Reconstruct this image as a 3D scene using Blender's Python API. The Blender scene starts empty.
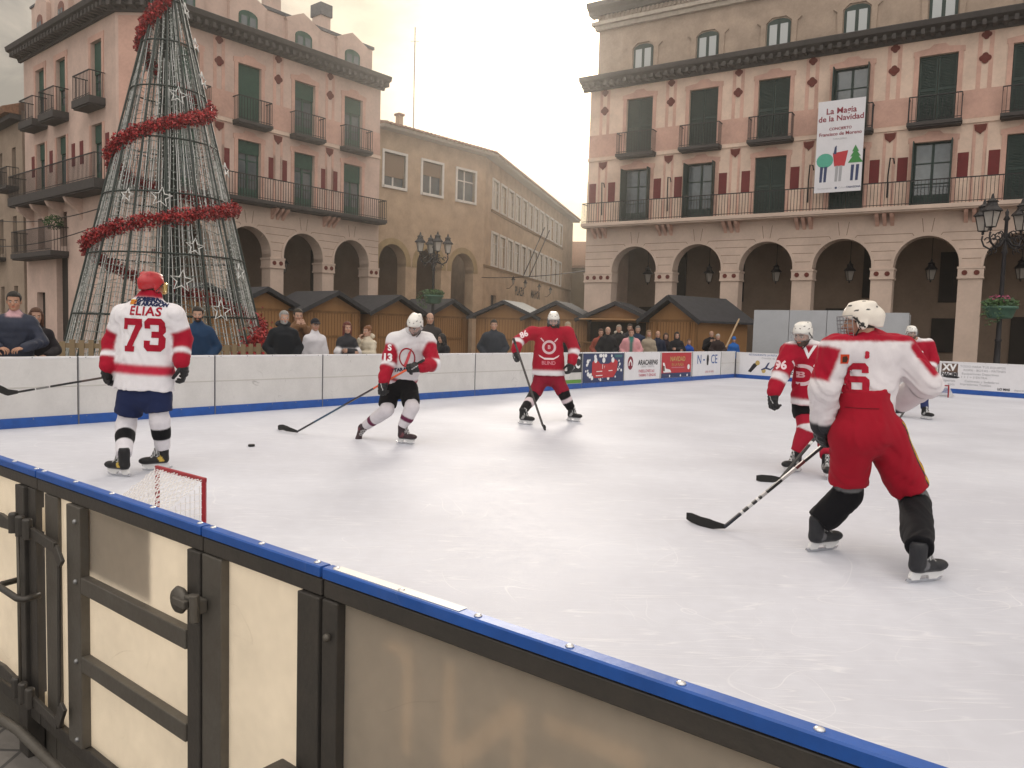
# Outdoor hockey match on a temporary rink in an arcaded town square, built from code only.
import bpy, bmesh, math, random
import numpy as np
from mathutils import Matrix, Vector
from mathutils.bvhtree import BVHTree
R_ = math.radians
sc = bpy.context.scene
COL = sc.collection
random.seed(7)
RNG = np.random.RandomState(7)
EXPO = 0.38
GLARE_HAZE_D = 0.0016

# ------------------------------------------------------------------ camera
F_PX, PITCH, ROLL, EYE = 770.0, R_(4.0), R_(1.6), Vector((0, 0, 1.45))
cam_d = bpy.data.cameras.new('camera'); cam = bpy.data.objects.new('camera', cam_d); COL.objects.link(cam)
cam_d.sensor_width = 36.0; cam_d.lens = 36.0 * F_PX / 1024.0; cam_d.clip_end = 3000; cam_d.clip_start = 0.05
CAMR = Matrix.Rotation(math.pi / 2 - PITCH, 3, 'X') @ Matrix.Rotation(ROLL, 3, 'Z')
cam.matrix_world = Matrix.Translation(EYE) @ CAMR.to_4x4()
sc.camera = cam

def ray(x, y):
    return CAMR @ Vector(((x - 512) / F_PX, (384 - y) / F_PX, -1.0))
def J(x, y, d):
    """a point of the place seen in direction (x, y), d metres ahead"""
    r = ray(x, y); return EYE + r * (d / r.y)

# ------------------------------------------------------------------ bookkeeping
def tag(o, label=None, cat=None, group=None, kind=None):
    if label: o['label'] = label
    if cat: o['category'] = cat
    if group: o['group'] = group
    if kind: o['kind'] = kind
    return o
def empty(name, loc=(0, 0, 0), rz=0.0, label=None, cat=None, group=None):
    o = bpy.data.objects.new(name, None); COL.objects.link(o)
    o.location = loc; o.rotation_euler = (0, 0, rz); o.empty_display_size = 0.2
    return tag(o, label, cat, group)
def link_mesh(name, me, mats, parent=None, smooth=False):
    o = bpy.data.objects.new(name, me); COL.objects.link(o)
    for m in (mats if isinstance(mats, (list, tuple)) else [mats]): me.materials.append(m)
    if smooth:
        me.polygons.foreach_set('use_smooth', [True] * len(me.polygons))
    if parent: o.parent = parent
    return o
def copy_tree(o, parent=None):
    c = o.copy(); COL.objects.link(c)
    if parent: c.parent = parent
    for ch in [q for q in bpy.data.objects if q.parent == o]: copy_tree(ch, c)
    return c

# ------------------------------------------------------------------ materials
MATS = {}
def mat(name, col=(.5, .5, .5), rough=.7, metal=0., noise=0., nscale=8., bump=0., bscale=40., spec=.4,
        alpha=1., emit=None, col2=None, vcol=False, coat=0., stretch=(1, 1, 1), sheen=0., detail=5):
    if name in MATS: return MATS[name]
    m = bpy.data.materials.new(name); m.use_nodes = True
    nt = m.node_tree; n = nt.nodes; l = nt.links; b = n['Principled BSDF']
    b.inputs['Roughness'].default_value = rough; b.inputs['Metallic'].default_value = metal
    b.inputs['Specular IOR Level'].default_value = spec
    b.inputs['Coat Weight'].default_value = coat; b.inputs['Sheen Weight'].default_value = sheen
    b.inputs['Alpha'].default_value = alpha
    tc = n.new('ShaderNodeTexCoord'); mp = n.new('ShaderNodeMapping'); l.new(tc.outputs['Object'], mp.inputs[0])
    mp.inputs['Scale'].default_value = stretch
    if vcol:
        at = n.new('ShaderNodeAttribute'); at.attribute_name = 'Col'; src = at.outputs['Color']
    else:
        rgb = n.new('ShaderNodeRGB'); rgb.outputs[0].default_value = (*col, 1); src = rgb.outputs[0]
    if noise > 0:
        t = n.new('ShaderNodeTexNoise'); t.inputs['Scale'].default_value = nscale; t.inputs['Detail'].default_value = detail
        l.new(mp.outputs[0], t.inputs['Vector'])
        t2 = n.new('ShaderNodeTexNoise'); t2.inputs['Scale'].default_value = nscale * 7.3; t2.inputs['Detail'].default_value = 3
        l.new(mp.outputs[0], t2.inputs['Vector'])
        ad = n.new('ShaderNodeMath'); ad.operation = 'MULTIPLY_ADD'; l.new(t2.outputs[0], ad.inputs[0]); ad.inputs[1].default_value = .4
        l.new(t.outputs[0], ad.inputs[2])
        mr = n.new('ShaderNodeMapRange'); l.new(ad.outputs[0], mr.inputs[0])
        mr.inputs[1].default_value = .45; mr.inputs[2].default_value = .95
        if col2 is None:
            mr.inputs[3].default_value = 1 - noise; mr.inputs[4].default_value = 1 + noise * .5
            mx = n.new('ShaderNodeVectorMath'); mx.operation = 'SCALE'; l.new(src, mx.inputs[0]); l.new(mr.outputs[0], mx.inputs['Scale'])
            src = mx.outputs[0]
        else:
            mr.inputs[3].default_value = 0; mr.inputs[4].default_value = noise
            mx = n.new('ShaderNodeMix'); mx.data_type = 'RGBA'; l.new(mr.outputs[0], mx.inputs[0]); l.new(src, mx.inputs[6])
            mx.inputs[7].default_value = (*col2, 1); src = mx.outputs[2]
    l.new(src, b.inputs['Base Color'])
    if emit:
        b.inputs['Emission Color'].default_value = (*emit[0], 1); b.inputs['Emission Strength'].default_value = emit[1]
    if bump > 0:
        t3 = n.new('ShaderNodeTexNoise'); t3.inputs['Scale'].default_value = bscale; t3.inputs['Detail'].default_value = 6
        l.new(mp.outputs[0], t3.inputs['Vector'])
        bp = n.new('ShaderNodeBump'); bp.inputs['Strength'].default_value = bump; bp.inputs['Distance'].default_value = .02
        l.new(t3.outputs[0], bp.inputs['Height']); l.new(bp.outputs[0], b.inputs['Normal'])
    MATS[name] = m
    return m

# ------------------------------------------------------------------ mesh builder
class MB:
    def __init__(s, M=None):
        s.v = []; s.f = []; s.mi = []; s.pc = []; s.M = M or Matrix.Identity(4)
    def add(s, vs, fs, mi=0, M=None):
        T = s.M @ M if M else s.M
        o = len(s.v); s.pc.append((o, len(s.f))); s.v += [tuple(T @ Vector(p)) for p in vs]
        s.f += [tuple(i + o for i in f) for f in fs]; s.mi += [mi] * len(fs)
        return s
    def box(s, x0, x1, y0, y1, z0, z1, mi=0, M=None):
        return s.add([(x0, y0, z0), (x1, y0, z0), (x1, y1, z0), (x0, y1, z0), (x0, y0, z1), (x1, y0, z1), (x1, y1, z1), (x0, y1, z1)],
                     [(0, 3, 2, 1), (4, 5, 6, 7), (0, 1, 5, 4), (1, 2, 6, 5), (2, 3, 7, 6), (3, 0, 4, 7)], mi, M)
    def quad(s, a, b, c, d, mi=0): return s.add([a, b, c, d], [(0, 1, 2, 3)], mi)
    def prism(s, pts, h0, h1, axis='z', mi=0, M=None):
        """extrude a closed 2-D outline; axis y: pts are (x, z)"""
        n = len(pts)
        if axis == 'z': P = [(x, y, h0) for x, y in pts] + [(x, y, h1) for x, y in pts]
        elif axis == 'y': P = [(x, h0, z) for x, z in pts] + [(x, h1, z) for x, z in pts]
        else: P = [(h0, y, z) for y, z in pts] + [(h1, y, z) for y, z in pts]
        fs = [tuple(range(n))[::-1], tuple(range(n, 2 * n))] + [(i, (i + 1) % n, (i + 1) % n + n, i + n) for i in range(n)]
        return s.add(P, fs, mi, M)
    def tube(s, pts, r, n=6, mi=0, closed=False, cap=True):
        pts = [Vector(p) for p in pts]; rs = r if isinstance(r, (list, tuple)) else [r] * len(pts)
        N = len(pts); V = []; prev = None
        for i, p in enumerate(pts):
            if closed: t = pts[(i + 1) % N] - pts[i - 1]
            else: t = pts[min(i + 1, N - 1)] - pts[max(i - 1, 0)]
            if t.length < 1e-9: t = Vector((0, 0, 1))
            t.normalize()
            if prev is None: u = t.orthogonal().normalized()
            else:
                u = prev - t * prev.dot(t)
                u = u.normalized() if u.length > 1e-6 else t.orthogonal().normalized()
            prev = u; w = t.cross(u)
            for k in range(n):
                a = 2 * math.pi * k / n; V.append(tuple(p + (u * math.cos(a) + w * math.sin(a)) * rs[i]))
        fs = []
        for i in range(N if closed else N - 1):
            j = (i + 1) % N
            for k in range(n): fs.append((i * n + k, i * n + (k + 1) % n, j * n + (k + 1) % n, j * n + k))
        if cap and not closed: fs += [tuple(range(n))[::-1], tuple((N - 1) * n + k for k in range(n))]
        return s.add(V, fs, mi)
    def bar(s, a, b, w, h=None, up=(0, 0, 1), mi=0):
        """rectangular bar from a to b"""
        a = Vector(a); b = Vector(b); h = h or w; t = (b - a).normalized(); u = Vector(up)
        if abs(t.dot(u)) > .98: u = Vector((1, 0, 0))
        x = t.cross(u).normalized() * w / 2; y = x.cross(t).normalized() * h / 2
        return s.add([tuple(a - x - y), tuple(a + x - y), tuple(a + x + y), tuple(a - x + y), tuple(b - x - y), tuple(b + x - y), tuple(b + x + y), tuple(b - x + y)],
                     [(0, 1, 2, 3), (7, 6, 5, 4), (1, 0, 4, 5), (2, 1, 5, 6), (3, 2, 6, 7), (0, 3, 7, 4)], mi)
    def lathe(s, prof, c=(0, 0, 0), n=16, mi=0):
        V = []; m = len(prof)
        for r, z in prof:
            for k in range(n):
                a = 2 * math.pi * k / n; V.append((c[0] + r * math.cos(a), c[1] + r * math.sin(a), c[2] + z))
        fs = [(i * n + k, i * n + (k + 1) % n, (i + 1) * n + (k + 1) % n, (i + 1) * n + k) for i in range(m - 1) for k in range(n)]
        fs += [tuple(range(n))[::-1], tuple((m - 1) * n + k for k in range(n))]
        return s.add(V, fs, mi)
    def ball(s, c, r, n=10, mi=0, sc3=(1, 1, 1)):
        prof = [(r * math.sin(math.pi * i / (n // 2 + 2)), -r * math.cos(math.pi * i / (n // 2 + 2))) for i in range(n // 2 + 3)]
        prof = [(max(a, 1e-4), b) for a, b in prof]
        T = Matrix.Translation(c) @ Matrix.Diagonal((*sc3, 1)); M0 = s.M; s.M = M0 @ T; s.lathe(prof, n=n, mi=mi); s.M = M0
        return s
    def build_each(s, name, mats, parent=None, per=1, **kw):
        """one object for every 'per' added shapes"""
        pc = s.pc + [(len(s.v), len(s.f))]; out = []
        for i in range(0, len(s.pc), per):
            a, b = pc[i], pc[min(i + per, len(s.pc))]; q = MB(); q.v = s.v[a[0]:b[0]]; q.f = [tuple(k - a[0] for k in f) for f in s.f[a[1]:b[1]]]; q.mi = s.mi[a[1]:b[1]]
            out.append(q.build(name, mats, parent, **kw))
        return out
    def build(s, name, mats, parent=None, smooth=False, bevel=0.):
        me = bpy.data.meshes.new(name); me.from_pydata(s.v, [], s.f); me.update()
        o = link_mesh(name, me, mats, parent, smooth)
        if any(s.mi): me.polygons.foreach_set('material_index', s.mi)
        if bevel > 0:
            md = o.modifiers.new('bevel', 'BEVEL'); md.width = bevel; md.segments = 2; md.limit_method = 'ANGLE'
        return o

def frame(ox, oy, dx, dy, z=0.):
    """x to the right along a front, y into it, z up"""
    l = math.hypot(dx, dy); dx /= l; dy /= l
    return Matrix(((dx, -dy, 0, ox), (dy, dx, 0, oy), (0, 0, 1, z), (0, 0, 0, 1)))

# lettering -----------------------------------------------------------
def text_data(body, size, off=0., shear=0., spacing=1., align='CENTER'):
    cu = bpy.data.curves.new('lettering', 'FONT'); cu.body = body; cu.size = size; cu.align_x = align; cu.align_y = 'CENTER'
    cu.offset = off; cu.shear = shear; cu.space_character = spacing; cu.resolution_u = 3
    o = bpy.data.objects.new('lettering', cu); COL.objects.link(o)
    bpy.context.view_layer.update()
    me = bpy.data.meshes.new_from_object(o.evaluated_get(bpy.context.evaluated_depsgraph_get()))
    bpy.data.objects.remove(o); bpy.data.curves.remove(cu)
    V = [tuple(v.co) for v in me.vertices]; Fc = [tuple(p.vertices) for p in me.polygons]
    bpy.data.meshes.remove(me)
    return V, Fc
def text_on(mb, body, x, z, size, y=-.003, off=0., sx=1., mi=0, align='CENTER', shear=0., spacing=1., mirror=False):
    """flat lettering on the front (y) plane of mb's frame"""
    V, Fc = text_data(body, size, off, shear, spacing, align)
    k = -1 if mirror else 1
    mb.add([(x + a * sx * k, y, z + b) for a, b, c in V], Fc, mi)
def disc_pts(cx, cz, r, n=16, a0=0, a1=2 * math.pi, rz=None):
    rz = rz or r
    return [(cx + r * math.cos(a0 + (a1 - a0) * i / n), cz + rz * math.sin(a0 + (a1 - a0) * i / n)) for i in range(n)]
def ring(mb, cx, cz, r0, r1, y, n=24, mi=0):
    V = [(cx + r * math.cos(2 * math.pi * k / n), y, cz + r * math.sin(2 * math.pi * k / n)) for r in (r0, r1) for k in range(n)]
    mb.add(V, [(k, (k + 1) % n, n + (k + 1) % n, n + k) for k in range(n)], mi)
def flat(mb, pts, y, mi=0): mb.add([(a, y, b) for a, b in pts], [tuple(range(len(pts)))], mi)

# ------------------------------------------------------------------ implicit surfaces (bodies and clothes)
def smin(a, b, k):
    if k <= 0: return np.minimum(a, b)
    h = np.clip(.5 + .5 * (b - a) / k, 0, 1)
    return b + (a - b) * h - k * h * (1 - h)
def A3(p): return np.array([p[0], p[1], p[2]], dtype=np.float64)
def cone_d(P, a, b, ra, rb, side=None, flat_=1.):
    """tapered capsule; flat_ < 1 squashes it across 'side' (side keeps its width)"""
    a = A3(a); b = A3(b); ba = b - a; L = np.linalg.norm(ba) + 1e-9; t = ba / L
    q = P - a
    if side is not None and flat_ != 1.:
        s = A3(side); s = s - t * (s @ t); s /= np.linalg.norm(s); dn = np.cross(t, s)
        q = q + np.outer(q @ dn, dn) * (1 / flat_ - 1)
    h = np.clip((q @ t) / L, 0, 1)
    d = np.linalg.norm(q - np.outer(h * L, t), axis=1) - (ra + (rb - ra) * h)
    return d * (flat_ if flat_ < 1 else 1) ** .5
def ell_d(P, c, r, M=None):
    q = P - A3(c)
    if M is not None: q = q @ M          # columns of M are the axes
    r = np.array(r); k = np.linalg.norm(q / r, axis=1); k1 = np.linalg.norm(q / (r * r), axis=1) + 1e-9
    return k * (k - 1) / k1
def box_d(P, c, h, M=None, r=.01):
    q = P - A3(c)
    if M is not None: q = q @ M
    q = np.abs(q) - (np.array(h) - r)
    return np.linalg.norm(np.maximum(q, 0), axis=1) + np.minimum(q.max(axis=1), 0) - r
_wr = RNG.randn(14, 3); _wp = RNG.rand(14) * 6.28
def wrinkle(P, scale=1., seed=0):
    Q = P / scale + seed * 1.37; W_ = _wr / np.linalg.norm(_wr, axis=1)[:, None]
    for i in range(3):                             # bend the space so that folds never line up
        Q = Q + .22 * np.stack([np.sin(Q @ W_[(seed + i + c) % 14] * (2.6 + i) + _wp[c + i]) for c in range(3)], 1)
    n = np.zeros(len(P))
    for i in range(5):
        j = (i + 2 * seed + 3) % 14
        a = np.sin(Q @ W_[j] * (6 + 3.4 * i) + _wp[j]); n += (1 - 2 * np.abs(a)) / (1 + .6 * i)
    return n / 2.2
def surface_net(fn, lo, hi, h, smooth=1):
    lo = np.array(lo) - 2 * h; hi = np.array(hi) + 2 * h
    n = np.ceil((hi - lo) / h).astype(int) + 1
    ax = [lo[i] + h * np.arange(n[i]) for i in range(3)]
    G = np.stack(np.meshgrid(*ax, indexing='ij'), -1).reshape(-1, 3)
    Fv = fn(G).reshape(n)
    S = Fv < 0
    cnt = np.zeros(n - 1, dtype=np.int8); offs = [(i, j, k) for i in (0, 1) for j in (0, 1) for k in (0, 1)]
    for i, j, k in offs: cnt += S[i:n[0] - 1 + i, j:n[1] - 1 + j, k:n[2] - 1 + k]
    act = (cnt > 0) & (cnt < 8); idx = np.argwhere(act); ids = -np.ones(n - 1, dtype=np.int64); ids[act] = np.arange(len(idx))
    acc = np.zeros((len(idx), 3)); w = np.zeros(len(idx))
    for a in offs:
        for d in range(3):
            if a[d]: continue
            b = list(a); b[d] = 1
            fa = Fv[idx[:, 0] + a[0], idx[:, 1] + a[1], idx[:, 2] + a[2]]; fb = Fv[idx[:, 0] + b[0], idx[:, 1] + b[1], idx[:, 2] + b[2]]
            m = (fa < 0) != (fb < 0); t = np.where(m, fa / np.where(m, fa - fb, 1), 0)
            p = np.tile(np.array(a, float), (len(idx), 1)); p[:, d] += t
            acc[m] += p[m]; w[m] += 1
    V = lo + h * (idx + acc / w[:, None])
    Q = []
    for d in range(3):
        e = [0, 0, 0]; e[d] = 1
        Sa = S[:n[0] - e[0], :n[1] - e[1], :n[2] - e[2]]; Sb = S[e[0]:, e[1]:, e[2]:]
        c = np.argwhere(Sa != Sb); u, v = (d + 1) % 3, (d + 2) % 3
        c = c[(c[:, u] > 0) & (c[:, v] > 0) & (c[:, u] < n[u] - 1) & (c[:, v] < n[v] - 1)]
        sg = Sa[c[:, 0], c[:, 1], c[:, 2]]
        def g(du, dv):
            q = c.copy(); q[:, u] -= du; q[:, v] -= dv; return ids[q[:, 0], q[:, 1], q[:, 2]]
        f = np.stack([g(1, 1), g(0, 1), g(0, 0), g(1, 0)], 1)
        f[~sg] = f[~sg][:, ::-1]; Q.append(f)
    Q = np.concatenate(Q)
    for _ in range(smooth):                       # relax the grid steps
        S_ = np.zeros_like(V); c_ = np.zeros(len(V))
        for a_ in range(4):
            for b_ in (1, 3):
                np.add.at(S_, Q[:, a_], V[Q[:, (a_ + b_) % 4]]); np.add.at(c_, Q[:, a_], 1)
        V = V * .45 + .55 * S_ / np.maximum(c_, 1)[:, None]
    return V, Q
def np_mesh(name, V, Q, mats, parent=None, col=None, smooth=True):
    me = bpy.data.meshes.new(name)
    me.vertices.add(len(V)); me.vertices.foreach_set('co', np.asarray(V, np.float32).ravel())
    me.loops.add(Q.size); me.loops.foreach_set('vertex_index', Q.ravel().astype(np.int32))
    me.polygons.add(len(Q)); me.polygons.foreach_set('loop_start', np.arange(0, Q.size, 4, dtype=np.int32))
    me.update(calc_edges=True); me.validate()
    if col is not None:
        at = me.color_attributes.new('Col', 'FLOAT_COLOR', 'POINT')
        at.data.foreach_set('color', np.concatenate([col, np.ones((len(col), 1))], 1).astype(np.float32).ravel())
    return link_mesh(name, me, mats, parent, smooth)
def pts_box(pts, pad):
    a = np.array([A3(p) for p in pts]); return a.min(0) - pad, a.max(0) + pad
def basis(fwd, up=(0, 0, 1)):
    """columns: right, forward, up"""
    f = A3(fwd); f /= np.linalg.norm(f); u = A3(up); r = np.cross(f, u); r /= np.linalg.norm(r); u = np.cross(r, f)
    return np.stack([r, f, u], 1)
# ------------------------------------------------------------------ people
SKIN = mat('skin', vcol=True, rough=.55, noise=.12, nscale=30, spec=.3)
CLOTH = mat('cloth', vcol=True, rough=.85, noise=.07, nscale=14, bump=.12, bscale=160, sheen=.03, spec=.15)
PUFF = mat('shell_cloth', vcol=True, rough=.6, noise=.15, nscale=14, bump=.2, bscale=90, spec=.3)
HAIRM = mat('hair', vcol=True, rough=.6, noise=.35, nscale=60, bump=.9, bscale=220, stretch=(1, 1, .25))
HARD = mat('hard_shell', vcol=True, rough=.3, noise=.06, nscale=20, spec=.5, coat=.2)
LEATH = mat('leather', vcol=True, rough=.5, noise=.15, nscale=30, bump=.25, bscale=120)
STEEL = mat('steel', (.55, .56, .58), rough=.25, metal=1.)
VISOR = mat('visor', (.35, .37, .39), rough=.08, alpha=.16, spec=.2)
VISGOLD = mat('gold_visor', (.75, .55, .2), rough=.1, alpha=.75, spec=.8, metal=.4)
WIRE = mat('cage_wire', (.32, .33, .35), rough=.35, metal=.9)
PAINT = mat('print', vcol=True, rough=.8, bump=.2, bscale=160, spec=.2)

def lerp(a, b, t): return a + (b - a) * t
WHITE = (.72, .70, .73); RED = (.33, .006, .024); BLACK = (.006, .006, .008); NAVY = (.014, .022, .07)

_head_cache = {}
def head_surface(h):
    if h in _head_cache: return _head_cache[h]
    def f(P):
        d = ell_d(P, (0, -.012, .03), (.076, .098, .091))
        d = smin(d, ell_d(P, (0, .025, -.035), (.059, .066, .082)), .03)
        d = smin(d, ell_d(P, (0, .035, -.082), (.042, .045, .03)), .025)
        d = smin(d, cone_d(P, (0, -.022, -.05), (0, -.035, -.19), .054, .058), .03)
        d = smin(d, cone_d(P, (-.034, .08, .017), (.034, .08, .017), .009, .009), .016)
        for s in (-1, 1):
            d = np.maximum(d, -smin(ell_d(P, (s * .031, .101, .0), (.017, .016, .011)), ell_d(P, (s * .031, .101, .0), (.017, .016, .011)), .0))
            d = smin(d, ell_d(P, (s * .031, .079, .0), (.0125, .0125, .0105)), .004)
            d = smin(d, ell_d(P, (s * .04, .065, -.03), (.02, .018, .018)), .02)
            d = smin(d, ell_d(P, (s * .078, -.008, -.005), (.009, .019, .032)), .01)
        d = smin(d, cone_d(P, (0, .088, .005), (0, .108, -.03), .007, .013), .012)
        d = smin(d, cone_d(P, (-.017, .086, -.058), (.017, .086, -.058), .0075, .0075), .008)
        d = smin(d, ell_d(P, (0, .078, -.094), (.018, .015, .014)), .02)
        return d
    V, Q = surface_net(f, (-.1, -.12, -.19), (.1, .13, .13), h)
    _head_cache[h] = (V, Q); return V, Q
def head_color(V, skin, hair, beard=None, h=.006, scalp=True):
    x, y, z = V.T; ax = np.abs(x); C = np.tile(np.array(skin), (len(V), 1))
    cheek = np.exp(-((ax - .04) ** 2 + (z + .035) ** 2) / .0006) * (y > .03)
    C = C * (1 + np.outer(cheek, (.12, -.06, -.08)))
    if beard is not None:
        m = ((z < -.038 - .4 * (.07 - ax).clip(0) * 0) & (y > -.01) & (z > -.125)) | ((ax < .03) & (z < -.038) & (y > .08))
        C[m] = beard
    m = (ax < .021) & (z > -.067) & (z < -.05) & (y > .086); C[m] = np.array(skin) * (1.0, .55, .5)
    m = (np.abs(ax - .031) < .013) & (np.abs(z) < .0062) & (y > .078); C[m] = (.5, .48, .45)
    m = (np.abs(ax - .031) < .0065) & (np.abs(z) < .0065) & (y > .078); C[m] = (.03, .02, .015)
    m = (ax > .012) & (ax < .05) & (z > .014) & (z < .025) & (y > .068); C[m] = np.array(hair) * .9
    if scalp:
        m = (z > .055 + .35 * (y - .02)) & (z > .03) | ((y < -.03) & (z > -.045)); C[m] = hair
    return C

def hand_prims(W, M, sc_=1., curl=.5, fat=1., spread=1.):
    """palm, four fingers and a thumb; M columns: thumb side, finger direction, back of the hand"""
    o = A3(W); T = lambda p: o + M @ (np.array(p) * sc_)
    pr = [('c', T((.018, .03, 0)), T((.022, .085, 0)), .017 * sc_ * fat, .014 * sc_ * fat), ('c', T((-.018, .03, 0)), T((-.024, .08, 0)), .017 * sc_ * fat, .013 * sc_ * fat),
          ('c', T((0, 0, 0)), T((0, .085, 0)), .022 * sc_ * fat, .016 * sc_ * fat)]
    fx = ((.031, .092, .072), (.0105, .097, .082), (-.0105, .093, .075), (-.03, .085, .058))
    chains = []
    for x, y, L in fx:
        p = np.array((x, y, 0.)); a = .15 + curl * .4; ch = [T(p)]
        for k, fr in enumerate((.46, .3, .24)):
            p = p + np.array((x * .12 * spread, math.cos(a), -math.sin(a))) * np.array((1, L * fr, L * fr)) ; ch.append(T(p)); a += curl * (1.25 if k == 0 else 1.0)
        chains.append((ch, .0088 * sc_ * fat, .0068 * sc_ * fat))
    p0 = np.array((.03, .03, -.006)); d1 = np.array((.62, .62, -.35 - .3 * curl)); d1 /= np.linalg.norm(d1)
    d2 = np.array((.25 - .4 * curl, .8, -.35 - .6 * curl)); d2 /= np.linalg.norm(d2)
    p1 = p0 + d1 * .038; p2 = p1 + d2 * .032; p3 = p2 + d2 * .022
    chains.append(([T(p0), T(p1), T(p2), T(p3)], .0105 * sc_ * fat, .0078 * sc_ * fat))
    return pr, chains
def hand_sdf(P, hp):
    pr, chains = hp
    d = cone_d(P, *pr[0][1:])
    for q in pr[1:]: d = smin(d, cone_d(P, *q[1:]), .008)
    fd = None
    for ch, ra, rb in chains:
        c = None
        for i in range(len(ch) - 1):
            r0 = ra + (rb - ra) * i / (len(ch) - 1); r1 = ra + (rb - ra) * (i + 1) / (len(ch) - 1)
            e = cone_d(P, ch[i], ch[i + 1], r0, r1); c = e if c is None else smin(c, e, .002)
        d = smin(d, c, .004)
    return d
def hand_surface(W, M, sc_, curl, fat, h):
    hp = hand_prims(W, M, sc_, curl, fat)
    pts = [p for ch in hp[1] for p in ch[0]] + [W]
    lo, hi = pts_box(pts, .04 * sc_ * max(1, fat))
    return surface_net(lambda P: hand_sdf(P, hp), lo, hi, h)

def hand_basis(dirv, back):
    y = A3(dirv); y /= np.linalg.norm(y); z = A3(back); z = z - y * (z @ y); z /= np.linalg.norm(z); x = np.cross(y, z)
    return np.stack([x, y, z], 1)

class Fig:
    """a posed figure: joints in world metres"""
    def __init__(s, j, fwd, head_fwd, up=(0, 0, 1), head_up=(0, 0, 1), k=1.):
        s.j = {a: A3(b) for a, b in j.items()}; s.k = k
        s.fwd = A3(fwd); s.fwd /= np.linalg.norm(s.fwd)
        s.side = s.j['shR'] - s.j['shL']; s.side /= np.linalg.norm(s.side)
        s.H = basis(head_fwd, head_up)
    def hp(s, V): return s.j['head'] + (V * s.k) @ s.H.T          # head-local to world
    def all(s): return list(s.j.values())
def arm_t(P, a, b, c):
    def pr(a, b):
        ba = b - a; L = np.linalg.norm(ba); h = np.clip((P - a) @ ba / L ** 2, 0, 1)
        return h, np.linalg.norm(P - a - np.outer(h, ba), axis=1), L
    h1, d1, L1 = pr(a, b); h2, d2, L2 = pr(b, c)
    return np.where(d1 < d2, h1 * L1, L1 + h2 * L2) / (L1 + L2), np.minimum(d1, d2)

def body_mesh(fig, name, skin, hair, beard=None, hands=(), hh=.0065, parent=None, scalp=True, g=.02):
    j = fig.j; sd = fig.side; k = fig.k
    def f(P):
        d = cone_d(P, j['pelvis'], j['chest'], .125 * k, .14 * k, sd, .62)
        d = smin(d, cone_d(P, j['shL'], j['shR'], .055 * k, .055 * k), .05)
        d = smin(d, cone_d(P, j['chest'], j['neck'], .09 * k, .05 * k), .05)
        d = smin(d, cone_d(P, j['neck'], j['head'] - fig.H[:, 2] * .07 * k, .052 * k, .05 * k), .02)
        for s in 'LR':
            d = smin(d, cone_d(P, j['sh' + s], j['el' + s], .05 * k, .04 * k), .03)
            d = smin(d, cone_d(P, j['el' + s], j['wr' + s], .04 * k, .028 * k), .01)
            q = .62 if fig.ground == 0. else 1.
            d = smin(d, cone_d(P, j['hip' + s], j['kn' + s], .082 * k, .056 * k * q), .04)
            d = smin(d, cone_d(P, j['kn' + s], j['an' + s], .054 * k * q, .036 * k * q), .02)
            d = smin(d, cone_d(P, j['an' + s], j['an' + s] + fig.toe[s] * (.12 if q == 1. else .03) * k - np.array((0, 0, .03)), .038 * k * q, .03 * k * q), .02)
        return d
    lo, hi = pts_box(fig.all(), .16); V, Q = surface_net(f, lo, hi, g)
    hv, hq = head_surface(hh); hc = head_color(hv, skin, hair, beard, hh, scalp)
    Vs = [V, fig.hp(hv)]; Qs = [Q, hq + len(V)]; Cs = [np.tile(np.array(skin), (len(V), 1)), hc]; n = len(V) + len(hv)
    for W, M, c, sc2 in hands:
        a, b = hand_surface(W, M, sc2 * k, c, 1., .0055); Vs.append(a); Qs.append(b + n); n += len(a); Cs.append(np.tile(np.array(skin), (len(a), 1)))
    V = np.concatenate(Vs); base = j['pelvis'].copy(); base[2] = fig.ground
    o = np_mesh(name, V - base, np.concatenate(Qs), SKIN, parent, np.concatenate(Cs)); o.location = base; fig.base = base; fig.obj = o
    return o
def put(fig, name, V, Q, mats, col=None):
    return np_mesh(name, V - fig.base, Q, mats, fig.obj, col)
def put_mb(fig, mb, name, mats, smooth=False, parent=None):
    b = Vector(fig.base)
    mb.v = [tuple(Vector(v) - b) for v in mb.v]
    return mb.build(name, mats, parent or fig.obj, smooth)

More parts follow.
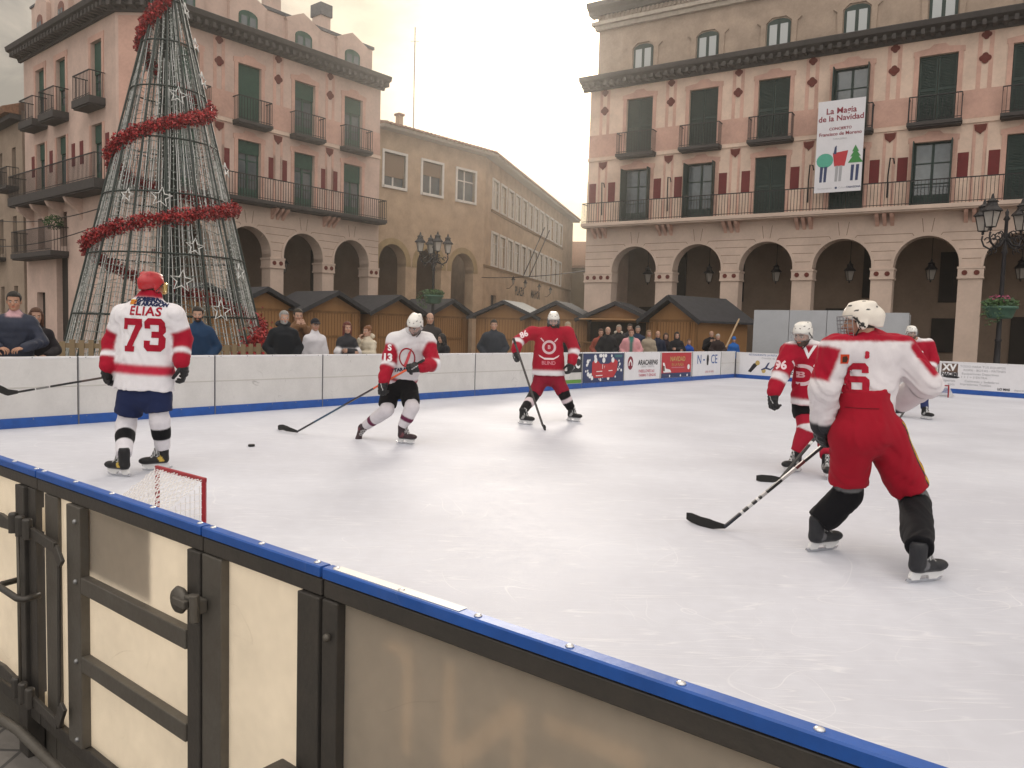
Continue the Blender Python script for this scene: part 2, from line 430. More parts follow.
def top_garment(fig, name, colf, h, hem, hem_r=.2, chest_r=.185, flat_=.66, sh_r=.088, el_r=.08, wr_r=.068, amp=.008, m=None, collar=None, wscale=.38, seed=0, open_cut=True, neck_r=.062, quilt=0., sleeve_end=0., collar_f=1.):
    j = fig.j; sd = fig.side; k = fig.k; hem = A3(hem); ax = j['chest'] - hem; ax /= np.linalg.norm(ax)
    parts = {}
    def fT(P):
        d = cone_d(P, hem - ax * .05, j['chest'], hem_r * k, chest_r * k, sd, flat_)
        d = smin(d, cone_d(P, j['shL'] * .93 + j['shR'] * .07, j['shR'] * .93 + j['shL'] * .07, sh_r * k, sh_r * k), .06)
        d = smin(d, cone_d(P, j['chest'] + ax * .03, j['neck'], .13 * k, neck_r * k), .06)
        if collar: d = smin(d, cone_d(P, j['neck'], lerp(j['neck'], j['head'] - fig.H[:, 2] * .088 * k - fig.H[:, 1] * .02, collar_f), collar * k, collar * k), .02)
        return d
    def fA(P, s):
        w = j['wr' + s] + (j['el' + s] - j['wr' + s]) * sleeve_end
        return smin(cone_d(P, j['sh' + s], j['el' + s], (sh_r - .002) * k, el_r * k), cone_d(P, j['el' + s], w, el_r * k, wr_r * k), .025)
    def f(P):
        d = fT(P)
        if open_cut: d = np.maximum(d, -((P - hem) @ ax))
        for s in 'LR': d = smin(d, fA(P, s), .05)
        if amp: d = d + amp * wrinkle(P, wscale, seed)
        if quilt: d = d + quilt * np.abs(np.sin(((P - hem) @ ax) * math.pi / .09)) * -1 + quilt * .6
        return d
    lo, hi = pts_box([hem, j['chest'], j['neck'], j['shL'], j['shR'], j['elL'], j['elR'], j['wrL'], j['wrR']], .24 * k)
    V, Q = surface_net(f, lo, hi, h)
    dT = fT(V); part = np.zeros(len(V), int); t = ((V - hem) @ ax) / (np.linalg.norm(j['neck'] - hem))
    for i, s in ((1, 'L'), (2, 'R')):
        tt, dd = arm_t(V, j['sh' + s], j['el' + s], j['wr' + s]); dA = fA(V, s)
        mk = (dA < dT - .012 * 0) & (tt > .0); part[mk] = i; t[mk] = tt[mk]; dT = np.minimum(dT, dA)
    col = sum(colf(V, part, t + dq * h / .55, fig) for dq in (-.5, -.25, 0, .25, .5)) / 5
    for _ in range(2):                             # woven edges are never cut to the grid
        S_ = col.copy(); n_ = np.ones(len(V))
        for a_ in range(4):
            for b_ in (1, 3):
                np.add.at(S_, Q[:, a_], col[Q[:, (a_ + b_) % 4]]); np.add.at(n_, Q[:, a_], 1)
        col = S_ / n_[:, None]
    return put(fig, name, V, Q, m or CLOTH, col)

def stripes(bands, default):
    """bands: (part or (1,2), t0, t1, colour)"""
    def cf(V, part, t, fig):
        C = np.tile(np.array(default, float), (len(V), 1))
        for ps, a, b, c in bands:
            ps = ps if isinstance(ps, tuple) else (ps,)
            C[np.isin(part, ps) & (t >= a) & (t < b)] = c
        return C
    return cf

def leg_piece(fig, name, s, a, b, ra, rb, col, h, m=None, amp=.004, flat_=1., cut=True, bump=None, cf=None, seed=0, knee=None):
    a = A3(a); b = A3(b); t = (b - a) / np.linalg.norm(b - a)
    if knee is not None: knee = A3(knee); t1 = (knee - a) / np.linalg.norm(knee - a); t = (b - knee) / np.linalg.norm(b - knee)
    def f(P):
        if knee is None: d = cone_d(P, a, b, ra, rb)
        else: d = smin(cone_d(P, a, knee, ra * 1.05, ra), cone_d(P, knee, b, ra, rb), .02)
        if bump is not None: d = smin(d, cone_d(P, bump[0], bump[1], bump[2], bump[3]), .03)
        if amp: d = d + amp * wrinkle(P, .3, seed)
        if cut: d = np.maximum(np.maximum(d, -((P - a) @ (t if knee is None else t1))), (P - b) @ t)
        return d
    lo, hi = pts_box([a, b] + ([] if knee is None else [knee]), max(ra, rb) + .06); V, Q = surface_net(f, lo, hi, h)
    q = ((V - a) @ t) / np.linalg.norm(b - a) if knee is None else arm_t(V, a, knee, b)[0]
    C = sum(cf(q + dq * h / .6) for dq in (-.5, -.25, 0, .25, .5)) / 5 if cf else np.tile(np.array(col, float), (len(V), 1))
    return put(fig, name, V, Q, m or CLOTH, C)

def shorts(fig, name, col, h, length=.8, r=.125, waist=.15, top=None, stripe=None, amp=.008, seed=3, flare=1.0, flat_=.75, m=None):
    j = fig.j; sd = j['hipR'] - j['hipL']; wst = A3(top) if top is not None else j['pelvis'] + (j['chest'] - j['pelvis']) * .25
    k = fig.k; ends = {}
    upv = wst - j['pelvis']; upv = upv / (np.linalg.norm(upv) + 1e-9)
    for s in 'LR':
        a = j['hip' + s]; b = j['kn' + s]; ends[s] = (a, a + (b - a) * length, (b - a) / np.linalg.norm(b - a))
    def f(P):
        d = cone_d(P, j['pelvis'], wst, waist * k, waist * .95 * k, sd, flat_)
        d = smin(d, cone_d(P, j['hipL'], j['hipR'], r * k, r * k), .05)
        d = np.maximum(d, (P - wst) @ upv)
        for s in 'LR':
            a, e, t = ends[s]
            l = np.maximum(cone_d(P, a, e + t * .05, r * k, r * .93 * flare * k), (P - e) @ t)
            d = smin(d, l, .03)
        return d + amp * wrinkle(P, .4, seed)
    lo, hi = pts_box([wst, j['pelvis'], ends['L'][1], ends['R'][1], j['hipL'], j['hipR']], .2); V, Q = surface_net(f, lo, hi, h)
    C = np.tile(np.array(col, float), (len(V), 1))
    if stripe: C = stripe(V, C, fig)
    return put(fig, name, V, Q, m or CLOTH, C)

def skate(fig, ankle, toe, up=(0, 0, 1), col=BLACK, accent=(.3, .3, .3), h=.008, cuff=.0):
    """boot > blade holder, runner; built in its own frame, ankle at (0,-.035,.165) above the ice"""
    M = basis(toe, up); o = A3(ankle) - M @ np.array((0, -.035, .165))
    T = lambda V: o + V @ M.T
    def f(P):
        d = cone_d(P, (0, -.04, .215 + cuff), (0, -.042, .11), .052, .046)
        d = smin(d, cone_d(P, (0, -.04, .10), (0, .1, .095), .042, .037), .03)
        d = smin(d, ell_d(P, (0, .125, .1), (.042, .06, .034)), .02)
        d = smin(d, cone_d(P, (0, .005, .25), (0, .05, .14), .022, .022), .02)
        return np.maximum(np.maximum(d, .066 - P[:, 2]), P[:, 2] - .25 - cuff)
    V, Q = surface_net(f, (-.06, -.1, .06), (.06, .19, .28 + cuff), h)
    C = np.tile(np.array(col, float), (len(V), 1))
    C[(V[:, 2] < .078)] = (.06, .06, .065)
    m = (np.abs(V[:, 0]) < .022) & (V[:, 1] > -.0) & (V[:, 1] < .08) & (np.sin(V[:, 1] * 420) > .1) & (V[:, 2] > .11); C[m] = (.55, .55, .55)
    m = (np.abs(V[:, 0]) > .03) & (np.abs(V[:, 1] - .0 - (V[:, 2] - .12) * .6) < .022) & (V[:, 2] > .085) & (V[:, 2] < .16); C[m] = accent
    bo = put(fig, 'skate', T(V), Q, LEATH, C)
    mb = MB()
    prof = [(-.085, .068), (.155, .068), (.15, .05), (.12, .03), (.10, .02), (.045, .02), (.035, .045), (.0, .05), (-.02, .045), (-.03, .02), (-.085, .02), (-.1, .035)]
    n = len(prof); mb.add([tuple(T(np.array((x, y, z)))) for x in (-.012, .012) for y, z in prof], [tuple(range(n)), tuple(range(n, 2 * n))[::-1]] + [(i, i + n, (i + 1) % n + n, (i + 1) % n) for i in range(n)])
    ho = put_mb(fig, mb, 'blade_holder', mat('holder_plastic', (.7, .7, .7), rough=.4), parent=bo)
    mb = MB(); prof = [(-.12, .03), (-.125, .018), (-.1, .002), (-.04, 0), (.1, 0), (.145, .01), (.158, .028), (.14, .024), (-.1, .024)]
    n = len(prof); mb.add([tuple(T(np.array((x, y, z)))) for x in (-.0022, .0022) for y, z in prof], [tuple(range(n)), tuple(range(n, 2 * n))[::-1]] + [(i, i + n, (i + 1) % n + n, (i + 1) % n) for i in range(n)])
    put_mb(fig, mb, 'runner', STEEL, parent=bo)
    return bo

def glove(fig, wrist, dirv, back, curl=.9, col=BLACK, accent=(.6, .6, .6), h=.007, elbow=None):
    M = hand_basis(dirv, back); W = A3(wrist); hp = hand_prims(W, M, 1.38, curl, 1.5)
    cdir = (A3(elbow) - W); cdir /= np.linalg.norm(cdir)
    def f(P):
        d = hand_sdf(P, hp)
        d = smin(d, ell_d(P, W + M @ np.array((0, .06, .012)), (.058, .075, .036), M), .015)
        d = smin(d, np.maximum(cone_d(P, W + M @ np.array((0, .02, 0)), W + cdir * .08, .05, .062), (P - W) @ cdir - .07), .012)
        # padding rolls across the back of the hand
        q = (P - W) @ M; d = d + .0035 * np.sin(q[:, 1] * 170) * (q[:, 2] > .0)
        return d
    lo, hi = pts_box([p for ch in hp[1] for p in ch[0]] + [W, W + cdir * .1], .09)
    V, Q = surface_net(f, lo, hi, h); q = (V - W) @ M
    C = np.tile(np.array(col, float), (len(V), 1))
    m = (q[:, 2] > .02) & (np.abs(q[:, 1] - .03) < .007); C[m] = accent
    m = (q[:, 2] > .02) & (np.abs(q[:, 0] + q[:, 1] * .4 - .03) < .004) & (q[:, 1] > .03); C[m] = accent
    m = np.abs((V - W) @ cdir - .055) < .008; C[m] = np.array(accent) * .6
    return put(fig, 'glove', V, Q, LEATH, C)

def helmet(fig, col=(.72, .7, .66), guard='visor', h=.006, visor_mat=None, tint=None, dark=(.02, .02, .02)):
    H = lambda V: fig.hp(np.asarray(V))
    def f(P):
        d = ell_d(P, (0, -.012, .038), (.098, .122, .106))
        for s in (-1, 1): d = smin(d, cone_d(P, (s * .035, .05, .112), (s * .045, -.08, .108), .016, .02), .03)
        d = smin(d, cone_d(P, (0, -.105, .03), (0, -.1, -.035), .045, .035), .03)
        d = np.maximum(d, (-.012 + .42 * np.maximum(P[:, 1], -.1) + .0) - P[:, 2] + .01)
        for s in (-1, 1):
            e = ell_d(P, (s * .086, -.012, -.012), (.014, .036, .042)); d = smin(d, e, .008)
        return d
    V, Q = surface_net(f, (-.13, -.16, -.09), (.13, .14, .17), h)
    C = np.tile(np.array(col, float), (len(V), 1)); x, y, z = V.T; ax = np.abs(x)
    for (vx, vy, vz, ry, rz) in ((.06, .06, .11, .02, .007), (.03, .09, .095, .006, .009), (.09, .02, .075, .02, .006), (.085, -.05, .075, .016, .007), (.0, -.12, .08, .01, .01), (.06, -.03, .135, .02, .006), (.1, -.012, -.02, .014, .016), (.05, -.1, .09, .012, .006)):
        m = ((ax - vx) / .012) ** 2 + ((y - vy) / ry) ** 2 + ((z - vz) / rz) ** 2 < .8; C[m] = dark
    m = (ax > .084) & (np.abs(y - .25 * z - .012) < .005) & (z < .03); C[m] = dark
    ho = put(fig, 'helmet', H(V), Q, HARD, C)
    mb = MB()
    for s in (-1, 1): mb.tube([tuple(H((s * .088, -.005, -.02))), tuple(H((s * .07, .03, -.085))), tuple(H((s * .03, .06, -.128))), tuple(H((0, .066, -.135)))], .005 * 1.2, 5)
    for s in (-1, 1): mb.tube([tuple(H((s * .096, .04, .035))), tuple(H((s * .095, -.03, -.04)))], .006, 5)
    put_mb(fig, mb, 'chin_strap', mat('strap', (.02, .02, .02), rough=.7), parent=ho)
    if guard == 'visor':
        mb = MB(); n = 14; rows = 5; Vv = []
        for i in range(rows):
            z = .05 - .095 * i / (rows - 1)
            for k in range(n + 1):
                a = R_(-78 + 156 * k / n); Vv.append(tuple(H((.112 * math.sin(a), .02 + (.118 + .006 * i / 4) * math.cos(a), z - .012 * abs(math.sin(a)) * (-i / 4)))))
        mb.add(Vv, [(i * (n + 1) + k, i * (n + 1) + k + 1, (i + 1) * (n + 1) + k + 1, (i + 1) * (n + 1) + k) for i in range(rows - 1) for k in range(n)])
        o = put_mb(fig, mb, 'visor', visor_mat or VISOR, True, parent=ho)
        md = o.modifiers.new('thick', 'SOLIDIFY'); md.thickness = .003
    else:
        mb = MB()
        def cp(a, z): return tuple(H((.108 * math.sin(a) * (1 - .25 * max(0, (-z - .04)) / .1), .025 + .118 * math.cos(a) * (1 - .1 * max(0, -z - .03) / .1), z)))
        for z in (.045, .02, -.005, -.03, -.055, -.08, -.105, -.128): mb.tube([cp(R_(a), z) for a in range(-80, 81, 16)], .0026, 5)
        for a in range(-80, 81, 16): mb.tube([cp(R_(a), z) for z in (.045, .0, -.04, -.08, -.128)], .0024, 5)
        put_mb(fig, mb, 'cage', WIRE, parent=ho)
    return ho

# prints on cloth: lettering or outlines laid on a garment's surface ------------
def print_on(fig, garment, name, V, Fc, centre, right, up, col, size=1., off=.004, maxe=.03, label=None, parent=None):
    """V: 2-D points in metres about the print's centre; laid on the garment from outside along -normal"""
    bm = bmesh.new(); vs = [bm.verts.new((v[0] * size, v[1] * size, 0)) for v in V]
    for f in Fc:
        try: bm.faces.new([vs[i] for i in f])
        except ValueError: pass
    bmesh.ops.triangulate(bm, faces=bm.faces[:])
    for _ in range(6):
        e = [q for q in bm.edges if q.calc_length() > maxe]
        if not e: break
        bmesh.ops.subdivide_edges(bm, edges=e, cuts=1, use_grid_fill=False); bmesh.ops.triangulate(bm, faces=bm.faces[:])
    r = Vector(right).normalized(); u = Vector(up); u = (u - r * u.dot(r)).normalized(); n = r.cross(u)
    base = Vector(fig.base); tree = getattr(fig, 'bvh', {}).get(garment.name)
    if tree is None:
        me = garment.data; tree = BVHTree.FromPolygons([tuple(v.co) for v in me.vertices], [tuple(p.vertices) for p in me.polygons])
        if not hasattr(fig, 'bvh'): fig.bvh = {}
        fig.bvh[garment.name] = tree
    c = Vector(centre) - base; bad = []
    for v in bm.verts:
        p = c + r * v.co.x + u * v.co.y
        hit = tree.ray_cast(p + n * .6, -n, 1.2)
        if hit[0] is None: bad.append(v); v.co = p
        else: v.co = hit[0] + n * off
    if bad: bmesh.ops.delete(bm, geom=bad, context='VERTS')
    me = bpy.data.meshes.new(name); bm.to_mesh(me); bm.free()
    at = me.color_attributes.new('Col', 'FLOAT_COLOR', 'POINT')
    for d in at.data: d.color = (*col, 1)
    o = link_mesh(name, me, PAINT, garment)
    return o
def print_text(fig, garment, name, body, size, centre, right, up, col, off=0., sx=1., spacing=1., d=.004):
    V, Fc = text_data(body, size, off, 0, spacing)
    return print_on(fig, garment, name, [(a * sx, b) for a, b, c in V], Fc, centre, right, up, col, off=d, maxe=max(.012, min(.02, size * .12)))
def DIG(ch):
    t = .3
    return {'6': [[(0, .18), (.18, 0), (t, t), (t, 1.2), (.18, 1.5), (0, 1.32)], [(.18, 0), (.82, 0), (1 - t, t), (t, t)], [(.82, 0), (1, .18), (1, .75), (.84, .9), (1 - t, .62), (1 - t, t)], [(t, .62), (1 - t, .62), (.84, .9), (t, .9)], [(.18, 1.5), (t, 1.2), (1 - t, 1.2), (.82, 1.5)], [(1 - t, 1.2), (1 - t, 1.05), (1, 1.05), (1, 1.32), (.82, 1.5)]],
            '7': [[(0, 1.2), (1, 1.2), (1, 1.5), (0, 1.5)], [(0, 1.0), (.22, 1.0), (.22, 1.2), (0, 1.2)], [(.22, .25), (.54, .25), (1, 1.2), (.66, 1.2)], [(.1, 0), (.64, 0), (.64, .25), (.1, .25)]],
            '3': [[(.18, 1.5), (t, 1.2), (1 - t, 1.2), (.82, 1.5)], [(.18, 1.5), (0, 1.32), (0, 1.02), (t, 1.02), (t, 1.2)], [(.82, 1.5), (1 - t, 1.2), (1 - t, .9), (.88, .76), (1, .9), (1, 1.32)], [(.35, .62), (1 - t, .62), (.88, .76), (1 - t, .9), (.35, .9)], [(.88, .76), (1 - t, .62), (1 - t, t), (.82, 0), (1, .18), (1, .62)], [(.18, 0), (.82, 0), (1 - t, t), (t, t)], [(0, .18), (.18, 0), (t, t), (t, .48), (0, .48)]]}[ch]
def print_digit(fig, garment, ch, w_, h_, centre, right, up, col, d=.004):
    V = []; Fc = []
    for poly in DIG(ch): Fc.append(tuple(range(len(V), len(V) + len(poly)))); V += [((x - .5) * w_, (y / 1.5 - .5) * h_) for x, y in poly]
    return print_on(fig, garment, 'number', V, Fc, centre, right, up, col, off=d, maxe=.016)
def ring2(r0, r1, n=28):
    V = [(r * math.cos(2 * math.pi * k / n), r * math.sin(2 * math.pi * k / n)) for r in (r0, r1) for k in range(n)]
    return V, [(k, (k + 1) % n, n + (k + 1) % n, n + k) for k in range(n)]

def stick(name, label, pts, blade, shaft_cols=None, tape=(.02, .02, .02), w=.03, group='hockey sticks'):
    """pts: butt to heel; blade: heel to toe; a shaft with a taped blade and a butt grip"""
    t = empty(name, Vector(pts[-1]), 0, label, 'hockey stick', group); b0 = Vector(pts[-1])
    a = Vector(pts[0]) - b0; L = a.length
    segs = shaft_cols or [(0, 1, (.02, .02, .025))]
    for i, (f0, f1, c) in enumerate(segs):
        mb = MB(); mb.bar(a * (1 - f0), a * (1 - f1), w, w * .68)
        nm = 'shaft'
        mb.build(nm, mat('stick_%.2f_%.2f_%.2f' % c, c, rough=.4), t, bevel=.004)
    mb = MB(); mb.bar(a * 1.0, a * .93, w * 1.15, w * .85); mb.build('grip', mat('stick_tape', tape, rough=.9), t, bevel=.004)
    q = [Vector(p) - b0 for p in blade]; q = [lerp(q[i], q[i + 1], k / 3) for i in range(len(q) - 1) for k in range(3)] + [q[-1]]; mb = MB(); n = len(q); V = []
    for i, p in enumerate(q):
        tt = i / (n - 1); hh = lerp(.030, .074, min(1, tt * 2.2)) if tt < .95 else .052
        d = (q[min(i + 1, n - 1)] - q[max(i - 1, 0)]).normalized(); s = Vector((-d.y, d.x, 0)).normalized() * .006
        for dz in (-.5, .5):
            for sg in (-1, 1): V.append(tuple(p + s * sg + Vector((0, 0, dz * hh))))
    fs = []
    for i in range(n - 1):
        o = i * 4; fs += [(o, o + 1, o + 5, o + 4), (o + 2, o + 6, o + 7, o + 3), (o, o + 4, o + 6, o + 2), (o + 1, o + 3, o + 7, o + 5)]
    fs += [(0, 2, 3, 1), tuple((n - 1) * 4 + k for k in (0, 1, 3, 2))]
    mb.add(V, fs); mb.build('blade', mat('stick_tape', tape, rough=.9), t, bevel=.004)
    return t
# ------------------------------------------------------------------ sky and sun
SUN_EL, SUN_AZ = R_(20.0), R_(1.5)          # azimuth measured from +Y towards +X
sun_dir = Vector((math.cos(SUN_EL) * math.sin(SUN_AZ), math.cos(SUN_EL) * math.cos(SUN_AZ), math.sin(SUN_EL)))
w = bpy.data.worlds.new('World'); sc.world = w; w.use_nodes = True
nt = w.node_tree; n = nt.nodes; l = nt.links; bg = n['Background']; bg.inputs['Strength'].default_value = .1
sky = n.new('ShaderNodeTexSky'); sky.sky_type = 'NISHITA'; sky.sun_disc = False; sky.sun_elevation = SUN_EL; sky.sun_rotation = SUN_AZ
sky.air_density = 1.2; sky.dust_density = 3.0
tc = n.new('ShaderNodeTexCoord'); sep = n.new('ShaderNodeSeparateXYZ'); l.new(tc.outputs['Generated'], sep.inputs[0])
def mth(op, a, b=None, c=None, clamp=False):
    q = n.new('ShaderNodeMath'); q.operation = op; q.use_clamp = clamp
    for i, v in enumerate((a, b, c)):
        if v is None: continue
        if isinstance(v, (int, float)): q.inputs[i].default_value = v
        else: l.new(v, q.inputs[i])
    return q.outputs[0]
dn = mth('ADD', mth('MAXIMUM', sep.outputs[2], 0.0), .28)          # clouds lie in a flat layer
cx = mth('DIVIDE', sep.outputs[0], dn); cy = mth('DIVIDE', sep.outputs[1], dn)
cv = n.new('ShaderNodeCombineXYZ'); l.new(cx, cv.inputs[0]); l.new(cy, cv.inputs[1]); cv.inputs[2].default_value = .7
nz = n.new('ShaderNodeTexNoise'); nz.inputs['Scale'].default_value = 2.9; nz.inputs['Detail'].default_value = 7; nz.inputs['Roughness'].default_value = .55; nz.inputs['Distortion'].default_value = .3
l.new(cv.outputs[0], nz.inputs['Vector'])
cl = n.new('ShaderNodeMapRange'); l.new(nz.outputs[0], cl.inputs[0]); cl.inputs[1].default_value = .40; cl.inputs[2].default_value = .60
dt = n.new('ShaderNodeVectorMath'); dt.operation = 'DOT_PRODUCT'; l.new(tc.outputs['Generated'], dt.inputs[0]); dt.inputs[1].default_value = sun_dir
dpos = mth('MAXIMUM', dt.outputs['Value'], 0.0)
glow = mth('ADD', mth('MULTIPLY', mth('POWER', dpos, 170.0), 16.0), mth('MULTIPLY', mth('POWER', dpos, 12.0), .9))
# an overcast sky is brighter overhead than at the horizon
glow = mth('ADD', glow, mth('MULTIPLY_ADD', mth('POWER', mth('MAXIMUM', sep.outputs[2], 0.0), 2.0), 14.0, 2.3))
glow = mth('ADD', glow, mth('MULTIPLY', mth('MAXIMUM', mth('MULTIPLY', sep.outputs[1], -1.0), 0.0), 8.0))  # extra brightness added to the unseen sky behind the camera, fills the facades
cr = n.new('ShaderNodeMix'); cr.data_type = 'RGBA'; l.new(cl.outputs[0], cr.inputs[0])
cr.inputs[6].default_value = (.62, .59, .57, 1); cr.inputs[7].default_value = (1.42, 1.33, 1.22, 1)
cs = n.new('ShaderNodeVectorMath'); cs.operation = 'SCALE'; wm_ = n.new('ShaderNodeMix'); wm_.data_type = 'RGBA'; wm_.blend_type = 'MULTIPLY'; l.new(mth('POWER', dpos, 1.0), wm_.inputs[0]); l.new(cr.outputs[2], wm_.inputs[6]); wm_.inputs[7].default_value = (1.08, .965, .80, 1)
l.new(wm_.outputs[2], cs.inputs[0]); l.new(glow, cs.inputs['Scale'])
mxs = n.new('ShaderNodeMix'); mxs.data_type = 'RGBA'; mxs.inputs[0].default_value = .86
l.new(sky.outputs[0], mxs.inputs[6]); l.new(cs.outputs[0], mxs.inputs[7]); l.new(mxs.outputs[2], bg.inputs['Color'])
sl = bpy.data.lights.new('sun', 'SUN'); so = bpy.data.objects.new('sun', sl); COL.objects.link(so)
sl.energy = 1.1; sl.angle = R_(13); sl.color = (1, .92, .82)
so.rotation_euler = (-sun_dir).to_track_quat('-Z', 'Y').to_euler()
sc.view_settings.view_transform = 'Standard'; sc.view_settings.look = 'None'; sc.view_settings.exposure = EXPO; sc.view_settings.gamma = 1.0

# ------------------------------------------------------------------ ground and ice
GZ = -0.10
gm = mat('paving', (.22, .20, .18), rough=.75, noise=.35, nscale=1.2, bump=.25, bscale=20)
nt = gm.node_tree; n = nt.nodes; l = nt.links
br = n.new('ShaderNodeTexBrick'); br.inputs['Scale'].default_value = 1.6; br.inputs['Color1'].default_value = (.23, .21, .19, 1); br.inputs['Color2'].default_value = (.19, .175, .16, 1)
br.inputs['Mortar'].default_value = (.09, .085, .08, 1); br.inputs['Mortar Size'].default_value = .012
tcg = n.new('ShaderNodeTexCoord'); l.new(tcg.outputs['Object'], br.inputs['Vector'])
sc_in = [q for q in n if q.type == 'VECT_MATH'][0]; l.new(br.outputs['Color'], sc_in.inputs[0])
mb = MB(); mb.add([(-160, -60, GZ), (160, -60, GZ), (160, 260, GZ), (-160, 260, GZ)], [(0, 1, 2, 3)])
tag(mb.build('ground', gm), kind='structure')

A0 = Vector((-6.53, 9.77)); dA = Vector((.63735, .77057)); C0 = Vector((7.87, 27.18)); dB = Vector((.67402, -.73871))
N0 = Vector((-1.84, 2.76)); dN = Vector((.7841, -.6206))
icem = mat('ice', (.80, .785, .80), rough=.6, spec=.18)
nt = icem.node_tree; n = nt.nodes; l = nt.links; b = n['Principled BSDF']
tcg = n.new('ShaderNodeTexCoord')
n1 = n.new('ShaderNodeTexNoise'); n1.inputs['Scale'].default_value = .55; n1.inputs['Detail'].default_value = 6; l.new(tcg.outputs['Object'], n1.inputs['Vector'])
n2 = n.new('ShaderNodeTexNoise'); n2.inputs['Scale'].default_value = 9; n2.inputs['Detail'].default_value = 8; l.new(tcg.outputs['Object'], n2.inputs['Vector'])
cr = n.new('ShaderNodeValToRGB'); e = cr.color_ramp.elements; e[0].position = .35; e[0].color = (.49, .50, .56, 1); e[1].position = .68; e[1].color = (.58, .595, .66, 1)
ad = n.new('ShaderNodeMath'); ad.operation = 'MULTIPLY_ADD'; l.new(n2.outputs[0], ad.inputs[0]); ad.inputs[1].default_value = .35; 
sb = n.new('ShaderNodeMath'); sb.operation = 'SUBTRACT'; l.new(n1.outputs[0], sb.inputs[0]); sb.inputs[1].default_value = .17; l.new(sb.outputs[0], ad.inputs[2]); l.new(ad.outputs[0], cr.inputs[0])
# skate scratches: thin contour lines of a warped noise
def scratch(scale, dist, width, seed):
    t = n.new('ShaderNodeTexNoise'); t.noise_dimensions = '4D'; t.inputs['W'].default_value = seed; t.inputs['Scale'].default_value = scale; t.inputs['Detail'].default_value = .6; t.inputs['Distortion'].default_value = dist
    l.new(tcg.outputs['Object'], t.inputs['Vector'])
    a = n.new('ShaderNodeMath'); a.operation = 'SUBTRACT'; l.new(t.outputs[0], a.inputs[0]); a.inputs[1].default_value = .5
    a2 = n.new('ShaderNodeMath'); a2.operation = 'ABSOLUTE'; l.new(a.outputs[0], a2.inputs[0])
    a3 = n.new('ShaderNodeMapRange'); l.new(a2.outputs[0], a3.inputs[0]); a3.inputs[1].default_value = 0; a3.inputs[2].default_value = width; a3.inputs[3].default_value = 1; a3.inputs[4].default_value = 0
    return a3.outputs[0]
s1 = scratch(.8, .4, .0016, 1); s2 = scratch(1.3, .9, .0015, 5); s3_ = scratch(2.1, .3, .0018, 9); s4_ = scratch(.45, 1.4, .0010, 17)
mk = n.new('ShaderNodeTexNoise'); mk.inputs['Scale'].default_value = 1.1; mk.inputs['Detail'].default_value = 3; l.new(tcg.outputs['Object'], mk.inputs['Vector'])
mkr = n.new('ShaderNodeMapRange'); l.new(mk.outputs[0], mkr.inputs[0]); mkr.inputs[1].default_value = .45; mkr.inputs[2].default_value = .65
def m2(op, a, b_):
    q = n.new('ShaderNodeMath'); q.operation = op; l.new(a, q.inputs[0])
    if isinstance(b_, float): q.inputs[1].default_value = b_
    else: l.new(b_, q.inputs[1])
    return q.outputs[0]
sm = m2('MAXIMUM', m2('MAXIMUM', s1, s2), m2('MAXIMUM', s3_, s4_)); sm = m2('MULTIPLY', sm, mkr.outputs[0])
def fine(ang, sx, sy, seed, width):
    mp = n.new('ShaderNodeMapping'); l.new(tcg.outputs['Object'], mp.inputs[0]); mp.inputs['Rotation'].default_value = (0, 0, R_(ang)); mp.inputs['Scale'].default_value = (sx, sy, 1)
    t = n.new('ShaderNodeTexNoise'); t.noise_dimensions = '4D'; t.inputs['W'].default_value = seed; t.inputs['Scale'].default_value = 1; t.inputs['Detail'].default_value = 1; t.inputs['Distortion'].default_value = .15; l.new(mp.outputs[0], t.inputs['Vector'])
    a = n.new('ShaderNodeMath'); a.operation = 'SUBTRACT'; l.new(t.outputs[0], a.inputs[0]); a.inputs[1].default_value = .5; a2 = n.new('ShaderNodeMath'); a2.operation = 'ABSOLUTE'; l.new(a.outputs[0], a2.inputs[0])
    r = n.new('ShaderNodeMapRange'); l.new(a2.outputs[0], r.inputs[0]); r.inputs[1].default_value = 0; r.inputs[2].default_value = width; r.inputs[3].default_value = 1; r.inputs[4].default_value = 0
    k = n.new('ShaderNodeTexNoise'); k.noise_dimensions = '4D'; k.inputs['W'].default_value = seed + 3; k.inputs['Scale'].default_value = 2.2; k.inputs['Detail'].default_value = 2; l.new(tcg.outputs['Object'], k.inputs['Vector'])
    kr = n.new('ShaderNodeMapRange'); l.new(k.outputs[0], kr.inputs[0]); kr.inputs[1].default_value = .5; kr.inputs[2].default_value = .62
    return m2('MULTIPLY', r.outputs[0], kr.outputs[0])
fs_ = m2('MAXIMUM', m2('MAXIMUM', fine(20, .7, 9, 2, .012), fine(75, .8, 10, 6, .012)), m2('MAXIMUM', fine(130, .6, 8, 11, .012), fine(-15, 1.0, 12, 15, .014)))
sm = m2('MAXIMUM', m2('MULTIPLY', sm, .55), m2('MULTIPLY', fs_, .30))
mxi = n.new('ShaderNodeMix'); mxi.data_type = 'RGBA'; l.new(sm, mxi.inputs[0]); l.new(cr.outputs[0], mxi.inputs[6]); mxi.inputs[7].default_value = (.80, .80, .82, 1)
s5 = m2('MULTIPLY', m2('MULTIPLY', scratch(.6, 1.1, .0016, 31), mkr.outputs[0]), .22)
mxj = n.new('ShaderNodeMix'); mxj.data_type = 'RGBA'; l.new(s5, mxj.inputs[0]); l.new(mxi.outputs[2], mxj.inputs[6]); mxj.inputs[7].default_value = (.34, .32, .36, 1)
l.new(mxj.outputs[2], b.inputs['Base Color'])
rr = n.new('ShaderNodeMapRange'); l.new(n2.outputs[0], rr.inputs[0]); rr.inputs[3].default_value = .5; rr.inputs[4].default_value = .75; l.new(rr.outputs[0], b.inputs['Roughness'])
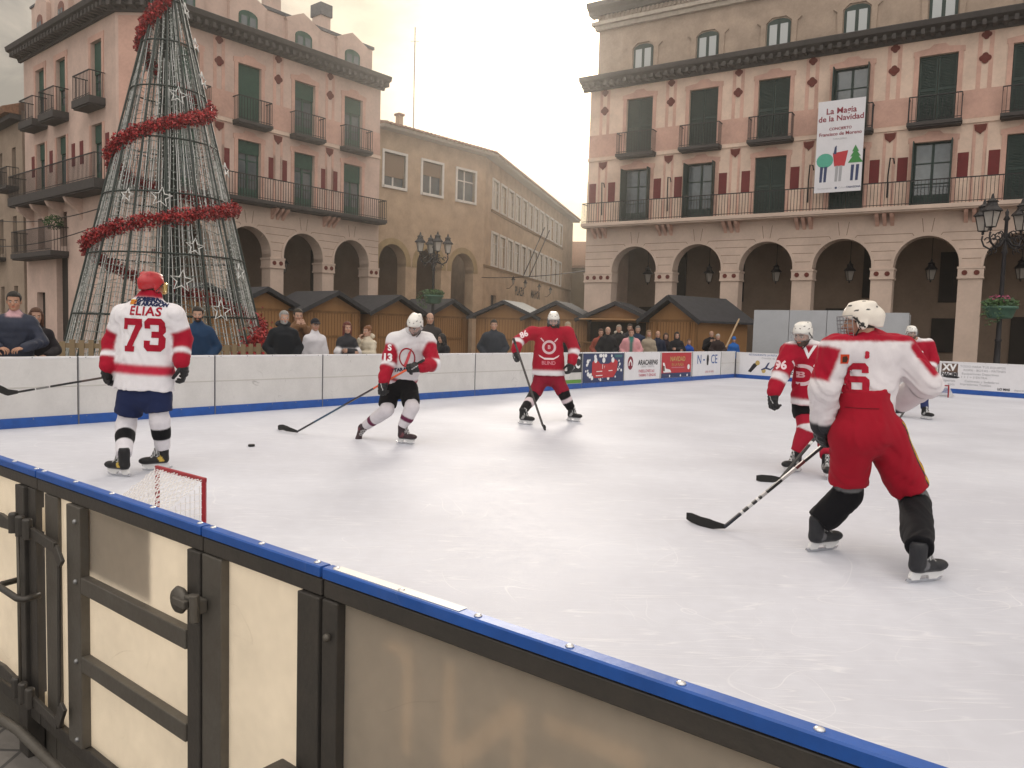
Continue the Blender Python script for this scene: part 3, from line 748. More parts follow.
bp = n.new('ShaderNodeBump'); bp.inputs['Strength'].default_value = .12; bp.inputs['Distance'].default_value = .01
l.new(m2('ADD', n2.outputs[0], m2('MULTIPLY', sm, -2.0)), bp.inputs['Height']); l.new(bp.outputs[0], b.inputs['Normal'])
cor = N0 - dN * 8.1 + Vector((.6206, .7841)) * .07; e1 = N0 + dN * 9 + Vector((.6206, .7841)) * .07; far = C0 + dB * 17
mb = MB(); mb.prism([(cor.x, cor.y), (e1.x, e1.y), (far.x, far.y), (C0.x, C0.y)], GZ + .02, 0.0)
tag(mb.build('ice', icem), kind='structure')

# ------------------------------------------------------------------ boards round the rink
def trans_mat(name, col, tr, rough=.5, noise=.08):
    m = mat(name, col, rough=rough, noise=noise, nscale=3.5, spec=.3)
    nt = m.node_tree; n = nt.nodes; l = nt.links; b = n['Principled BSDF']; out = n['Material Output']
    t = n.new('ShaderNodeBsdfTranslucent'); src = b.inputs['Base Color'].links[0].from_socket; l.new(src, t.inputs[0])
    mx = n.new('ShaderNodeMixShader'); mx.inputs[0].default_value = tr; l.new(b.outputs[0], mx.inputs[1]); l.new(t.outputs[0], mx.inputs[2]); l.new(mx.outputs[0], out.inputs[0])
    return m
def scuffs(m, dark=(.10, .09, .09), amt=.55, scale=2.2):
    """puck marks and scrapes, different on every board"""
    nt = m.node_tree; n = nt.nodes; l = nt.links; b = n['Principled BSDF']; src = b.inputs['Base Color'].links[0].from_socket
    tc = n.new('ShaderNodeTexCoord'); oi = n.new('ShaderNodeObjectInfo'); t = n.new('ShaderNodeTexNoise'); t.noise_dimensions = '4D'; t.inputs['Scale'].default_value = scale; t.inputs['Detail'].default_value = .5; t.inputs['Distortion'].default_value = 1.2
    mu = n.new('ShaderNodeMath'); mu.operation = 'MULTIPLY'; mu.inputs[1].default_value = 40.; l.new(oi.outputs['Random'], mu.inputs[0]); l.new(mu.outputs[0], t.inputs['W']); l.new(tc.outputs['Object'], t.inputs['Vector'])
    a = n.new('ShaderNodeMath'); a.operation = 'SUBTRACT'; a.inputs[1].default_value = .5; l.new(t.outputs[0], a.inputs[0]); a2 = n.new('ShaderNodeMath'); a2.operation = 'ABSOLUTE'; l.new(a.outputs[0], a2.inputs[0])
    r = n.new('ShaderNodeMapRange'); l.new(a2.outputs[0], r.inputs[0]); r.inputs[1].default_value = 0; r.inputs[2].default_value = .004; r.inputs[3].default_value = 1; r.inputs[4].default_value = 0
    k = n.new('ShaderNodeTexNoise'); k.noise_dimensions = '4D'; k.inputs['Scale'].default_value = 5.; k.inputs['Detail'].default_value = 4; l.new(mu.outputs[0], k.inputs['W']); l.new(tc.outputs['Object'], k.inputs['Vector'])
    kr = n.new('ShaderNodeMapRange'); l.new(k.outputs[0], kr.inputs[0]); kr.inputs[1].default_value = .52; kr.inputs[2].default_value = .66
    f = n.new('ShaderNodeMath'); f.operation = 'MULTIPLY'; l.new(r.outputs[0], f.inputs[0]); l.new(kr.outputs[0], f.inputs[1]); f2 = n.new('ShaderNodeMath'); f2.operation = 'MULTIPLY'; f2.inputs[1].default_value = amt; l.new(f.outputs[0], f2.inputs[0])
    sm_ = n.new('ShaderNodeMapRange'); l.new(k.outputs[0], sm_.inputs[0]); sm_.inputs[1].default_value = .55; sm_.inputs[2].default_value = .8; sm_.inputs[3].default_value = 0; sm_.inputs[4].default_value = .07
    mx_ = n.new('ShaderNodeMath'); mx_.operation = 'MAXIMUM'; l.new(f2.outputs[0], mx_.inputs[0]); l.new(sm_.outputs[0], mx_.inputs[1])
    mx = n.new('ShaderNodeMix'); mx.data_type = 'RGBA'; l.new(mx_.outputs[0], mx.inputs[0]); l.new(src, mx.inputs[6]); mx.inputs[7].default_value = (*dark, 1)
    l.new(mx.outputs[2], b.inputs['Base Color'])
    for q in n:
        if q.type == 'BSDF_TRANSLUCENT': l.new(mx.outputs[2], q.inputs[0])
    return m
boardm = trans_mat('board_plastic', (.76, .745, .73), .2, noise=.08)
bluem = mat('blue_plastic', (.012, .085, .36), rough=.45, noise=.18, nscale=9, bump=.05, spec=.5)
galv = mat('galvanised', (.30, .30, .30), rough=.45, metal=.6, noise=.2, nscale=20)
advw = mat('advert_white', (.74, .73, .75), rough=.5, noise=.05, nscale=5)
def colm(name, c, rough=.55): return mat(name, c, rough=rough, noise=.08, nscale=12)
ink = dict(black=colm('ink_black', (.015, .015, .02)), navy=colm('ink_navy', (.03, .045, .12)), red=colm('ink_red', (.45, .03, .04)), dred=colm('ink_dark_red', (.22, .01, .03)),
           blue=colm('ink_blue', (.03, .10, .32)), grey=colm('ink_grey', (.35, .35, .37)), pink=colm('ink_pink', (.55, .2, .25)), white=colm('ink_white', (.8, .8, .8)),
           gold=colm('ink_gold', (.5, .36, .12)), brown=colm('ink_brown', (.12, .07, .05)), green=colm('ink_green', (.12, .3, .05)), yellow=colm('ink_yellow', (.6, .5, .15)), teal=colm('ink_teal', (.05, .16, .18)))
FA = frame(A0.x, A0.y, dA.x, dA.y); FB = frame(C0.x, C0.y, dB.x, dB.y)
def board(Fm, x0, x1, label, group, top=.93, parts=None):
    t = empty('rink_board', Fm @ Vector(((x0 + x1) / 2, 0, GZ)), 0, label, 'rink board', group)
    inv = Matrix.Translation(-t.location)
    def b(): return MB(inv @ Fm)
    m = b(); m.box(x0 + .012, x1 - .012, 0, .018, .13, top - .03); m.build('panel', boardm, t, bevel=.003)
    m = b(); m.box(x0 + .01, x1 - .01, -.012, .012, -.0, .132); m.build('kick_strip', bluem, t, bevel=.004)
    m = b(); m.box(x0 + .012, x1 - .012, -.003, .05, top - .03, top); m.build('top_rail', advw, t, bevel=.004)
    m = b(); m.box(x0 + .012, x1 - .012, -.004, .0, .515, .532); m.build('seam_strip', mat('seam', (.55, .53, .5), rough=.5), t)
    m = b()
    for x in (x0 + .03, x1 - .07): m.box(x, x + .04, .05, .10, GZ, top - .03)
    m.box(x0 + .02, x1 - .02, .02, .05, GZ + .02, GZ + .06); m.box(x0 + .03, x0 + .06, .1, .5, GZ, GZ + .04)
    m.bar((x0 + .05, .10, .6), (x0 + .05, .5, GZ + .02), .03); m.build('support_frame', galv, t)
    m = b(); m.box(x0 - .004, x0 + .008, -.006, .06, .0, top - .003); m.build('joint_post', mat('joint', (.22, .22, .23), rough=.5, metal=.4), t)
    m = b()
    for k in range(5):
        x = lerp(x0 + .1, x1 - .1, k / 4); m.ball((x, -.004, top - .014), .008, 6); m.ball((x, -.014, .11), .008, 6)
    m.build('rivet', galv, t)
    t['_f'] = 1; del t['_f']
    return t, b
def advert(t, b, x0, x1, z0, z1, bgm, drawer, label=None):
    m = b(); m.box(x0, x1, -.008, -.004, z0, z1); a = m.build('advert', bgm, t)
    if label: a['label'] = label
    mats = []; m = b()
    def use(k):
        if ink[k] not in mats: mats.append(ink[k])
        return mats.index(ink[k])
    drawer(m, use, (x0 + x1) / 2)
    if m.v: m.build('print', mats, a)
Y0 = -.0105; Y1 = -.0125; Y2 = -.0145; Y3 = -.0165
JA = [.94 - 2.035 * 2, .94 - 2.035, .94, 2.94, 4.98, 6.95, 8.98, 11.02, 13.06, 15.1, 17.18, 19.24, 21.38, 22.55]
lab = {0: 'white board section with blue kick strip, farthest left by the stone corner', 1: 'white board section in front of the man in the navy puffer jacket', 2: 'white board section directly behind the player wearing 73',
       3: 'plain white board section right of player 73, in front of the pallet fence', 4: 'plain white board section in front of the grey-haired man and the boy in white', 5: 'plain white board section behind the crouching player with the orange and black stick',
       6: 'plain white board section just left of the vertical joint near the man in dark jacket', 7: 'plain white board section behind the red player who holds his stick upright'}
def draw_ic(m, use, c):
    k = use('white'); text_on(m, 'IC', 12.80, .66, .42, Y1, off=.012, mi=k, sx=.8)
def draw_snow(m, use, c):
    rr = random.Random(3); k = use('white'); r = use('red')
    for i in range(34):
        a = rr.uniform(0, 6.28); px = 14.08 + .86 * math.cos(a) * rr.uniform(.75, 1.08); pz = .53 + .36 * math.sin(a) * rr.uniform(.75, 1.05)
        px = min(max(px, 13.2), 14.95); pz = min(max(pz, .2), .84); s = rr.choice((.02, .03, .04, .06)); s = min(s, px - 13.1, 15.05 - px, pz - .14, .89 - pz); flat(m, disc_pts(px, pz, s, 12), Y1 + .0004 * (i % 3), k)
    flat(m, [(13.5, .35), (13.62, .25), (14.55, .25), (14.72, .42), (14.76, .68), (14.6, .74), (14.3, .62), (13.9, .62), (13.66, .76), (13.5, .66)], Y2, r)
    for px in (13.66, 14.05, 14.5): flat(m, disc_pts(px, .72, .075, 12), Y3, k)
    text_on(m, '1', 14.0, .54, .16, Y3, off=.004, mi=k); text_on(m, 'F', 14.1, .53, .1, Y3, mi=k)
    for x, z, w_ in ((13.85, .42, .14), (14.4, .43, .1), (13.85, .31, .16)): flat(m, [(x - w_, z - .012), (x + w_, z - .006), (x + w_, z + .014), (x - w_, z + .01)], Y3, k)
    t_ = use('teal'); flat(m, [(14.6, .79), (14.98, .79), (14.98, .86), (14.6, .86)], Y2, t_)
def draw_ara(m, use, c):
    r = use('dred'); flat(m, disc_pts(15.43, .62, .15, 20, rz=.19), Y1, r); w_ = use('white')
    flat(m, [(15.33, .54), (15.33, .62), (15.43, .74), (15.53, .62), (15.53, .54), (15.48, .54), (15.48, .62), (15.43, .67), (15.38, .62), (15.38, .54)], Y2, w_)
    text_on(m, 'ARACARPAS', 16.42, .62, .20, Y1, off=.006, mi=use('black'), sx=1.02)
    text_on(m, 'CARPAS Y EVENTOS', 16.4, .505, .085, Y1, mi=use('grey')); text_on(m, 'PABELLONES 3x3', 16.35, .375, .12, Y1, off=.003, mi=use('pink')); text_on(m, 'TARIMAS Y GRADAS', 16.4, .255, .11, Y1, off=.003, mi=use('pink'))
def draw_red(m, use, c):
    k = use('navy'); flat(m, [(17.24, .14), (19.16, .14), (19.16, .28), (17.24, .28)], Y1, k); g = use('gold')
    text_on(m, 'NAVIDAD', 18.25, .70, .2, Y1, off=.004, mi=g, sx=1.1); text_on(m, 'EN LA PLAZA', 18.25, .53, .13, Y1, mi=g)
    p = use('pink'); flat(m, [(17.85, .43), (18.7, .43), (18.7, .455), (17.85, .455)], Y1, p); w_ = use('white'); flat(m, disc_pts(18.98, .45, .085, 10), Y1, w_)
    flat(m, [(17.36, .30), (17.85, .30), (17.78, .38), (17.5, .42), (17.4, .6), (17.3, .6)], Y1, w_); flat(m, [(17.3, .36), (17.44, .34), (17.42, .5), (17.3, .52)], Y2, use('brown'))
    for x in (17.75, 18.45, 18.9): flat(m, disc_pts(x, .19, .04, 8), Y2, w_)
def draw_nice(m, use, c):
    bl = use('blue'); text_on(m, 'N', 19.72, .66, .42, Y1, off=.002, mi=bl, sx=1.0); text_on(m, 'CE', 20.82, .66, .42, Y1, off=.002, mi=bl, sx=1.0)
    k = use('black'); flat(m, [(20.28, .48), (20.38, .48), (20.42, .66), (20.4, .78), (20.33, .84), (20.27, .78), (20.25, .66)], Y1, k); flat(m, [(20.0, .63), (20.12, .63), (20.12, .68), (20.0, .68)], Y1, bl)
    text_on(m, 'pista de hielo', 20.5, .27, .12, Y1, mi=use('pink'))
for i in range(len(JA) - 1):
    L = lab.get(i) or {8: 'board section with the navy snowball poster and red sleigh', 9: 'board section carrying the white ARACARPAS sign', 10: 'board section with the red Christmas poster', 11: 'board section with the white N-ICE sign', 12: 'short blank white board section in the far corner of the rink'}[i]
    t, b = board(FA, JA[i], JA[i + 1], L, 'rink boards')
    if i == 7:
        advert(t, b, 12.4, 13.03, .42, .9, ink['black'], draw_ic, 'black sign ending in the letters IC')
        advert(t, b, 12.2, 13.03, .145, .235, ink['green'], lambda m, u, c: None)
    if i == 8: advert(t, b, 13.09, 15.07, .135, .9, ink['navy'], draw_snow)
    if i == 9: advert(t, b, 15.14, 17.14, .135, .9, advw, draw_ara)
    if i == 10: advert(t, b, 17.24, 19.16, .139, .9, ink['red'], draw_red)
    if i == 11: advert(t, b, 19.3, 21.32, .135, .9, advw, draw_nice)
JB = [0.01, 2.05, 4.1, 6.15, 6.62, 9.0, 11.04, 13.1, 15.1]
def draw_a(m, use, c):
    text_on(m, 'RESTAURANTE LA PISTA Y TERRAZA DE INVIERNO', 1.62, .83, .085, Y1, mi=use('blue'), sx=1.15); text_on(m, 'Comidas de 13 h | Cenas de 20 h', 1.7, .73, .09, Y1, mi=use('grey'), sx=1.15)
    g = use('grey'); k = use('black'); flat(m, [(.5, .25), (.62, .22), (.86, .48), (.8, .56), (.7, .53)], Y1, k); o = use('gold'); flat(m, disc_pts(.86, .56, .085, 12), Y2, o); flat(m, disc_pts(1.1, .3, .08, 12), Y2, o)
    bl = use('navy')
    pts = [(1.0, .35), (1.15, .42), (1.25, .58), (1.32, .6), (1.22, .42), (1.35, .38), (1.5, .5), (1.52, .47), (1.35, .33), (1.18, .37), (1.02, .31)]
    flat(m, pts, Y3, bl); text_on(m, 'Alimentos', 2.15, .44, .2, Y1, off=.004, mi=use('blue'), sx=1.1); text_on(m, 'TARAZONA', 2.1, .27, .13, Y1, off=.003, mi=k, sx=1.2)
def draw_xv(m, use, c):
    br_ = use('brown'); w_ = use('white'); k = use('black'); g = use('grey')
    flat(m, [(6.7, .60), (7.13, .60), (7.13, .85), (6.7, .85)], Y1, br_); text_on(m, 'XV', 6.91, .73, .26, Y2, off=.012, mi=w_)
    text_on(m, 'NACIMI', 6.92, .545, .13, Y1, off=.006, mi=k); flat(m, [(6.7, .475), (6.85, .44), (7.12, .43), (7.2, .47), (7.1, .5), (6.8, .51)], Y2, k)
    text_on(m, 'deportes', 6.9, .36, .1, Y1, mi=g); text_on(m, 'xota', 6.98, .26, .1, Y1, mi=g)
    for z, s, x in (('TODO PARA TUS EQUIPOS', .78, 7.75), ('ROPA - BOTAS - PATINES', .68, 7.8), ('Equipaciones Deportivas', .58, 7.7), ('1 + 1 = 3 EXTRA', .48, 7.55), ('Camisetas y Sudaderas', .37, 7.75), ('Impresiones Textiles', .28, 7.6)): text_on(m, z, x, s, .085, Y1, mi=g, sx=1.1)
    text_on(m, 'LO MAS', 8.3, .2, .085, Y1, off=.004, mi=k); text_on(m, 'deportivo', 8.7, .2, .08, Y1, mi=g)
def draw_y(m, use, c):
    rr = random.Random(5)
    for i in range(16):
        x = rr.uniform(6.2, 6.52); z = rr.uniform(.25, .82); flat(m, [(x - .05, z - .04), (x + .04, z - .05), (x + .06, z + .05), (x - .03, z + .04)], Y1 - .0004 * i, use('yellow' if i % 3 else 'brown'))
labB = ['right-hand board section with the pale Alimentos sign beside the corner', 'board section hidden mostly behind the two players on the right', 'board section behind the helmet of the player in white and red', 'board section behind the far goal', 'narrow board section with a yellow patterned poster beside the far goal',
        'board section with the brown XV sign and lines of grey writing', 'white board section under the green planter', 'white board section beyond the planter, at the right', 'white board section farthest right']
for i in range(len(JB) - 1):
    t, b = board(FB, JB[i], JB[i + 1], labB[i], 'rink boards', top=.905)
    if i == 0: advert(t, b, .16, 2.0, .135, .87, advw, lambda m, u, c: None); 
    if i == 1: advert(t, b, 2.09, 3.2, .135, .87, advw, lambda m, u, c: None)
    if i == 0:
        mats = []; m = b()
        def use(k):
            if ink[k] not in mats: mats.append(ink[k])
            return mats.index(ink[k])
        draw_a(m, use, 0); m.build('print', mats, t)
    if i == 4: advert(t, b, 6.17, 6.57, .135, .87, ink['gold'], draw_y)
    if i == 5: advert(t, b, 6.66, 8.9, .135, .87, advw, draw_xv)

# ------------------------------------------------------------------ near boards seen from outside
FN = frame(N0.x, N0.y, dN.x, dN.y)
steel_d = mat('painted_steel', (.055, .051, .047), rough=.45, metal=.3, noise=.4, nscale=14, col2=(.10, .085, .07), bump=.08, bscale=60)
steel_g = mat('dull_steel', (.13, .12, .105), rough=.5, metal=.4, noise=.5, nscale=9, col2=(.075, .06, .045), bump=.08, bscale=60)
nearm = trans_mat('backlit_plastic', (.90, .845, .745), .80, noise=.10)
scuffs(boardm); scuffs(nearm, (.30, .24, .18), .35, 3.); scuffs(bluem, (.25, .30, .40), .5, 4.)
sheetm = trans_mat('advert_sheet', (.22, .16, .165), .13)
def near_section(x0, x1, label, px0, px1, posts, rails=(), leg=None, name='rink_board', sheet=None, cap=True, gate=False, sheet_letters=False, cat='rink board'):
    t = empty(name, FN @ Vector(((x0 + x1) / 2, 0, GZ)), 0, label, cat, 'near boards seen from outside' if name == 'rink_board' else None)
    inv = Matrix.Translation(-t.location); b = lambda: MB(inv @ FN)
    m = b(); m.box(px0 - .01, px1 + .01, .02, .030, .06, .885); m.build('panel', nearm, t)
    if cap:
        m = b(); m.prism([(-.004, .911), (.026, .911), (.026, .931), (.023, .934), (-.001, .934), (-.004, .931)], x0 + .003, x1 - .003, axis='x'); m.build('cap_strip', bluem, t)
        m = b(); nn = max(2, int(round((x1 - x0) / .19)))
        for k in range(nn):
            x = x0 + .03 + (x1 - x0 - .06) * k / (nn - 1); m.lathe([(.008, 0), (.007, .002), (.0035, .0038), (.0005, .004)], (x, .011, .934), 12)
        m.build_each('rivet', mat('rivet_metal', (.65, .65, .66), rough=.3, metal=.6), t, smooth=True)
    m = b(); m.box(x0 + .002, x1 - .002, -.0, .034, .868, .906); m.build('top_rail', steel_d, t, bevel=.003)
    m = b(); m.box(x0 + .002, x1 - .002, -.0, .045, .045, .092); m.build('bottom_rail', steel_d, t, bevel=.003)
    m = b(); m.box(x0 + .001, x1 - .001, .05, .062, GZ, .04); m.build('base_sheet', steel_g, t)
    for a, c, y0, y1, mm in posts:
        m = b(); m.box(a, c, y0, y1, .094 if not (leg and abs(leg - a) < .02) else GZ, .866); m.build('post', mm, t, bevel=.003)
    for a, c, z0, z1 in rails:
        m = b(); m.box(a, c, -.012, .016, z0, z1); m.build('crossbar', steel_g, t, bevel=.003)
    if sheet:
        for a, c, z0, z1 in sheet:
            m = b(); m.box(a, c, .0315, .035, z0, z1); q = m.build('advert', sheetm, t)
            q['label'] = 'sign sheet fixed on the ice side, seen as a shadow through the panel'
    return t, b
near_section(-2.9, -1.9, 'near board section farthest left, by the corner of the rink', -2.84, -1.96, [(-2.9, -2.84, 0, .04, steel_d), (-1.96, -1.9, 0, .04, steel_d)])
for q in range(3):
    near_section(-2.9 - 2 * (q + 1), -2.9 - 2 * q, 'near board section out at the rink corner, %s one along past the corner' % ['first', 'second', 'third'][q], -2.9 - 2 * (q + 1) + .06, -2.9 - 2 * q - .06, [(-2.9 - 2 * (q + 1), -2.84 - 2 * (q + 1), 0, .04, steel_d), (-2.96 - 2 * q, -2.9 - 2 * q, 0, .04, steel_d)])
tL, b = near_section(-1.9, .314, 'cream backlit board section left of the gate with a long leg post', -1.84, .16, [(-1.9, -1.84, 0, .04, steel_d), (.155, .232, -.012, .045, steel_d), (.234, .300, -.0, .04, steel_d)], leg=.155)
m = b(); m.tube([(-.3, -.09, .02), (.26, -.05, .03), (.6, -.04, .0), (1.3, -.04, -.005)], .017, 8); m.build('ground_tube', steel_g, tL, True)
m = b()
for z in (.718, .16):
    m.prism([(-.35, z - .055), (.06, z - .02), (.17, z - .012), (.17, z + .02), (.06, z + .03), (-.35, z + .0)], -.03, -.016, axis='y')
m.build_each('hinge_plate', steel_d, tL, bevel=.002)
gt, b = near_section(.318, 1.362, 'rink gate with two cross bars, hinge arms and a latch', .33, 1.30, [(.378, .478, .0, .014, steel_g), (.575, .672, -.012, .018, steel_g), (1.300, 1.360, -.008, .045, steel_d)],
    rails=[(.674, 1.298, .598, .650), (.674, 1.298, .348, .398)], name='rink_gate', sheet=[(.60, 1.05, .655, .862)], cat='gate')
m = b()
for z in (.735, .155):
    m.bar((.20, -.030, z + .01), (.54, -.030, z - .015), .012, .034); m.bar((.54, -.03, z - .015), (.585, -.03, z - (.06 if z > .5 else -.06)), .012, .036)
    for x in (.22, .28, .34): m.lathe([(.016, -.02), (.016, .045), (.012, .05)], (x, -.04, z - .004), 8)
m.tube([(.565, -.03, .67), (.560, -.03, .5), (.556, -.03, .25), (.550, -.03, .205)], .007, 6)
m.build('hinge_arm', steel_d, gt, bevel=.002)
m = b(); m.tube([(.13, -.0, .515), (.13, -.05, .512), (.15, -.062, .51), (.31, -.062, .507), (.33, -.05, .506), (.33, -.0, .508)], .011, 8); m.build('handle', steel_d, gt, True)
m = b(); m.tube([(.245, -.035, .75), (.245, -.035, .11)], .005, 6); m.build('bolt_rod', steel_g, gt, True)
m = b(); m.M = m.M @ Matrix.Translation((1.305, -.03, .738)) @ Matrix.Rotation(R_(90), 4, 'X'); m.lathe([(.001, -.011), (.030, -.010), (.036, 0), (.030, .010), (.001, .011)], (0, 0, 0), 18); m.build('latch_disc', steel_g, gt, True)
m = b(); m.box(1.33, 1.40, -.034, -.008, .722, .757); m.tube([(1.395, -.04, .705), (1.395, -.04, .775)], .013, 8); m.box(1.30, 1.36, -.05, -.035, .73, .75); m.build('latch', steel_g, gt, bevel=.003)
m = b()
for z in (.82, .12, .63, .375):
    m.ball((.645, -.014, z), .008, 8)
m.build('bolt', galv, gt, True)
m = b()
for z in (.77, .13): m.box(.34, .352, .006, .018, z - .04, z + .04)
m.build('slot_strip', nearm, gt)
near_section(1.364, 1.842, 'narrow cream backlit board section between the gate latch and the wide panel', 1.45, 1.766, [(1.366, 1.452, -.004, .03, steel_g), (1.766, 1.840, -.008, .045, steel_d)])
tR, b = near_section(1.846, 3.9, 'wide near board section with a sign showing through from behind', 1.90, 3.84, [(1.848, 1.897, -.004, .04, steel_d), (3.84, 3.898, 0, .04, steel_d)], sheet=[(1.90, 3.84, .06, .868)])
m = b()
y = .0305
for pts in ([(2.02, .82), (2.10, .82), (2.10, .60), (2.075, .60), (2.075, .795), (2.02, .795)], [(2.185, .82), (2.215, .82), (2.215, .66), (2.35, .80), (2.38, .80), (2.38, .3), (2.35, .3), (2.35, .745), (2.215, .60), (2.185, .60)], [(2.42, .80), (2.61, .80), (2.61, .5), (2.585, .5), (2.585, .765), (2.42, .765)], [(2.42, .71), (2.55, .71), (2.55, .68), (2.42, .68)],
            [(2.68, .79), (2.71, .79), (2.71, .3), (2.68, .3)], [(2.78, .79), (2.97, .79), (2.97, .76), (2.78, .76)]):
    m.prism(pts, y, y + .012, axis='y')
cut = m.build('sign_letters', sheetm); sh_ = [q for q in bpy.data.objects if q.parent == tR and q.name.startswith('advert')][0]
md = sh_.modifiers.new('cut', 'BOOLEAN'); md.operation = 'DIFFERENCE'; md.object = cut; md.solver = 'EXACT'; cut.parent = tR
bpy.context.view_layer.update(); me = bpy.data.meshes.new_from_object(sh_.evaluated_get(bpy.context.evaluated_depsgraph_get())); sh_.modifiers.clear(); sh_.data = me
lm = trans_mat('letter_film', (.6, .48, .42), .34); cut.data.materials[0] = lm
for v in cut.data.vertices: pass
m = b(); m.ball((1.875, -.012, .79), .009, 10); m.build('bolt', steel_g, tR, True)
# worn white patch where the blue film of the cap has peeled
m = b(); m.prism([(.003, .9343), (.0265, .9343), (.0265, .9352), (.003, .9352)], 1.875, 2.235, axis='x'); m.build('peeled_patch', mat('bare_white', (.72, .70, .66), rough=.5, noise=.1, nscale=20), tR)
for q in range(2):
    near_section(3.9 + 2.0 * q, 5.9 + 2.0 * q, 'near board section %s the wide panel, out of the light' % ['right of', 'second to the right of'][q], 3.96 + 2 * q, 5.84 + 2 * q, [(3.9 + 2 * q, 3.96 + 2 * q, 0, .04, steel_d), (5.84 + 2 * q, 5.9 + 2 * q, 0, .04, steel_d)])
mb = MB(FN); mb.box(1.735, 1.80, -.075, -.02, GZ, .478)
t = mb.build('prop_post', steel_d, bevel=.004); tag(t, 'short black capped post standing against the near boards below the panel joint', 'post')

# ------------------------------------------------------------------ goals and puck
goalred = mat('goal_red', (.30, .012, .02), rough=.4, noise=.15, nscale=20)
netm = mat('net_cord', (.72, .70, .70), rough=.9)
def goal(px, py, Y, ax, back, w_, h_, label, lift=0):
    a = J(px, py, Y); a.z = 0; ax = Vector((*ax, 0)).normalized(); bk = Vector((*back, 0)).normalized(); up = Vector((0, 0, 1))
    t = empty('ice_hockey_goal', a, 0, label, 'goal', 'small goals'); P = lambda u, d, z: ax * u + bk * d + up * z
    m = MB(); m.bar(P(0, 0, 0), P(0, 0, h_), .028); m.bar(P(w_, 0, 0), P(w_, 0, h_), .028); m.build('goal_post', goalred, t, bevel=.004)
    m = MB(); m.bar(P(-.014, 0, h_ + .014), P(w_ + .014, 0, h_ + .014), .03); m.build('crossbar', goalred, t, bevel=.004)
    m = MB(); D = h_ * 1.6; m.tube([P(0, 0, .014), P(.03, D, .014), P(w_ - .03, D, .014), P(w_, 0, .014)], .012, 6); m.build('base_frame', mat('goal_white', (.7, .7, .7), rough=.4), t, True)
    m = MB(); rr = random.Random(2); nu, nv = int(w_ / .04), int(h_ * 1.9 / .04)
    def q(i, k):
        s = k / nv; sag = .04 * math.sin(math.pi * s) * math.sin(math.pi * i / nu); j1 = rr.uniform(-.006, .006)
        return P(w_ * i / nu + j1, D * s + sag + .015, h_ * (1 - s) ** 1.1 + .01 + j1)
    G = [[q(i, k) for k in range(nv + 1)] for i in range(nu + 1)]
    for i in range(nu + 1):
        for k in range(nv + 1):
            if i < nu and k < nv:
                m.tube([G[i][k], G[i + 1][k + 1]], .0036, 3, cap=False); m.tube([G[i + 1][k], G[i][k + 1]], .0036, 3, cap=False)
    for u in (0, w_):
        for k in range(nv):
            s = k / nv; z = h_ * (1 - s) ** 1.1; n_ = max(1, int(z / .05)); m.tube([P(u, D * s, z), P(u, D * s, 0.01)], .0036, 3, cap=False)
        for z in [h_ * f for f in (.15, .3, .45, .6, .75, .9)]: m.tube([P(u, 0, z), P(u, D * (1 - (z / h_) ** .9), z)], .0036, 3, cap=False)
    m.build('net', netm, t)
    return t
goal(204, 529.5, 5.35, (-dN.x, -dN.y), (-.614, -.79), .66, .325, 'small red goal with a white net standing close behind the near boards')
goal(948, 397.5, 20.2, (-dB.x, -dB.y), (.739, .674), .95, .30, 'small red goal at the far end below the XV sign')
pk = J(251.5, 446.5, 9.0); k_ = EYE.z / (EYE.z - pk.z); pk = EYE + (pk - EYE) * k_
m = MB(); m.lathe([(.036, 0), (.0385, .002), (.0385, .023), (.036, .025)], (0, 0, 0), 24); t = m.build('puck', mat('rubber', (.015, .015, .015), rough=.6)); t.location = (pk.x, pk.y, .001)
tag(t, 'black puck lying on the ice left of the crouching player', 'puck')
# ------------------------------------------------------------------ buildings
cream = mat('cream_render', (.66, .50, .40), rough=.85, noise=.2, nscale=1.1, bump=.1, bscale=30)
pink = mat('pink_render', (.56, .345, .275), rough=.85, noise=.22, nscale=1.2, bump=.1, bscale=30)
pinkL = mat('faded_pink_render', (.56, .41, .345), rough=.85, noise=.2, nscale=1.1, bump=.1, bscale=30)
stone_c = mat('arcade_render', (.56, .435, .36), rough=.85, noise=.15, nscale=1.1, bump=.1, bscale=25)
attic_m = mat('attic_render', (.38, .29, .225), rough=.85, noise=.25, nscale=1.5)
cornm = mat('cornice_wood', (.055, .048, .046), rough=.8, noise=.25, nscale=6)
mouldm = mat('moulding', (.42, .36, .30), rough=.8, noise=.2, nscale=5)
medm = mat('medallion_red', (.13, .028, .02), rough=.8, noise=.25, nscale=8)
panm = mat('painted_red', (.145, .022, .022), rough=.8, noise=.15, nscale=6)
groovem = mat('groove', (.24, .165, .12), rough=.9)
ironm = mat('iron', (.022, .020, .022), rough=.5, metal=.3)
greenR = mat('dark_green_wood', (.014, .034, .028), rough=.5, noise=.3, nscale=7, stretch=(1, 1, .2))
greenL = mat('green_blind', (.020, .070, .048), rough=.55, noise=.2, nscale=6)
glassm = mat('window_glass', (.10, .12, .13), rough=.06, spec=1.0, noise=.4, nscale=.7)
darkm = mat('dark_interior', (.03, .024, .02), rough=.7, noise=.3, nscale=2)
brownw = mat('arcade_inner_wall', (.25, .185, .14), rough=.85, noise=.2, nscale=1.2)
ceilm = mat('arcade_ceiling', (.22, .17, .13), rough=.9)
slatem = mat('slate_roof', (.10, .10, .11), rough=.7, noise=.3, nscale=8)
tilem = mat('clay_tiles', (.26, .14, .085), rough=.85, noise=.4, nscale=10, bump=.5, bscale=12)
sandm = mat('ochre_stone', (.44, .315, .215), rough=.85, noise=.22, nscale=1.5, bump=.15, bscale=18)
whitep = mat('white_frame', (.62, .58, .54), rough=.6, noise=.1, nscale=6)
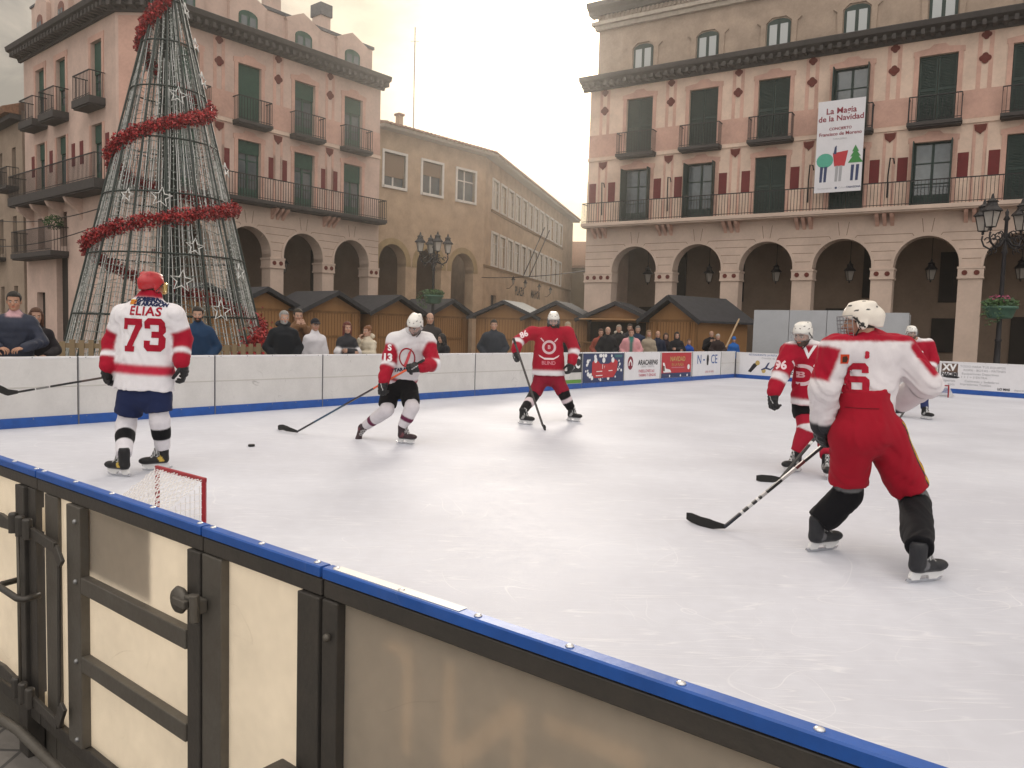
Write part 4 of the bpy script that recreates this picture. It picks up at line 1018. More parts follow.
bl_wall = mat('pale_plaster', (.33, .25, .19), rough=.9, noise=.25, nscale=.9)
curtm = mat('curtain', (.5, .48, .44), rough=.9, noise=.2, nscale=9, stretch=(1, 1, .1))

def hole_wall(mb, x0, x1, z0, z1, holes, th, mi=0):
    xs = sorted(set([x0, x1] + [v for h in holes for v in h[:2]])); zs = sorted(set([z0, z1] + [v for h in holes for v in h[2:]]))
    for i in range(len(xs) - 1):
        for k in range(len(zs) - 1):
            cx, cz = (xs[i] + xs[i + 1]) / 2, (zs[k] + zs[k + 1]) / 2
            if any(h[0] < cx < h[1] and h[2] < cz < h[3] for h in holes): continue
            a, b, c, d = xs[i], xs[i + 1], zs[k], zs[k + 1]
            mb.quad((a, 0, c), (b, 0, c), (b, 0, d), (a, 0, d), mi); mb.quad((b, th, c), (a, th, c), (a, th, d), (b, th, d), mi)
    for a, b, c, d in holes + [(x1, x0, z0, z1)]:
        mb.quad((a, 0, c), (a, th, c), (a, th, d), (a, 0, d), mi); mb.quad((b, th, c), (b, 0, c), (b, 0, d), (b, th, d), mi)
        mb.quad((a, 0, d), (a, th, d), (b, th, d), (b, 0, d), mi); mb.quad((a, th, c), (a, 0, c), (b, 0, c), (b, th, c), mi)
def arch_pts(cx, hw, zs, zc, n=18):
    st = max(0, (zc - zs) - hw); P = [(cx - hw, zs)] if st > .01 else []
    P += [(cx - hw * math.cos(math.pi * i / n), zs + st + hw * math.sin(math.pi * i / n)) for i in range(n + 1)]
    if st > .01: P.append((cx + hw, zs))
    return P
def arcade_wall(mb, bays, x0, x1, zs, zc, ztop, th, mi=0, zb=GZ):
    e = [x0] + [v for c, hw in bays for v in (c - hw, c + hw)] + [x1]
    for i in range(0, len(e), 2): mb.box(e[i], e[i + 1], 0, th, zb, ztop, mi)
    for c, hw in bays:
        P = arch_pts(c, hw, zs, zc)
        for a, b in zip(P[:-1], P[1:]):
            mb.quad((a[0], 0, a[1]), (b[0], 0, b[1]), (b[0], 0, ztop), (a[0], 0, ztop), mi); mb.quad((b[0], th, b[1]), (a[0], th, a[1]), (a[0], th, ztop), (b[0], th, ztop), mi)
            mb.quad((a[0], 0, a[1]), (a[0], th, a[1]), (b[0], th, b[1]), (b[0], 0, b[1]), mi)
def arch_ring(mb, c, hw, zs, zc, wd, y0, y1, mi=0):
    I = arch_pts(c, hw, zs, zc); O = arch_pts(c, hw + wd, zs, zc + wd)
    for k in range(len(I) - 1):
        a, b, d, e = I[k], I[k + 1], O[k + 1], O[k]
        mb.quad((a[0], y0, a[1]), (b[0], y0, b[1]), (d[0], y0, d[1]), (e[0], y0, e[1]), mi); mb.quad((e[0], y0, e[1]), (d[0], y0, d[1]), (d[0], y1, d[1]), (e[0], y1, e[1]), mi)
        mb.quad((a[0], y0, a[1]), (a[0], y1, a[1]), (b[0], y1, b[1]), (b[0], y0, b[1]), mi)
def railing(mb, x0, x1, yo, z0, h, step=.125, ends=True, t=.02):
    mb.box(x0, x1, -yo - .02, -yo + .02, z0 + h - .04, z0 + h); mb.box(x0, x1, -yo - .012, -yo + .012, z0 + .06, z0 + .085)
    n = max(1, int((x1 - x0) / step))
    for i in range(n + 1):
        x = lerp(x0, x1, i / n); mb.box(x - t / 2, x + t / 2, -yo - .008, -yo + .008, z0 + .002, z0 + h - .041)
    if ends:
        for x in (x0, x1):
            mb.box(x - .015, x + .015, -yo + .021, -.002, z0 + h - .04, z0 + h - .003)
            for k in range(1, int(yo / step) + 1): y = -yo + k * step; mb.box(x - .008, x + .008, y - .008, y + .008, z0 + .002, z0 + h - .041)
def balcony(t, B, x0, x1, z, yo=.55, h=1.0, name='balcony', th=.13, mm=None, step=.125, slabm=None):
    m = B(); m.box(x0, x1, -yo - .05, -.002, z - th, z); m.box(x0 + .04, x1 - .04, -yo + .01, -.003, z - th - .06, z - th - .002); s = m.build(name, slabm or cornm, t, bevel=.01)
    m = B(); railing(m, x0 + .04, x1 - .04, yo, z, h, step); m.build('railing', mm or ironm, s)
    return s
def french_door(t, B, cx, w, z0, z1, kind, green, y=.22, open_=False):
    """kind: shutters closed, glass with open shutters, or roller blind partly down"""
    m = B(); fw = .07; x0, x1 = cx - w / 2, cx + w / 2
    m.box(x0, x0 + fw, y - .04, y + .04, z0, z1); m.box(x1 - fw, x1, y - .04, y + .04, z0, z1); m.box(x0 + fw, x1 - fw, y - .04, y + .04, z1 - fw, z1)
    d = m.build('french_door', green, t)
    if kind in ('glass', 'blind'):
        m = B(); m.box(cx - .05, cx + .05, y - .03, y + .03, z0, z1 - fw)
        for f in (.36, .68): m.box(x0 + fw, x1 - fw, y - .025, y + .025, z0 + (z1 - z0) * f - .025, z0 + (z1 - z0) * f + .025)
        m.box(x0 + fw, x1 - fw, y - .028, y + .028, z0, z0 + .5); m.build('glazing_bar', green, d)
        m = B(); m.box(x0 + fw, x1 - fw, y + .0, y + .012, z0 + .01, z1 - fw - .01); m.build('pane', glassm, d)
    if kind == 'blind':
        m = B(); hb = (z1 - z0) * (open_ or .3); nn = int(hb / .06)
        for i in range(nn): m.box(x0 + .01, x1 - .01, y - .085, y - .06 + .01 * (i % 2), z1 - .06 * (i + 1), z1 - .06 * i - .004)
        m.build('roller_blind', green, d)
    if kind == 'shutters':
        m = B()
        for a, b in ((x0 + .02, cx - .01), (cx + .01, x1 - .02)):
            m.box(a, a + .06, y - .10, y - .05, z0 + .01, z1 - .01); m.box(b - .06, b, y - .10, y - .05, z0 + .01, z1 - .01)
            for zz in (z0 + .01, (z0 + z1) / 2 - .05, z1 - .11): m.box(a + .06, b - .06, y - .10, y - .05, zz, zz + .1)
            k = 0; zz = z0 + .12
            while zz < z1 - .14:
                if abs(zz - (z0 + z1) / 2) > .09: m.box(a + .06, b - .06, y - .09 + .0, y - .06, zz, zz + .035)
                zz += .06
            m.box(a + .055, b - .055, y - .06, y - .045, z0 + .02, z1 - .02)
        m.build('shutter', green, d)
    if kind == 'glass':
        m = B()
        for a, b in ((x0 - .02, x0 + .02), (x1 - .02, x1 + .02)): m.box(a, b, -.42, y - .05, z0 + .01, z1 - .01)
        m.build('shutter', green, d)
    return d
def cornice(t, B, x0, x1, z0, z1, proj, mm=None, step=.34, name='cornice', ends=(1, 1)):
    m = B(); h = z1 - z0
    m.prism([(0.01, z0), (-.10, z0), (-.16, z0 + h * .25), (-proj * .55, z0 + h * .3), (-proj * .55, z0 + h * .45), (-proj, z0 + h * .62), (-proj - .05, z1 - .04), (-proj, z1), (.01, z1)], x0 - proj * ends[0] * .6, x1 + proj * ends[1] * .6, axis='x')
    n = int((x1 - x0) / step)
    for i in range(n + 1):
        x = lerp(x0, x1, i / n); m.box(x - .07, x + .07, -proj * .93, -.101, z0 + h * .12, z0 + h * .46)
    return m.build(name, mm or cornm, t)
def quatrefoil(m, cx, cz, r, y):
    P = []
    for k in range(32):
        a = 2 * math.pi * k / 32; rr = r * (.78 + .26 * abs(math.cos(2 * a))); P.append((cx + rr * math.cos(a), cz + rr * math.sin(a)))
    m.prism(P, y, .001, axis='y')
def arcaded_front(t, Fm, bays, hw, x0, x1, cfg):
    inv = Matrix.Translation(-t.location); B = lambda: MB(inv @ Fm)
    wm, pm, gr, sh = cfg['wall'], cfg['trim'], cfg['green'], cfg['half']
    # ground-floor arcade
    m = B(); arcade_wall(m, [(c, hw) for c in bays], x0, x1, 4.25, 5.70, 6.62, .7); m.build('arcade_wall', cfg['base'], t)
    m = B()
    for c in bays: arch_ring(m, c, hw, 4.45, 5.70, .11, -.03, .0)
    m.build_each('arch_moulding', cfg['base'], t, per=len(m.pc) // len(bays))
    e = [x0] + [v for c in bays for v in (c - hw, c + hw)] + [x1]
    m = B(); md = B(); pb_ = B()
    for i in range(0, len(e), 2):
        a, b = e[i], e[i + 1]; m.box(a - .06, b + .06, -.07, .76, 4.36, 4.44); m.box(a - .03, b + .03, -.05, .73, 4.05, 4.359); m.box(a - .05, b + .05, -.06, .75, 3.97, 4.049)
        k = 2 if b - a < 1.2 else 4
        for q in range(k): cx = lerp(a, b, (q + .5) / k); md.prism(disc_pts(cx, 4.2, .10, 12), -.07, -.051, axis='y')
        pb_.box(a - .05, b + .05, -.06, .75, GZ, .45)
    pb_.build_each('plinth', cfg['base'], t)
    for cp_ in m.build_each('capital', cfg['base'], t, per=3): pass
    md.build_each('capital_rosette', medm, t)
    m = B()
    for i in range(0, len(e), 2):
        a, b = e[i], e[i + 1]
        for z, ex in ((4.75, .02), (5.12, .12), (5.47, .34), (5.80, .62)):
            aa = a - (ex if i > 0 else 0); bb = b + (ex if i < len(e) - 2 else 0); m.box(aa, bb, -.004, .0, z, z + .025)
            if z > 5.4:
                if i > 0: m.bar((aa, -.002, z + .012), (aa - .16, -.002, z - .2), .025, .004, up=(0, 1, 0))
                if i < len(e) - 2: m.bar((bb, -.002, z + .012), (bb + .16, -.002, z - .2), .025, .004, up=(0, 1, 0))
    for c in bays:
        for sg in (-1, 1): m.bar((c + sg * .14, -.002, 5.84), (c + sg * .22, -.002, 6.4), .025, .004, up=(0, 1, 0))
    m.build('joint_groove', groovem, t)
    # inside the arcade
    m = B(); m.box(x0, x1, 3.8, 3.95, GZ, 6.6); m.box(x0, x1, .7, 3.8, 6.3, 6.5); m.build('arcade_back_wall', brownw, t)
    for i, c in enumerate(bays):
        if cfg.get('shops', True):
            k = (i * 7 + cfg['seed']) % 3; m = B()
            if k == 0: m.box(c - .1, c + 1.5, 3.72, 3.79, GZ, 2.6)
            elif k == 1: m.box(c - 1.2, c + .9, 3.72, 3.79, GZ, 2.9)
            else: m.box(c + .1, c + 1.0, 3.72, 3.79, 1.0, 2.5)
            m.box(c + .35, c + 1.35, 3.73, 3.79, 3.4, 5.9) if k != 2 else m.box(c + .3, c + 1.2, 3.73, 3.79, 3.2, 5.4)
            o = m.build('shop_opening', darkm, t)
            m = B(); m.box(c + .8, c + .84, 3.70, 3.73, 3.4, 5.4); m.box(c + .35, c + 1.2, 3.70, 3.73, 4.5, 4.54); m.build('glazing_bar', ironm, o)
    # upper walls
    holes = []; zl0, zl1, zu0, zu1 = 6.86, cfg.get('low_top', 9.42), 10.16, cfg['up_top']
    for c in bays: holes += [(c - sh, c + sh, zl0, zl1), (c - sh, c + sh, zu0, zu1)]
    m = B(); hole_wall(m, x0, x1, 6.62, 13.42, holes, .45); m.build('wall', wm, t)
    m = B(); y = -.012
    ps = [(bays[i] + bays[i + 1]) / 2 for i in range(len(bays) - 1)]
    if cfg.get('endp'): ps += cfg['endp']
    yz = [(11.28, 10.18)]
    e2 = [x0] + [v for c in bays for v in (c - sh - .17, c + sh + .17)] + [x1]
    for i in range(0, len(e2), 2): m.box(e2[i], e2[i + 1], y, -.0, 10.18, 11.26)
    for p in ps:
        for sg in (-1, 1): m.box(p + sg * .19 - .075, p + sg * .19 + .075, y, 0, 11.262, 13.40); m.box(p + sg * .19 - .06, p + sg * .19 + .06, y, 0, 6.9, 9.95)
    for c in bays:
        for z0, z1 in ((zl0, zl1), (zu0, zu1)):
            for sg in (-1, 1): m.box(c + sg * (sh + .085) - .085, c + sg * (sh + .085) + .085, y - .02, 0, z0, z1)
            m.prism([(c - sh - .22, z1), (c + sh + .22, z1), (c + sh + .22, z1 + .2), (c + .34, z1 + .27), (c + .2, z1 + .4), (c - .2, z1 + .4), (c - .34, z1 + .27), (c - sh - .22, z1 + .2)], y - .022, 0, axis='y')
    m.build('painted_trim', pm, t)
    m = B(); m.box(x0 - .02, x1 + .02, -.05, .0, 9.98, 10.14); m.build('string_course', cfg.get('string', wm), t)
    m = B(); mf = B()
    for i in range(len(ps)):
        p = ps[i]
        for sg in (-1, 1):
            if abs(p + sg * .47) < 1e3 and x0 < p + sg * .5 - .2 and p + sg * .5 + .2 < x1:
                cx = p + sg * cfg.get('pan_off', .5); pw = cfg.get('pan_w', .19); m.box(cx - pw, cx + pw, -.022, 0, 7.93, 8.88); mf.box(cx - pw - .11, cx + pw + .11, -.012, 0, 7.80, 9.0)
    m.build_each('painted_panel', panm, t); mf.build_each('panel_surround', cfg.get('surround', cream), t)
    m = B()
    for p in ps: quatrefoil(m, p, 12.40, .20, -.035); quatrefoil(m, p, 13.28, .17, -.035); m.prism([(p - .22, 9.9), (p - .18, 9.68), (p - .07, 9.6), (p, 9.52), (p + .07, 9.6), (p + .18, 9.68), (p + .22, 9.9)], -.04, 0, axis='y')
    m.build_each('medallion', medm, t)
    # long balcony with brackets
    s = balcony(t, B, x0 + cfg.get('bal0', 0), x1, 6.85, yo=.62, h=.98, th=.16, name='long_balcony', slabm=cfg.get('slab', cfg['base']), step=.13)
    m = B()
    for p in ps:
        for q in (-.28, 0, .28): m.prism([(-.001, 6.62), (-.5, 6.62), (-.42, 6.5), (-.15, 6.32), (-.001, 6.15)], p + q - .07, p + q + .07, axis='x')
    m.build_each('bracket', pm, t)
    for i, c in enumerate(bays):
        balcony(t, B, c - sh - .28, c + sh + .28, 10.12, yo=.5, h=1.0, th=.14)
        ku, kl = cfg['kinds'][i % len(cfg['kinds'])]
        french_door(t, B, c, sh * 2 - .01, zu0, zu1, ku[0], gr, open_=ku[1] if len(ku) > 1 else False); french_door(t, B, c, sh * 2 - .01, zl0, zl1, kl[0], gr, open_=kl[1] if len(kl) > 1 else False)
    cornice(t, B, x0, x1, 13.42, 14.02, .62, ends=cfg.get('ends', (1, 1)))
    return B
def seg_window(t, B, cx, w, z0, z1, y, mfr, arch=.18, surround=None, curtain=True):
    m = B(); P = [(cx - w / 2, z0), (cx + w / 2, z0), (cx + w / 2, z1 - arch)] + [(cx + w / 2 * math.cos(math.pi * k / 8), z1 - arch + arch * math.sin(math.pi * k / 8)) for k in range(1, 8)] + [(cx - w / 2, z1 - arch)]
    m.prism(P, y - .03, y + .05, axis='y'); f = m.build('attic_window', mfr, t)
    m = B()
    for sg in (-1, 1): m.box(cx + sg * w * .23 - w * .16, cx + sg * w * .23 + w * .16, y - .04, y - .031, z0 + .06, z1 - arch - .02)
    m.build('pane', mat('pale_pane', (.40, .42, .42), rough=.1, spec=.8) if curtain else glassm, f)
    return f

# the building on the right -----------------------------------------------------
tR_ = empty('arcaded_building', (17.02, 31, GZ), 0, 'pink and cream arcaded town building on the right, with a brown attic storey', 'building')
FR = frame(17.02, 31, .84722, -.53125)
bR = [-13.25 + 3.165 * k for k in range(8)]
K = {'s': ('shutters',), 'g': ('glass',)}
cfgR = dict(wall=cream, trim=pink, base=stone_c, green=greenR, half=.68, up_top=12.8, kinds=[(K['s'], K['g']), (K['s'], K['g']), (K['s'], K['s']), (K['g'], K['s']), (K['s'], K['g']), (K['s'], K['s']), (K['g'], K['g'])], endp=[-15.1], seed=1, pan_off=.52, pan_w=.19, slab=stone_c)
BR = arcaded_front(tR_, FR, bR, 1.17, -15.9, 10.5, cfgR)


m = BR(); m.box(-15.6, 10.4, .1, 10, 14.03, 16.35); m.build('attic_wall', attic_m, tR_)
m = BR(); m.box(-15.9, -15.2, .72, 10.5, GZ, 14.0); m.box(-15.2, 10.4, 3.96, 10.5, GZ, 14.0); m.build('side_wall', cream, tR_)
for i, c in enumerate(bR):
    m = BR(); c2 = c + .05; m.prism([(c2 - .75, 14.05), (c2 - .55, 14.05), (c2 - .55, 15.2), (c2 - .3, 15.42), (c2 + .3, 15.42), (c2 + .55, 15.2), (c2 + .55, 14.05), (c2 + .75, 14.05), (c2 + .78, 15.15), (c2 + .95, 15.3), (c2 + .5, 15.55), (c2, 15.85), (c2 - .5, 15.55), (c2 - .95, 15.3), (c2 - .78, 15.15)], .02, .099, axis='y'); m.build('window_surround', attic_m, tR_)
    seg_window(tR_, BR, c2, 1.0, 14.08, 15.36, .09, greenR, .22)
m = BR(); m.box(-15.75, 10.4, -.08, .2, 16.35, 16.55); m.box(-15.9, 10.4, -.22, .2, 16.56, 16.72); m.build('attic_moulding', mouldm, tR_)
m = BR(); m.box(-15.65, 10.4, .02, .25, 16.73, 17.05)
for k in range(120): x = -15.6 + .215 * k; m.box(x, x + .1, -.06, .019, 16.85, 17.04)
m.build('dentil_band', mat('dentil', (.3, .24, .19), rough=.85), tR_)
m = BR(); m.prism([(.3, 17.051), (-.2, 17.051), (-.28, 17.2), (-.5, 17.35), (-.55, 17.55), (.3, 17.6)], -16.05, 10.4, axis='x'); m.build('top_cornice', cornm, tR_)
m = BR(); m.prism([(.3, 17.05), (10.5, 17.05), (10.5, 17.5), (5, 19.0), (.3, 17.6)], -15.6, 10.3, axis='x'); m.build('roof', slatem, tR_)
m = BR()
for p in (-15.1, -11.67, -5.3, -2.2): 
    m.tube([(p + .05, -.05, 7.3), (p + .05, -.12, 8.2), (p + .12, -.3, 8.85), (p + .25, -.35, 8.8), (p + .28, -.3, 8.6)], .03, 5)
m.build_each('wall_bracket', ironm, tR_)

# banner on the right building
mb = MB(FR); xb0, xb1, zb0, zb1 = -4.88, -3.06, 7.55, 11.3
t = mb.box(xb0, xb1, -.74, -.725, zb0, zb1).build('banner', mat('banner_cloth', (.66, .65, .68), rough=.7, noise=.05, nscale=3))
tag(t, 'tall white Christmas concert banner hung from the balconies of the right building', 'banner')
t.location = FR @ Vector(((xb0 + xb1) / 2, -.73, zb0)); M0 = Matrix.Translation(-t.location)
for v in t.data.vertices: v.co = M0 @ v.co
mats = [ink['dred'], ink['teal'], ink['red'], ink['green'], ink['navy'], ink['grey']]
mats[1] = colm('mint', (.08, .36, .26)); mats[3] = colm('tree_green', (.04, .22, .05)); m = MB(M0 @ FR); yb = -.745; cxb = (xb0 + xb1) / 2
text_on(m, 'La Magia', cxb, 10.86, .34, yb, off=.006, mi=0); text_on(m, 'de la Navidad', cxb, 10.56, .32, yb, off=.006, mi=0)
text_on(m, 'CONCIERTO', cxb, 10.14, .15, yb, off=.004, mi=0); text_on(m, 'Francisco de Moreno', cxb, 9.93, .195, yb, off=.004, mi=0, sx=.98); text_on(m, 'TARAZONA', cxb, 9.72, .1, yb, mi=5)
flat(m, disc_pts(cxb - .54, 8.86, .33, 16, rz=.3), yb, 1); flat(m, [(cxb - .24, 9.15), (cxb + .35, 9.22), (cxb + .24, 8.6), (cxb - .16, 8.6)], yb, 2)
flat(m, [(cxb - .22, 9.1), (cxb - .17, 9.4), (cxb - .1, 9.45), (cxb - .1, 9.1)], yb - .002, 4)
flat(m, [(cxb + .36, 8.7), (cxb + .52, 8.95), (cxb + .44, 8.95), (cxb + .56, 9.15), (cxb + .5, 9.15), (cxb + .62, 9.42), (cxb + .76, 9.15), (cxb + .7, 9.15), (cxb + .84, 8.95), (cxb + .76, 8.95), (cxb + .94, 8.7)], yb, 3)
for dx, k in ((-.66, 4), (-.5, 4), (-.06, 5), (.09, 5), (.54, 4), (.73, 4)): flat(m, [(cxb + dx - .06, 7.98), (cxb + dx + .04, 7.98), (cxb + dx + .07, 8.62), (cxb + dx - .05, 8.62)], yb - .001, k)
text_on(m, 'Ayuntamiento', cxb - .5, 7.72, .1, yb, mi=5); flat(m, disc_pts(cxb - .05, 7.72, .05, 8), yb, 4); text_on(m, 'Cultura', cxb + .2, 7.72, .1, yb, mi=5); text_on(m, 'TARAZONA', cxb + .62, 7.72, .1, yb, off=.004, mi=4)
m.build('print', mats, t)

# the building on the left ------------------------------------------------------
tL_ = empty('arcaded_building', (-14.6, 31, GZ), 0, 'faded pink arcaded building on the left behind the Christmas tree, with green blinds', 'building')
FL = frame(-7.14951, 40.0, .636345, .771405)
bL = [-10.17, -7.30, -4.45, -1.62]
cfgL = dict(wall=pinkL, trim=pink, base=stone_c, green=greenL, half=.56, up_top=12.6, low_top=9.38, kinds=[(('blind', .6), ('blind', .3)), (('blind', .97), ('blind', .22)), (('blind', .3), ('blind', .27)), (('blind', .3), ('blind', .35))], seed=2, pan_off=.36, pan_w=.12, shops=True, ends=(0, .45), surround=pinkL, slab=cornm, string=cream)
BL = arcaded_front(tL_, FL, bL, 1.08, -11.67, .1, cfgL)
m = BL(); m.box(-11.4, -.25, .35, 9, 14.03, 15.40); m.box(-.25, -.2, .34, 9.0, 14.03, 15.42); m.build('attic_wall', pinkL, tL_)
for i, c in enumerate(bL + [-12.9]):
    if c < -12: continue
    m = BL(); m.prism([(c - .85, 14.03), (c + .85, 14.03), (c + .85, 15.2), (c + .95, 15.32), (c + .35, 15.62), (c, 15.78), (c - .35, 15.62), (c - .95, 15.32), (c - .85, 15.2)], .15, .349, axis='y'); m.build('dormer_front', pinkL, tL_)
    seg_window(tL_, BL, c, .9, 14.06, 14.95, .14, greenL, .24, curtain=False)
m = BL(); m.box(-11.5, -.1, .3, 9.1, 15.41, 15.55); m.prism([(.5, 15.55), (9, 15.55), (5, 16.6)], -11.4, -.3, axis='x'); m.build('roof', slatem, tL_)
for cx in (-1.7, -4.6):
    m = BL(); m.box(cx - .3, cx + .3, 2.2, 2.9, 15.6, 17.0); c_ = m.build('chimney', pinkL, tL_)
    m = BL(); m.box(cx - .36, cx + .36, 2.12, 2.98, 17.001, 17.6); m.build('chimney_cap', slatem, c_)
m = BL(); m.box(-11.6, .09, 3.96, 9.2, GZ, 14.0); m.box(-.3, .095, .75, 3.9, 6.6, 14.0); m.build('side_wall', pinkL, tL_)
# chamfered corner and the left-hand front
FC = frame(-15.9, 31.0, 1.32, -.01)
m = MB(Matrix.Translation(-tL_.location) @ FC); m.box(0, 1.33, 0, .5, GZ, 13.42); m.box(-.0, 1.33, .2, 1.2, 13.42, 15.4); m.build('corner_pier', pinkL, tL_)
BC = lambda: MB(Matrix.Translation(-tL_.location) @ FC)
m = BC(); m.box(.12, 1.2, -.02, 0, 6.9, 13.3); m.build('corner_trim', pink, tL_)
cornice(tL_, BC, 0, 1.32, 13.42, 14.02, .62, ends=(.7, .75))
balcony(tL_, BC, -.1, 1.45, 6.85, yo=.62, h=.98, th=.2, name='corner_balcony')
FW = frame(-15.9, 31.0, .770786, -.637094)
BW = lambda: MB(Matrix.Translation(-tL_.location) @ FW)
wx = [-7.8, -5.42, -1.78]; holes = []
for c in wx: holes += [(c - .5, c + .5, 10.3, 12.7), (c - .5, c + .5, 7.0, 9.4)]
holes += [(-8.3, -7.5, 4.6, 6.0), (-5.7, -4.95, 4.6, 6.1), (-8.55, -7.55, GZ, 2.6), (-6.2, -4.9, GZ, 4.15)]
m = BW(); hole_wall(m, -9.8, 0, GZ, 13.42, holes, .45); m.build('side_wall', pinkL, tL_)
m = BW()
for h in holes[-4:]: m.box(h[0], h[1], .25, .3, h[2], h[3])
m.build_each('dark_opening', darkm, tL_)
for c in wx:
    french_door(tL_, BW, c, .98, 10.3, 12.7, 'blind', greenL, open_=.55); french_door(tL_, BW, c, .98, 7.0, 9.4, 'blind', greenL, open_=.3); balcony(tL_, BW, c - .85, c + .85, 10.28, yo=.6, th=.3)
    m = BW(); [m.box(c + sg * .62 - .09, c + sg * .62 + .09, -.03, 0, z0, z1) for sg in (-1, 1) for z0, z1 in ((7.0, 9.4), (10.3, 12.7))]; m.box(c - .75, c + .75, -.03, 0, 12.701, 12.95); m.build('painted_trim', pink, tL_)
m = BW()
for c in (-8.75, -6.6, -4.15, -3.3, -.8): m.box(c - .16, c + .16, -.025, 0, 7.95, 8.9)
m.build_each('painted_panel', panm, tL_)
balcony(tL_, BW, -9.7, -.15, 6.95, yo=.75, h=1.0, th=.38, name='long_balcony')
m = BW()
for x in (-8.9, -7.2, -5.4, -3.4): m.prism([(-.001, 6.5), (-.7, 6.5), (-.6, 6.3), (-.2, 6.0), (-.001, 5.6)], x - .12, x + .12, axis='x')
m.build_each('bracket', pinkL, tL_)
balcony(tL_, BW, -9.6, -4.75, 4.35, yo=.7, h=1.05, th=.22, name='balcony')
cornice(tL_, BW, -9.8, 0, 13.42, 14.02, .62, ends=(1, .6))
m = BW(); m.box(-9.6, -.1, .3, 6, 14.03, 15.9); m.build('attic_wall', pinkL, tL_)
for c in (-8.0, -5.55, -2.2):
    m = BW(); m.prism([(c - .75, 14.03), (c + .75, 14.03), (c + .75, 15.6), (c + .3, 16.1), (c, 16.5), (c - .3, 16.1), (c - .75, 15.6)], .1, .299, axis='y'); m.build('dormer_front', pinkL, tL_)
    seg_window(tL_, BW, c, .62, 14.1, 15.2, .09, mat('dull_red_wood', (.2, .09, .07), rough=.7), .3, curtain=False)
m = BW(); m.box(-9.7, -.2, .25, 6.1, 15.9, 16.0); m.build('roof', slatem, tL_)
# potted plants and an air unit on the lower balcony
def leafy(name, loc, r, n, col, label=None, cat=None, group=None, seed=1, sz=.05, sq=1., cols=None):
    rr = random.Random(seed); m = MB()
    for i in range(n):
        d = Vector((rr.gauss(0, 1), rr.gauss(0, 1), rr.gauss(0, 1))).normalized() * r * rr.uniform(.35, 1) ** .6; d.z *= sq
        a = Vector((rr.gauss(0, 1), rr.gauss(0, 1), rr.gauss(0, 1))).normalized() * sz; b = a.orthogonal().normalized() * sz * .5
        k = rr.randrange(len(col)); m.add([tuple(d - a), tuple(d + b), tuple(d + a), tuple(d - b)], [(0, 1, 2, 3)], k)
    o = m.build(name, col); o.location = loc
    return tag(o, label, cat, group)
leafA = mat('leaf_dark', (.03, .07, .025), rough=.6); leafB = mat('leaf_mid', (.06, .12, .035), rough=.6)
flo = mat('flower_pink', (.28, .05, .11), rough=.7); terr = mat('terracotta', (.3, .12, .07), rough=.8)
leafy('potted_plant', FW @ Vector((-5.3, -.4, 5.6)), .42, 420, [leafA, leafB], 'bushy green plant on the low iron balcony at the left', 'plant', seed=4, sq=.8)

# the ochre building in the middle ---------------------------------------------
tM = empty('ochre_building', (-1.88, 46.28, GZ), 0, 'ochre stone building with white framed windows and a receding wing between the two arcades', 'building')
dm = (J(1200, 300, 10) - EYE); dm.z = 0; FM = frame(-7.2, 40.3, .6627, .7489)
vx = ray(1200, 330 + .028 * 688); FM = frame(-7.2, 40.3, vx.x, vx.y)
BM = lambda: MB(Matrix.Translation(-tM.location) @ FM)
ba = [(1.05, .92), (3.65, .92), (6.24, .9)]
m = BM(); arcade_wall(m, ba, -.1, 7.96, 4.7, 5.8, 7.0, .7); m.build('arcade_wall', sandm, tM)
m = BM()
for c, h_ in ba: arch_ring(m, c, h_, 4.7, 5.8, .32, -.03, 0)
m.build_each('arch_moulding', mat('ochre_light', (.32, .23, .125), rough=.85, noise=.2, nscale=3), tM, per=len(m.pc) // 3)
wh = [(1.1 - .72, 1.1 + .72, 8.8, 10.5), (3.75 - .72, 3.75 + .72, 8.8, 10.5), (6.37 - .72, 6.37 + .72, 8.8, 10.5)]
m = BM(); hole_wall(m, -.1, 7.96, 7.0, 11.6, wh, .4); m.build('wall', sandm, tM)
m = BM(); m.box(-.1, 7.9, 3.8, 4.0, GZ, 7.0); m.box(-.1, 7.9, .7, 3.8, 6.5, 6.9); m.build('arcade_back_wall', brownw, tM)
for i, (a, b, c, d) in enumerate(wh):
    m = BM(); y = -.05
    m.box(a - .13, a, y, .3, c - .13, d + .13); m.box(b, b + .13, y, .3, c - .13, d + .13); m.box(a, b, y, .3, d, d + .13); m.box(a - .05, b + .05, y - .06, .3, c - .13, c); f = m.build('window', whitep, tM)
    m = BM(); m.box(a, b, .2, .22, c, d); m.build('pane', glassm, f)
    m = BM(); m.box((a + b) / 2 - .04, (a + b) / 2 + .04, .15, .2, c, d); m.box(a, b, .16, .19, c + 1.1, c + 1.16); m.build('glazing_bar', whitep, f)
    m = BM(); m.box(a, b, .12, .15, d - (.0, .7, .0)[i] - (1.2 if i == 0 else .02), d); 
    if i < 2: m.build('blind', mat('brown_blind', (.22, .15, .1), rough=.8), f)
vw = ray(724, 330 + .028 * 212); cw = FM @ Vector((7.96, 0, 0)); FWG = frame(cw.x, cw.y, vw.x, vw.y)
BG = lambda: MB(Matrix.Translation(-tM.location) @ FWG)
nw = 12; hs = []
for k in range(nw):
    x = 1.6 + k * 1.78; hs += [(x, x + 1.15, 8.9, 10.55), (x, x + 1.15, 5.45, 7.35)]
m = BG(); hole_wall(m, 0, 27, GZ, 11.6, hs + [(1.7, 2.9, 1.5, 3.6), (9.5, 11.5, GZ, 2.9)], .35); m.build('wing_wall', sandm, tM)
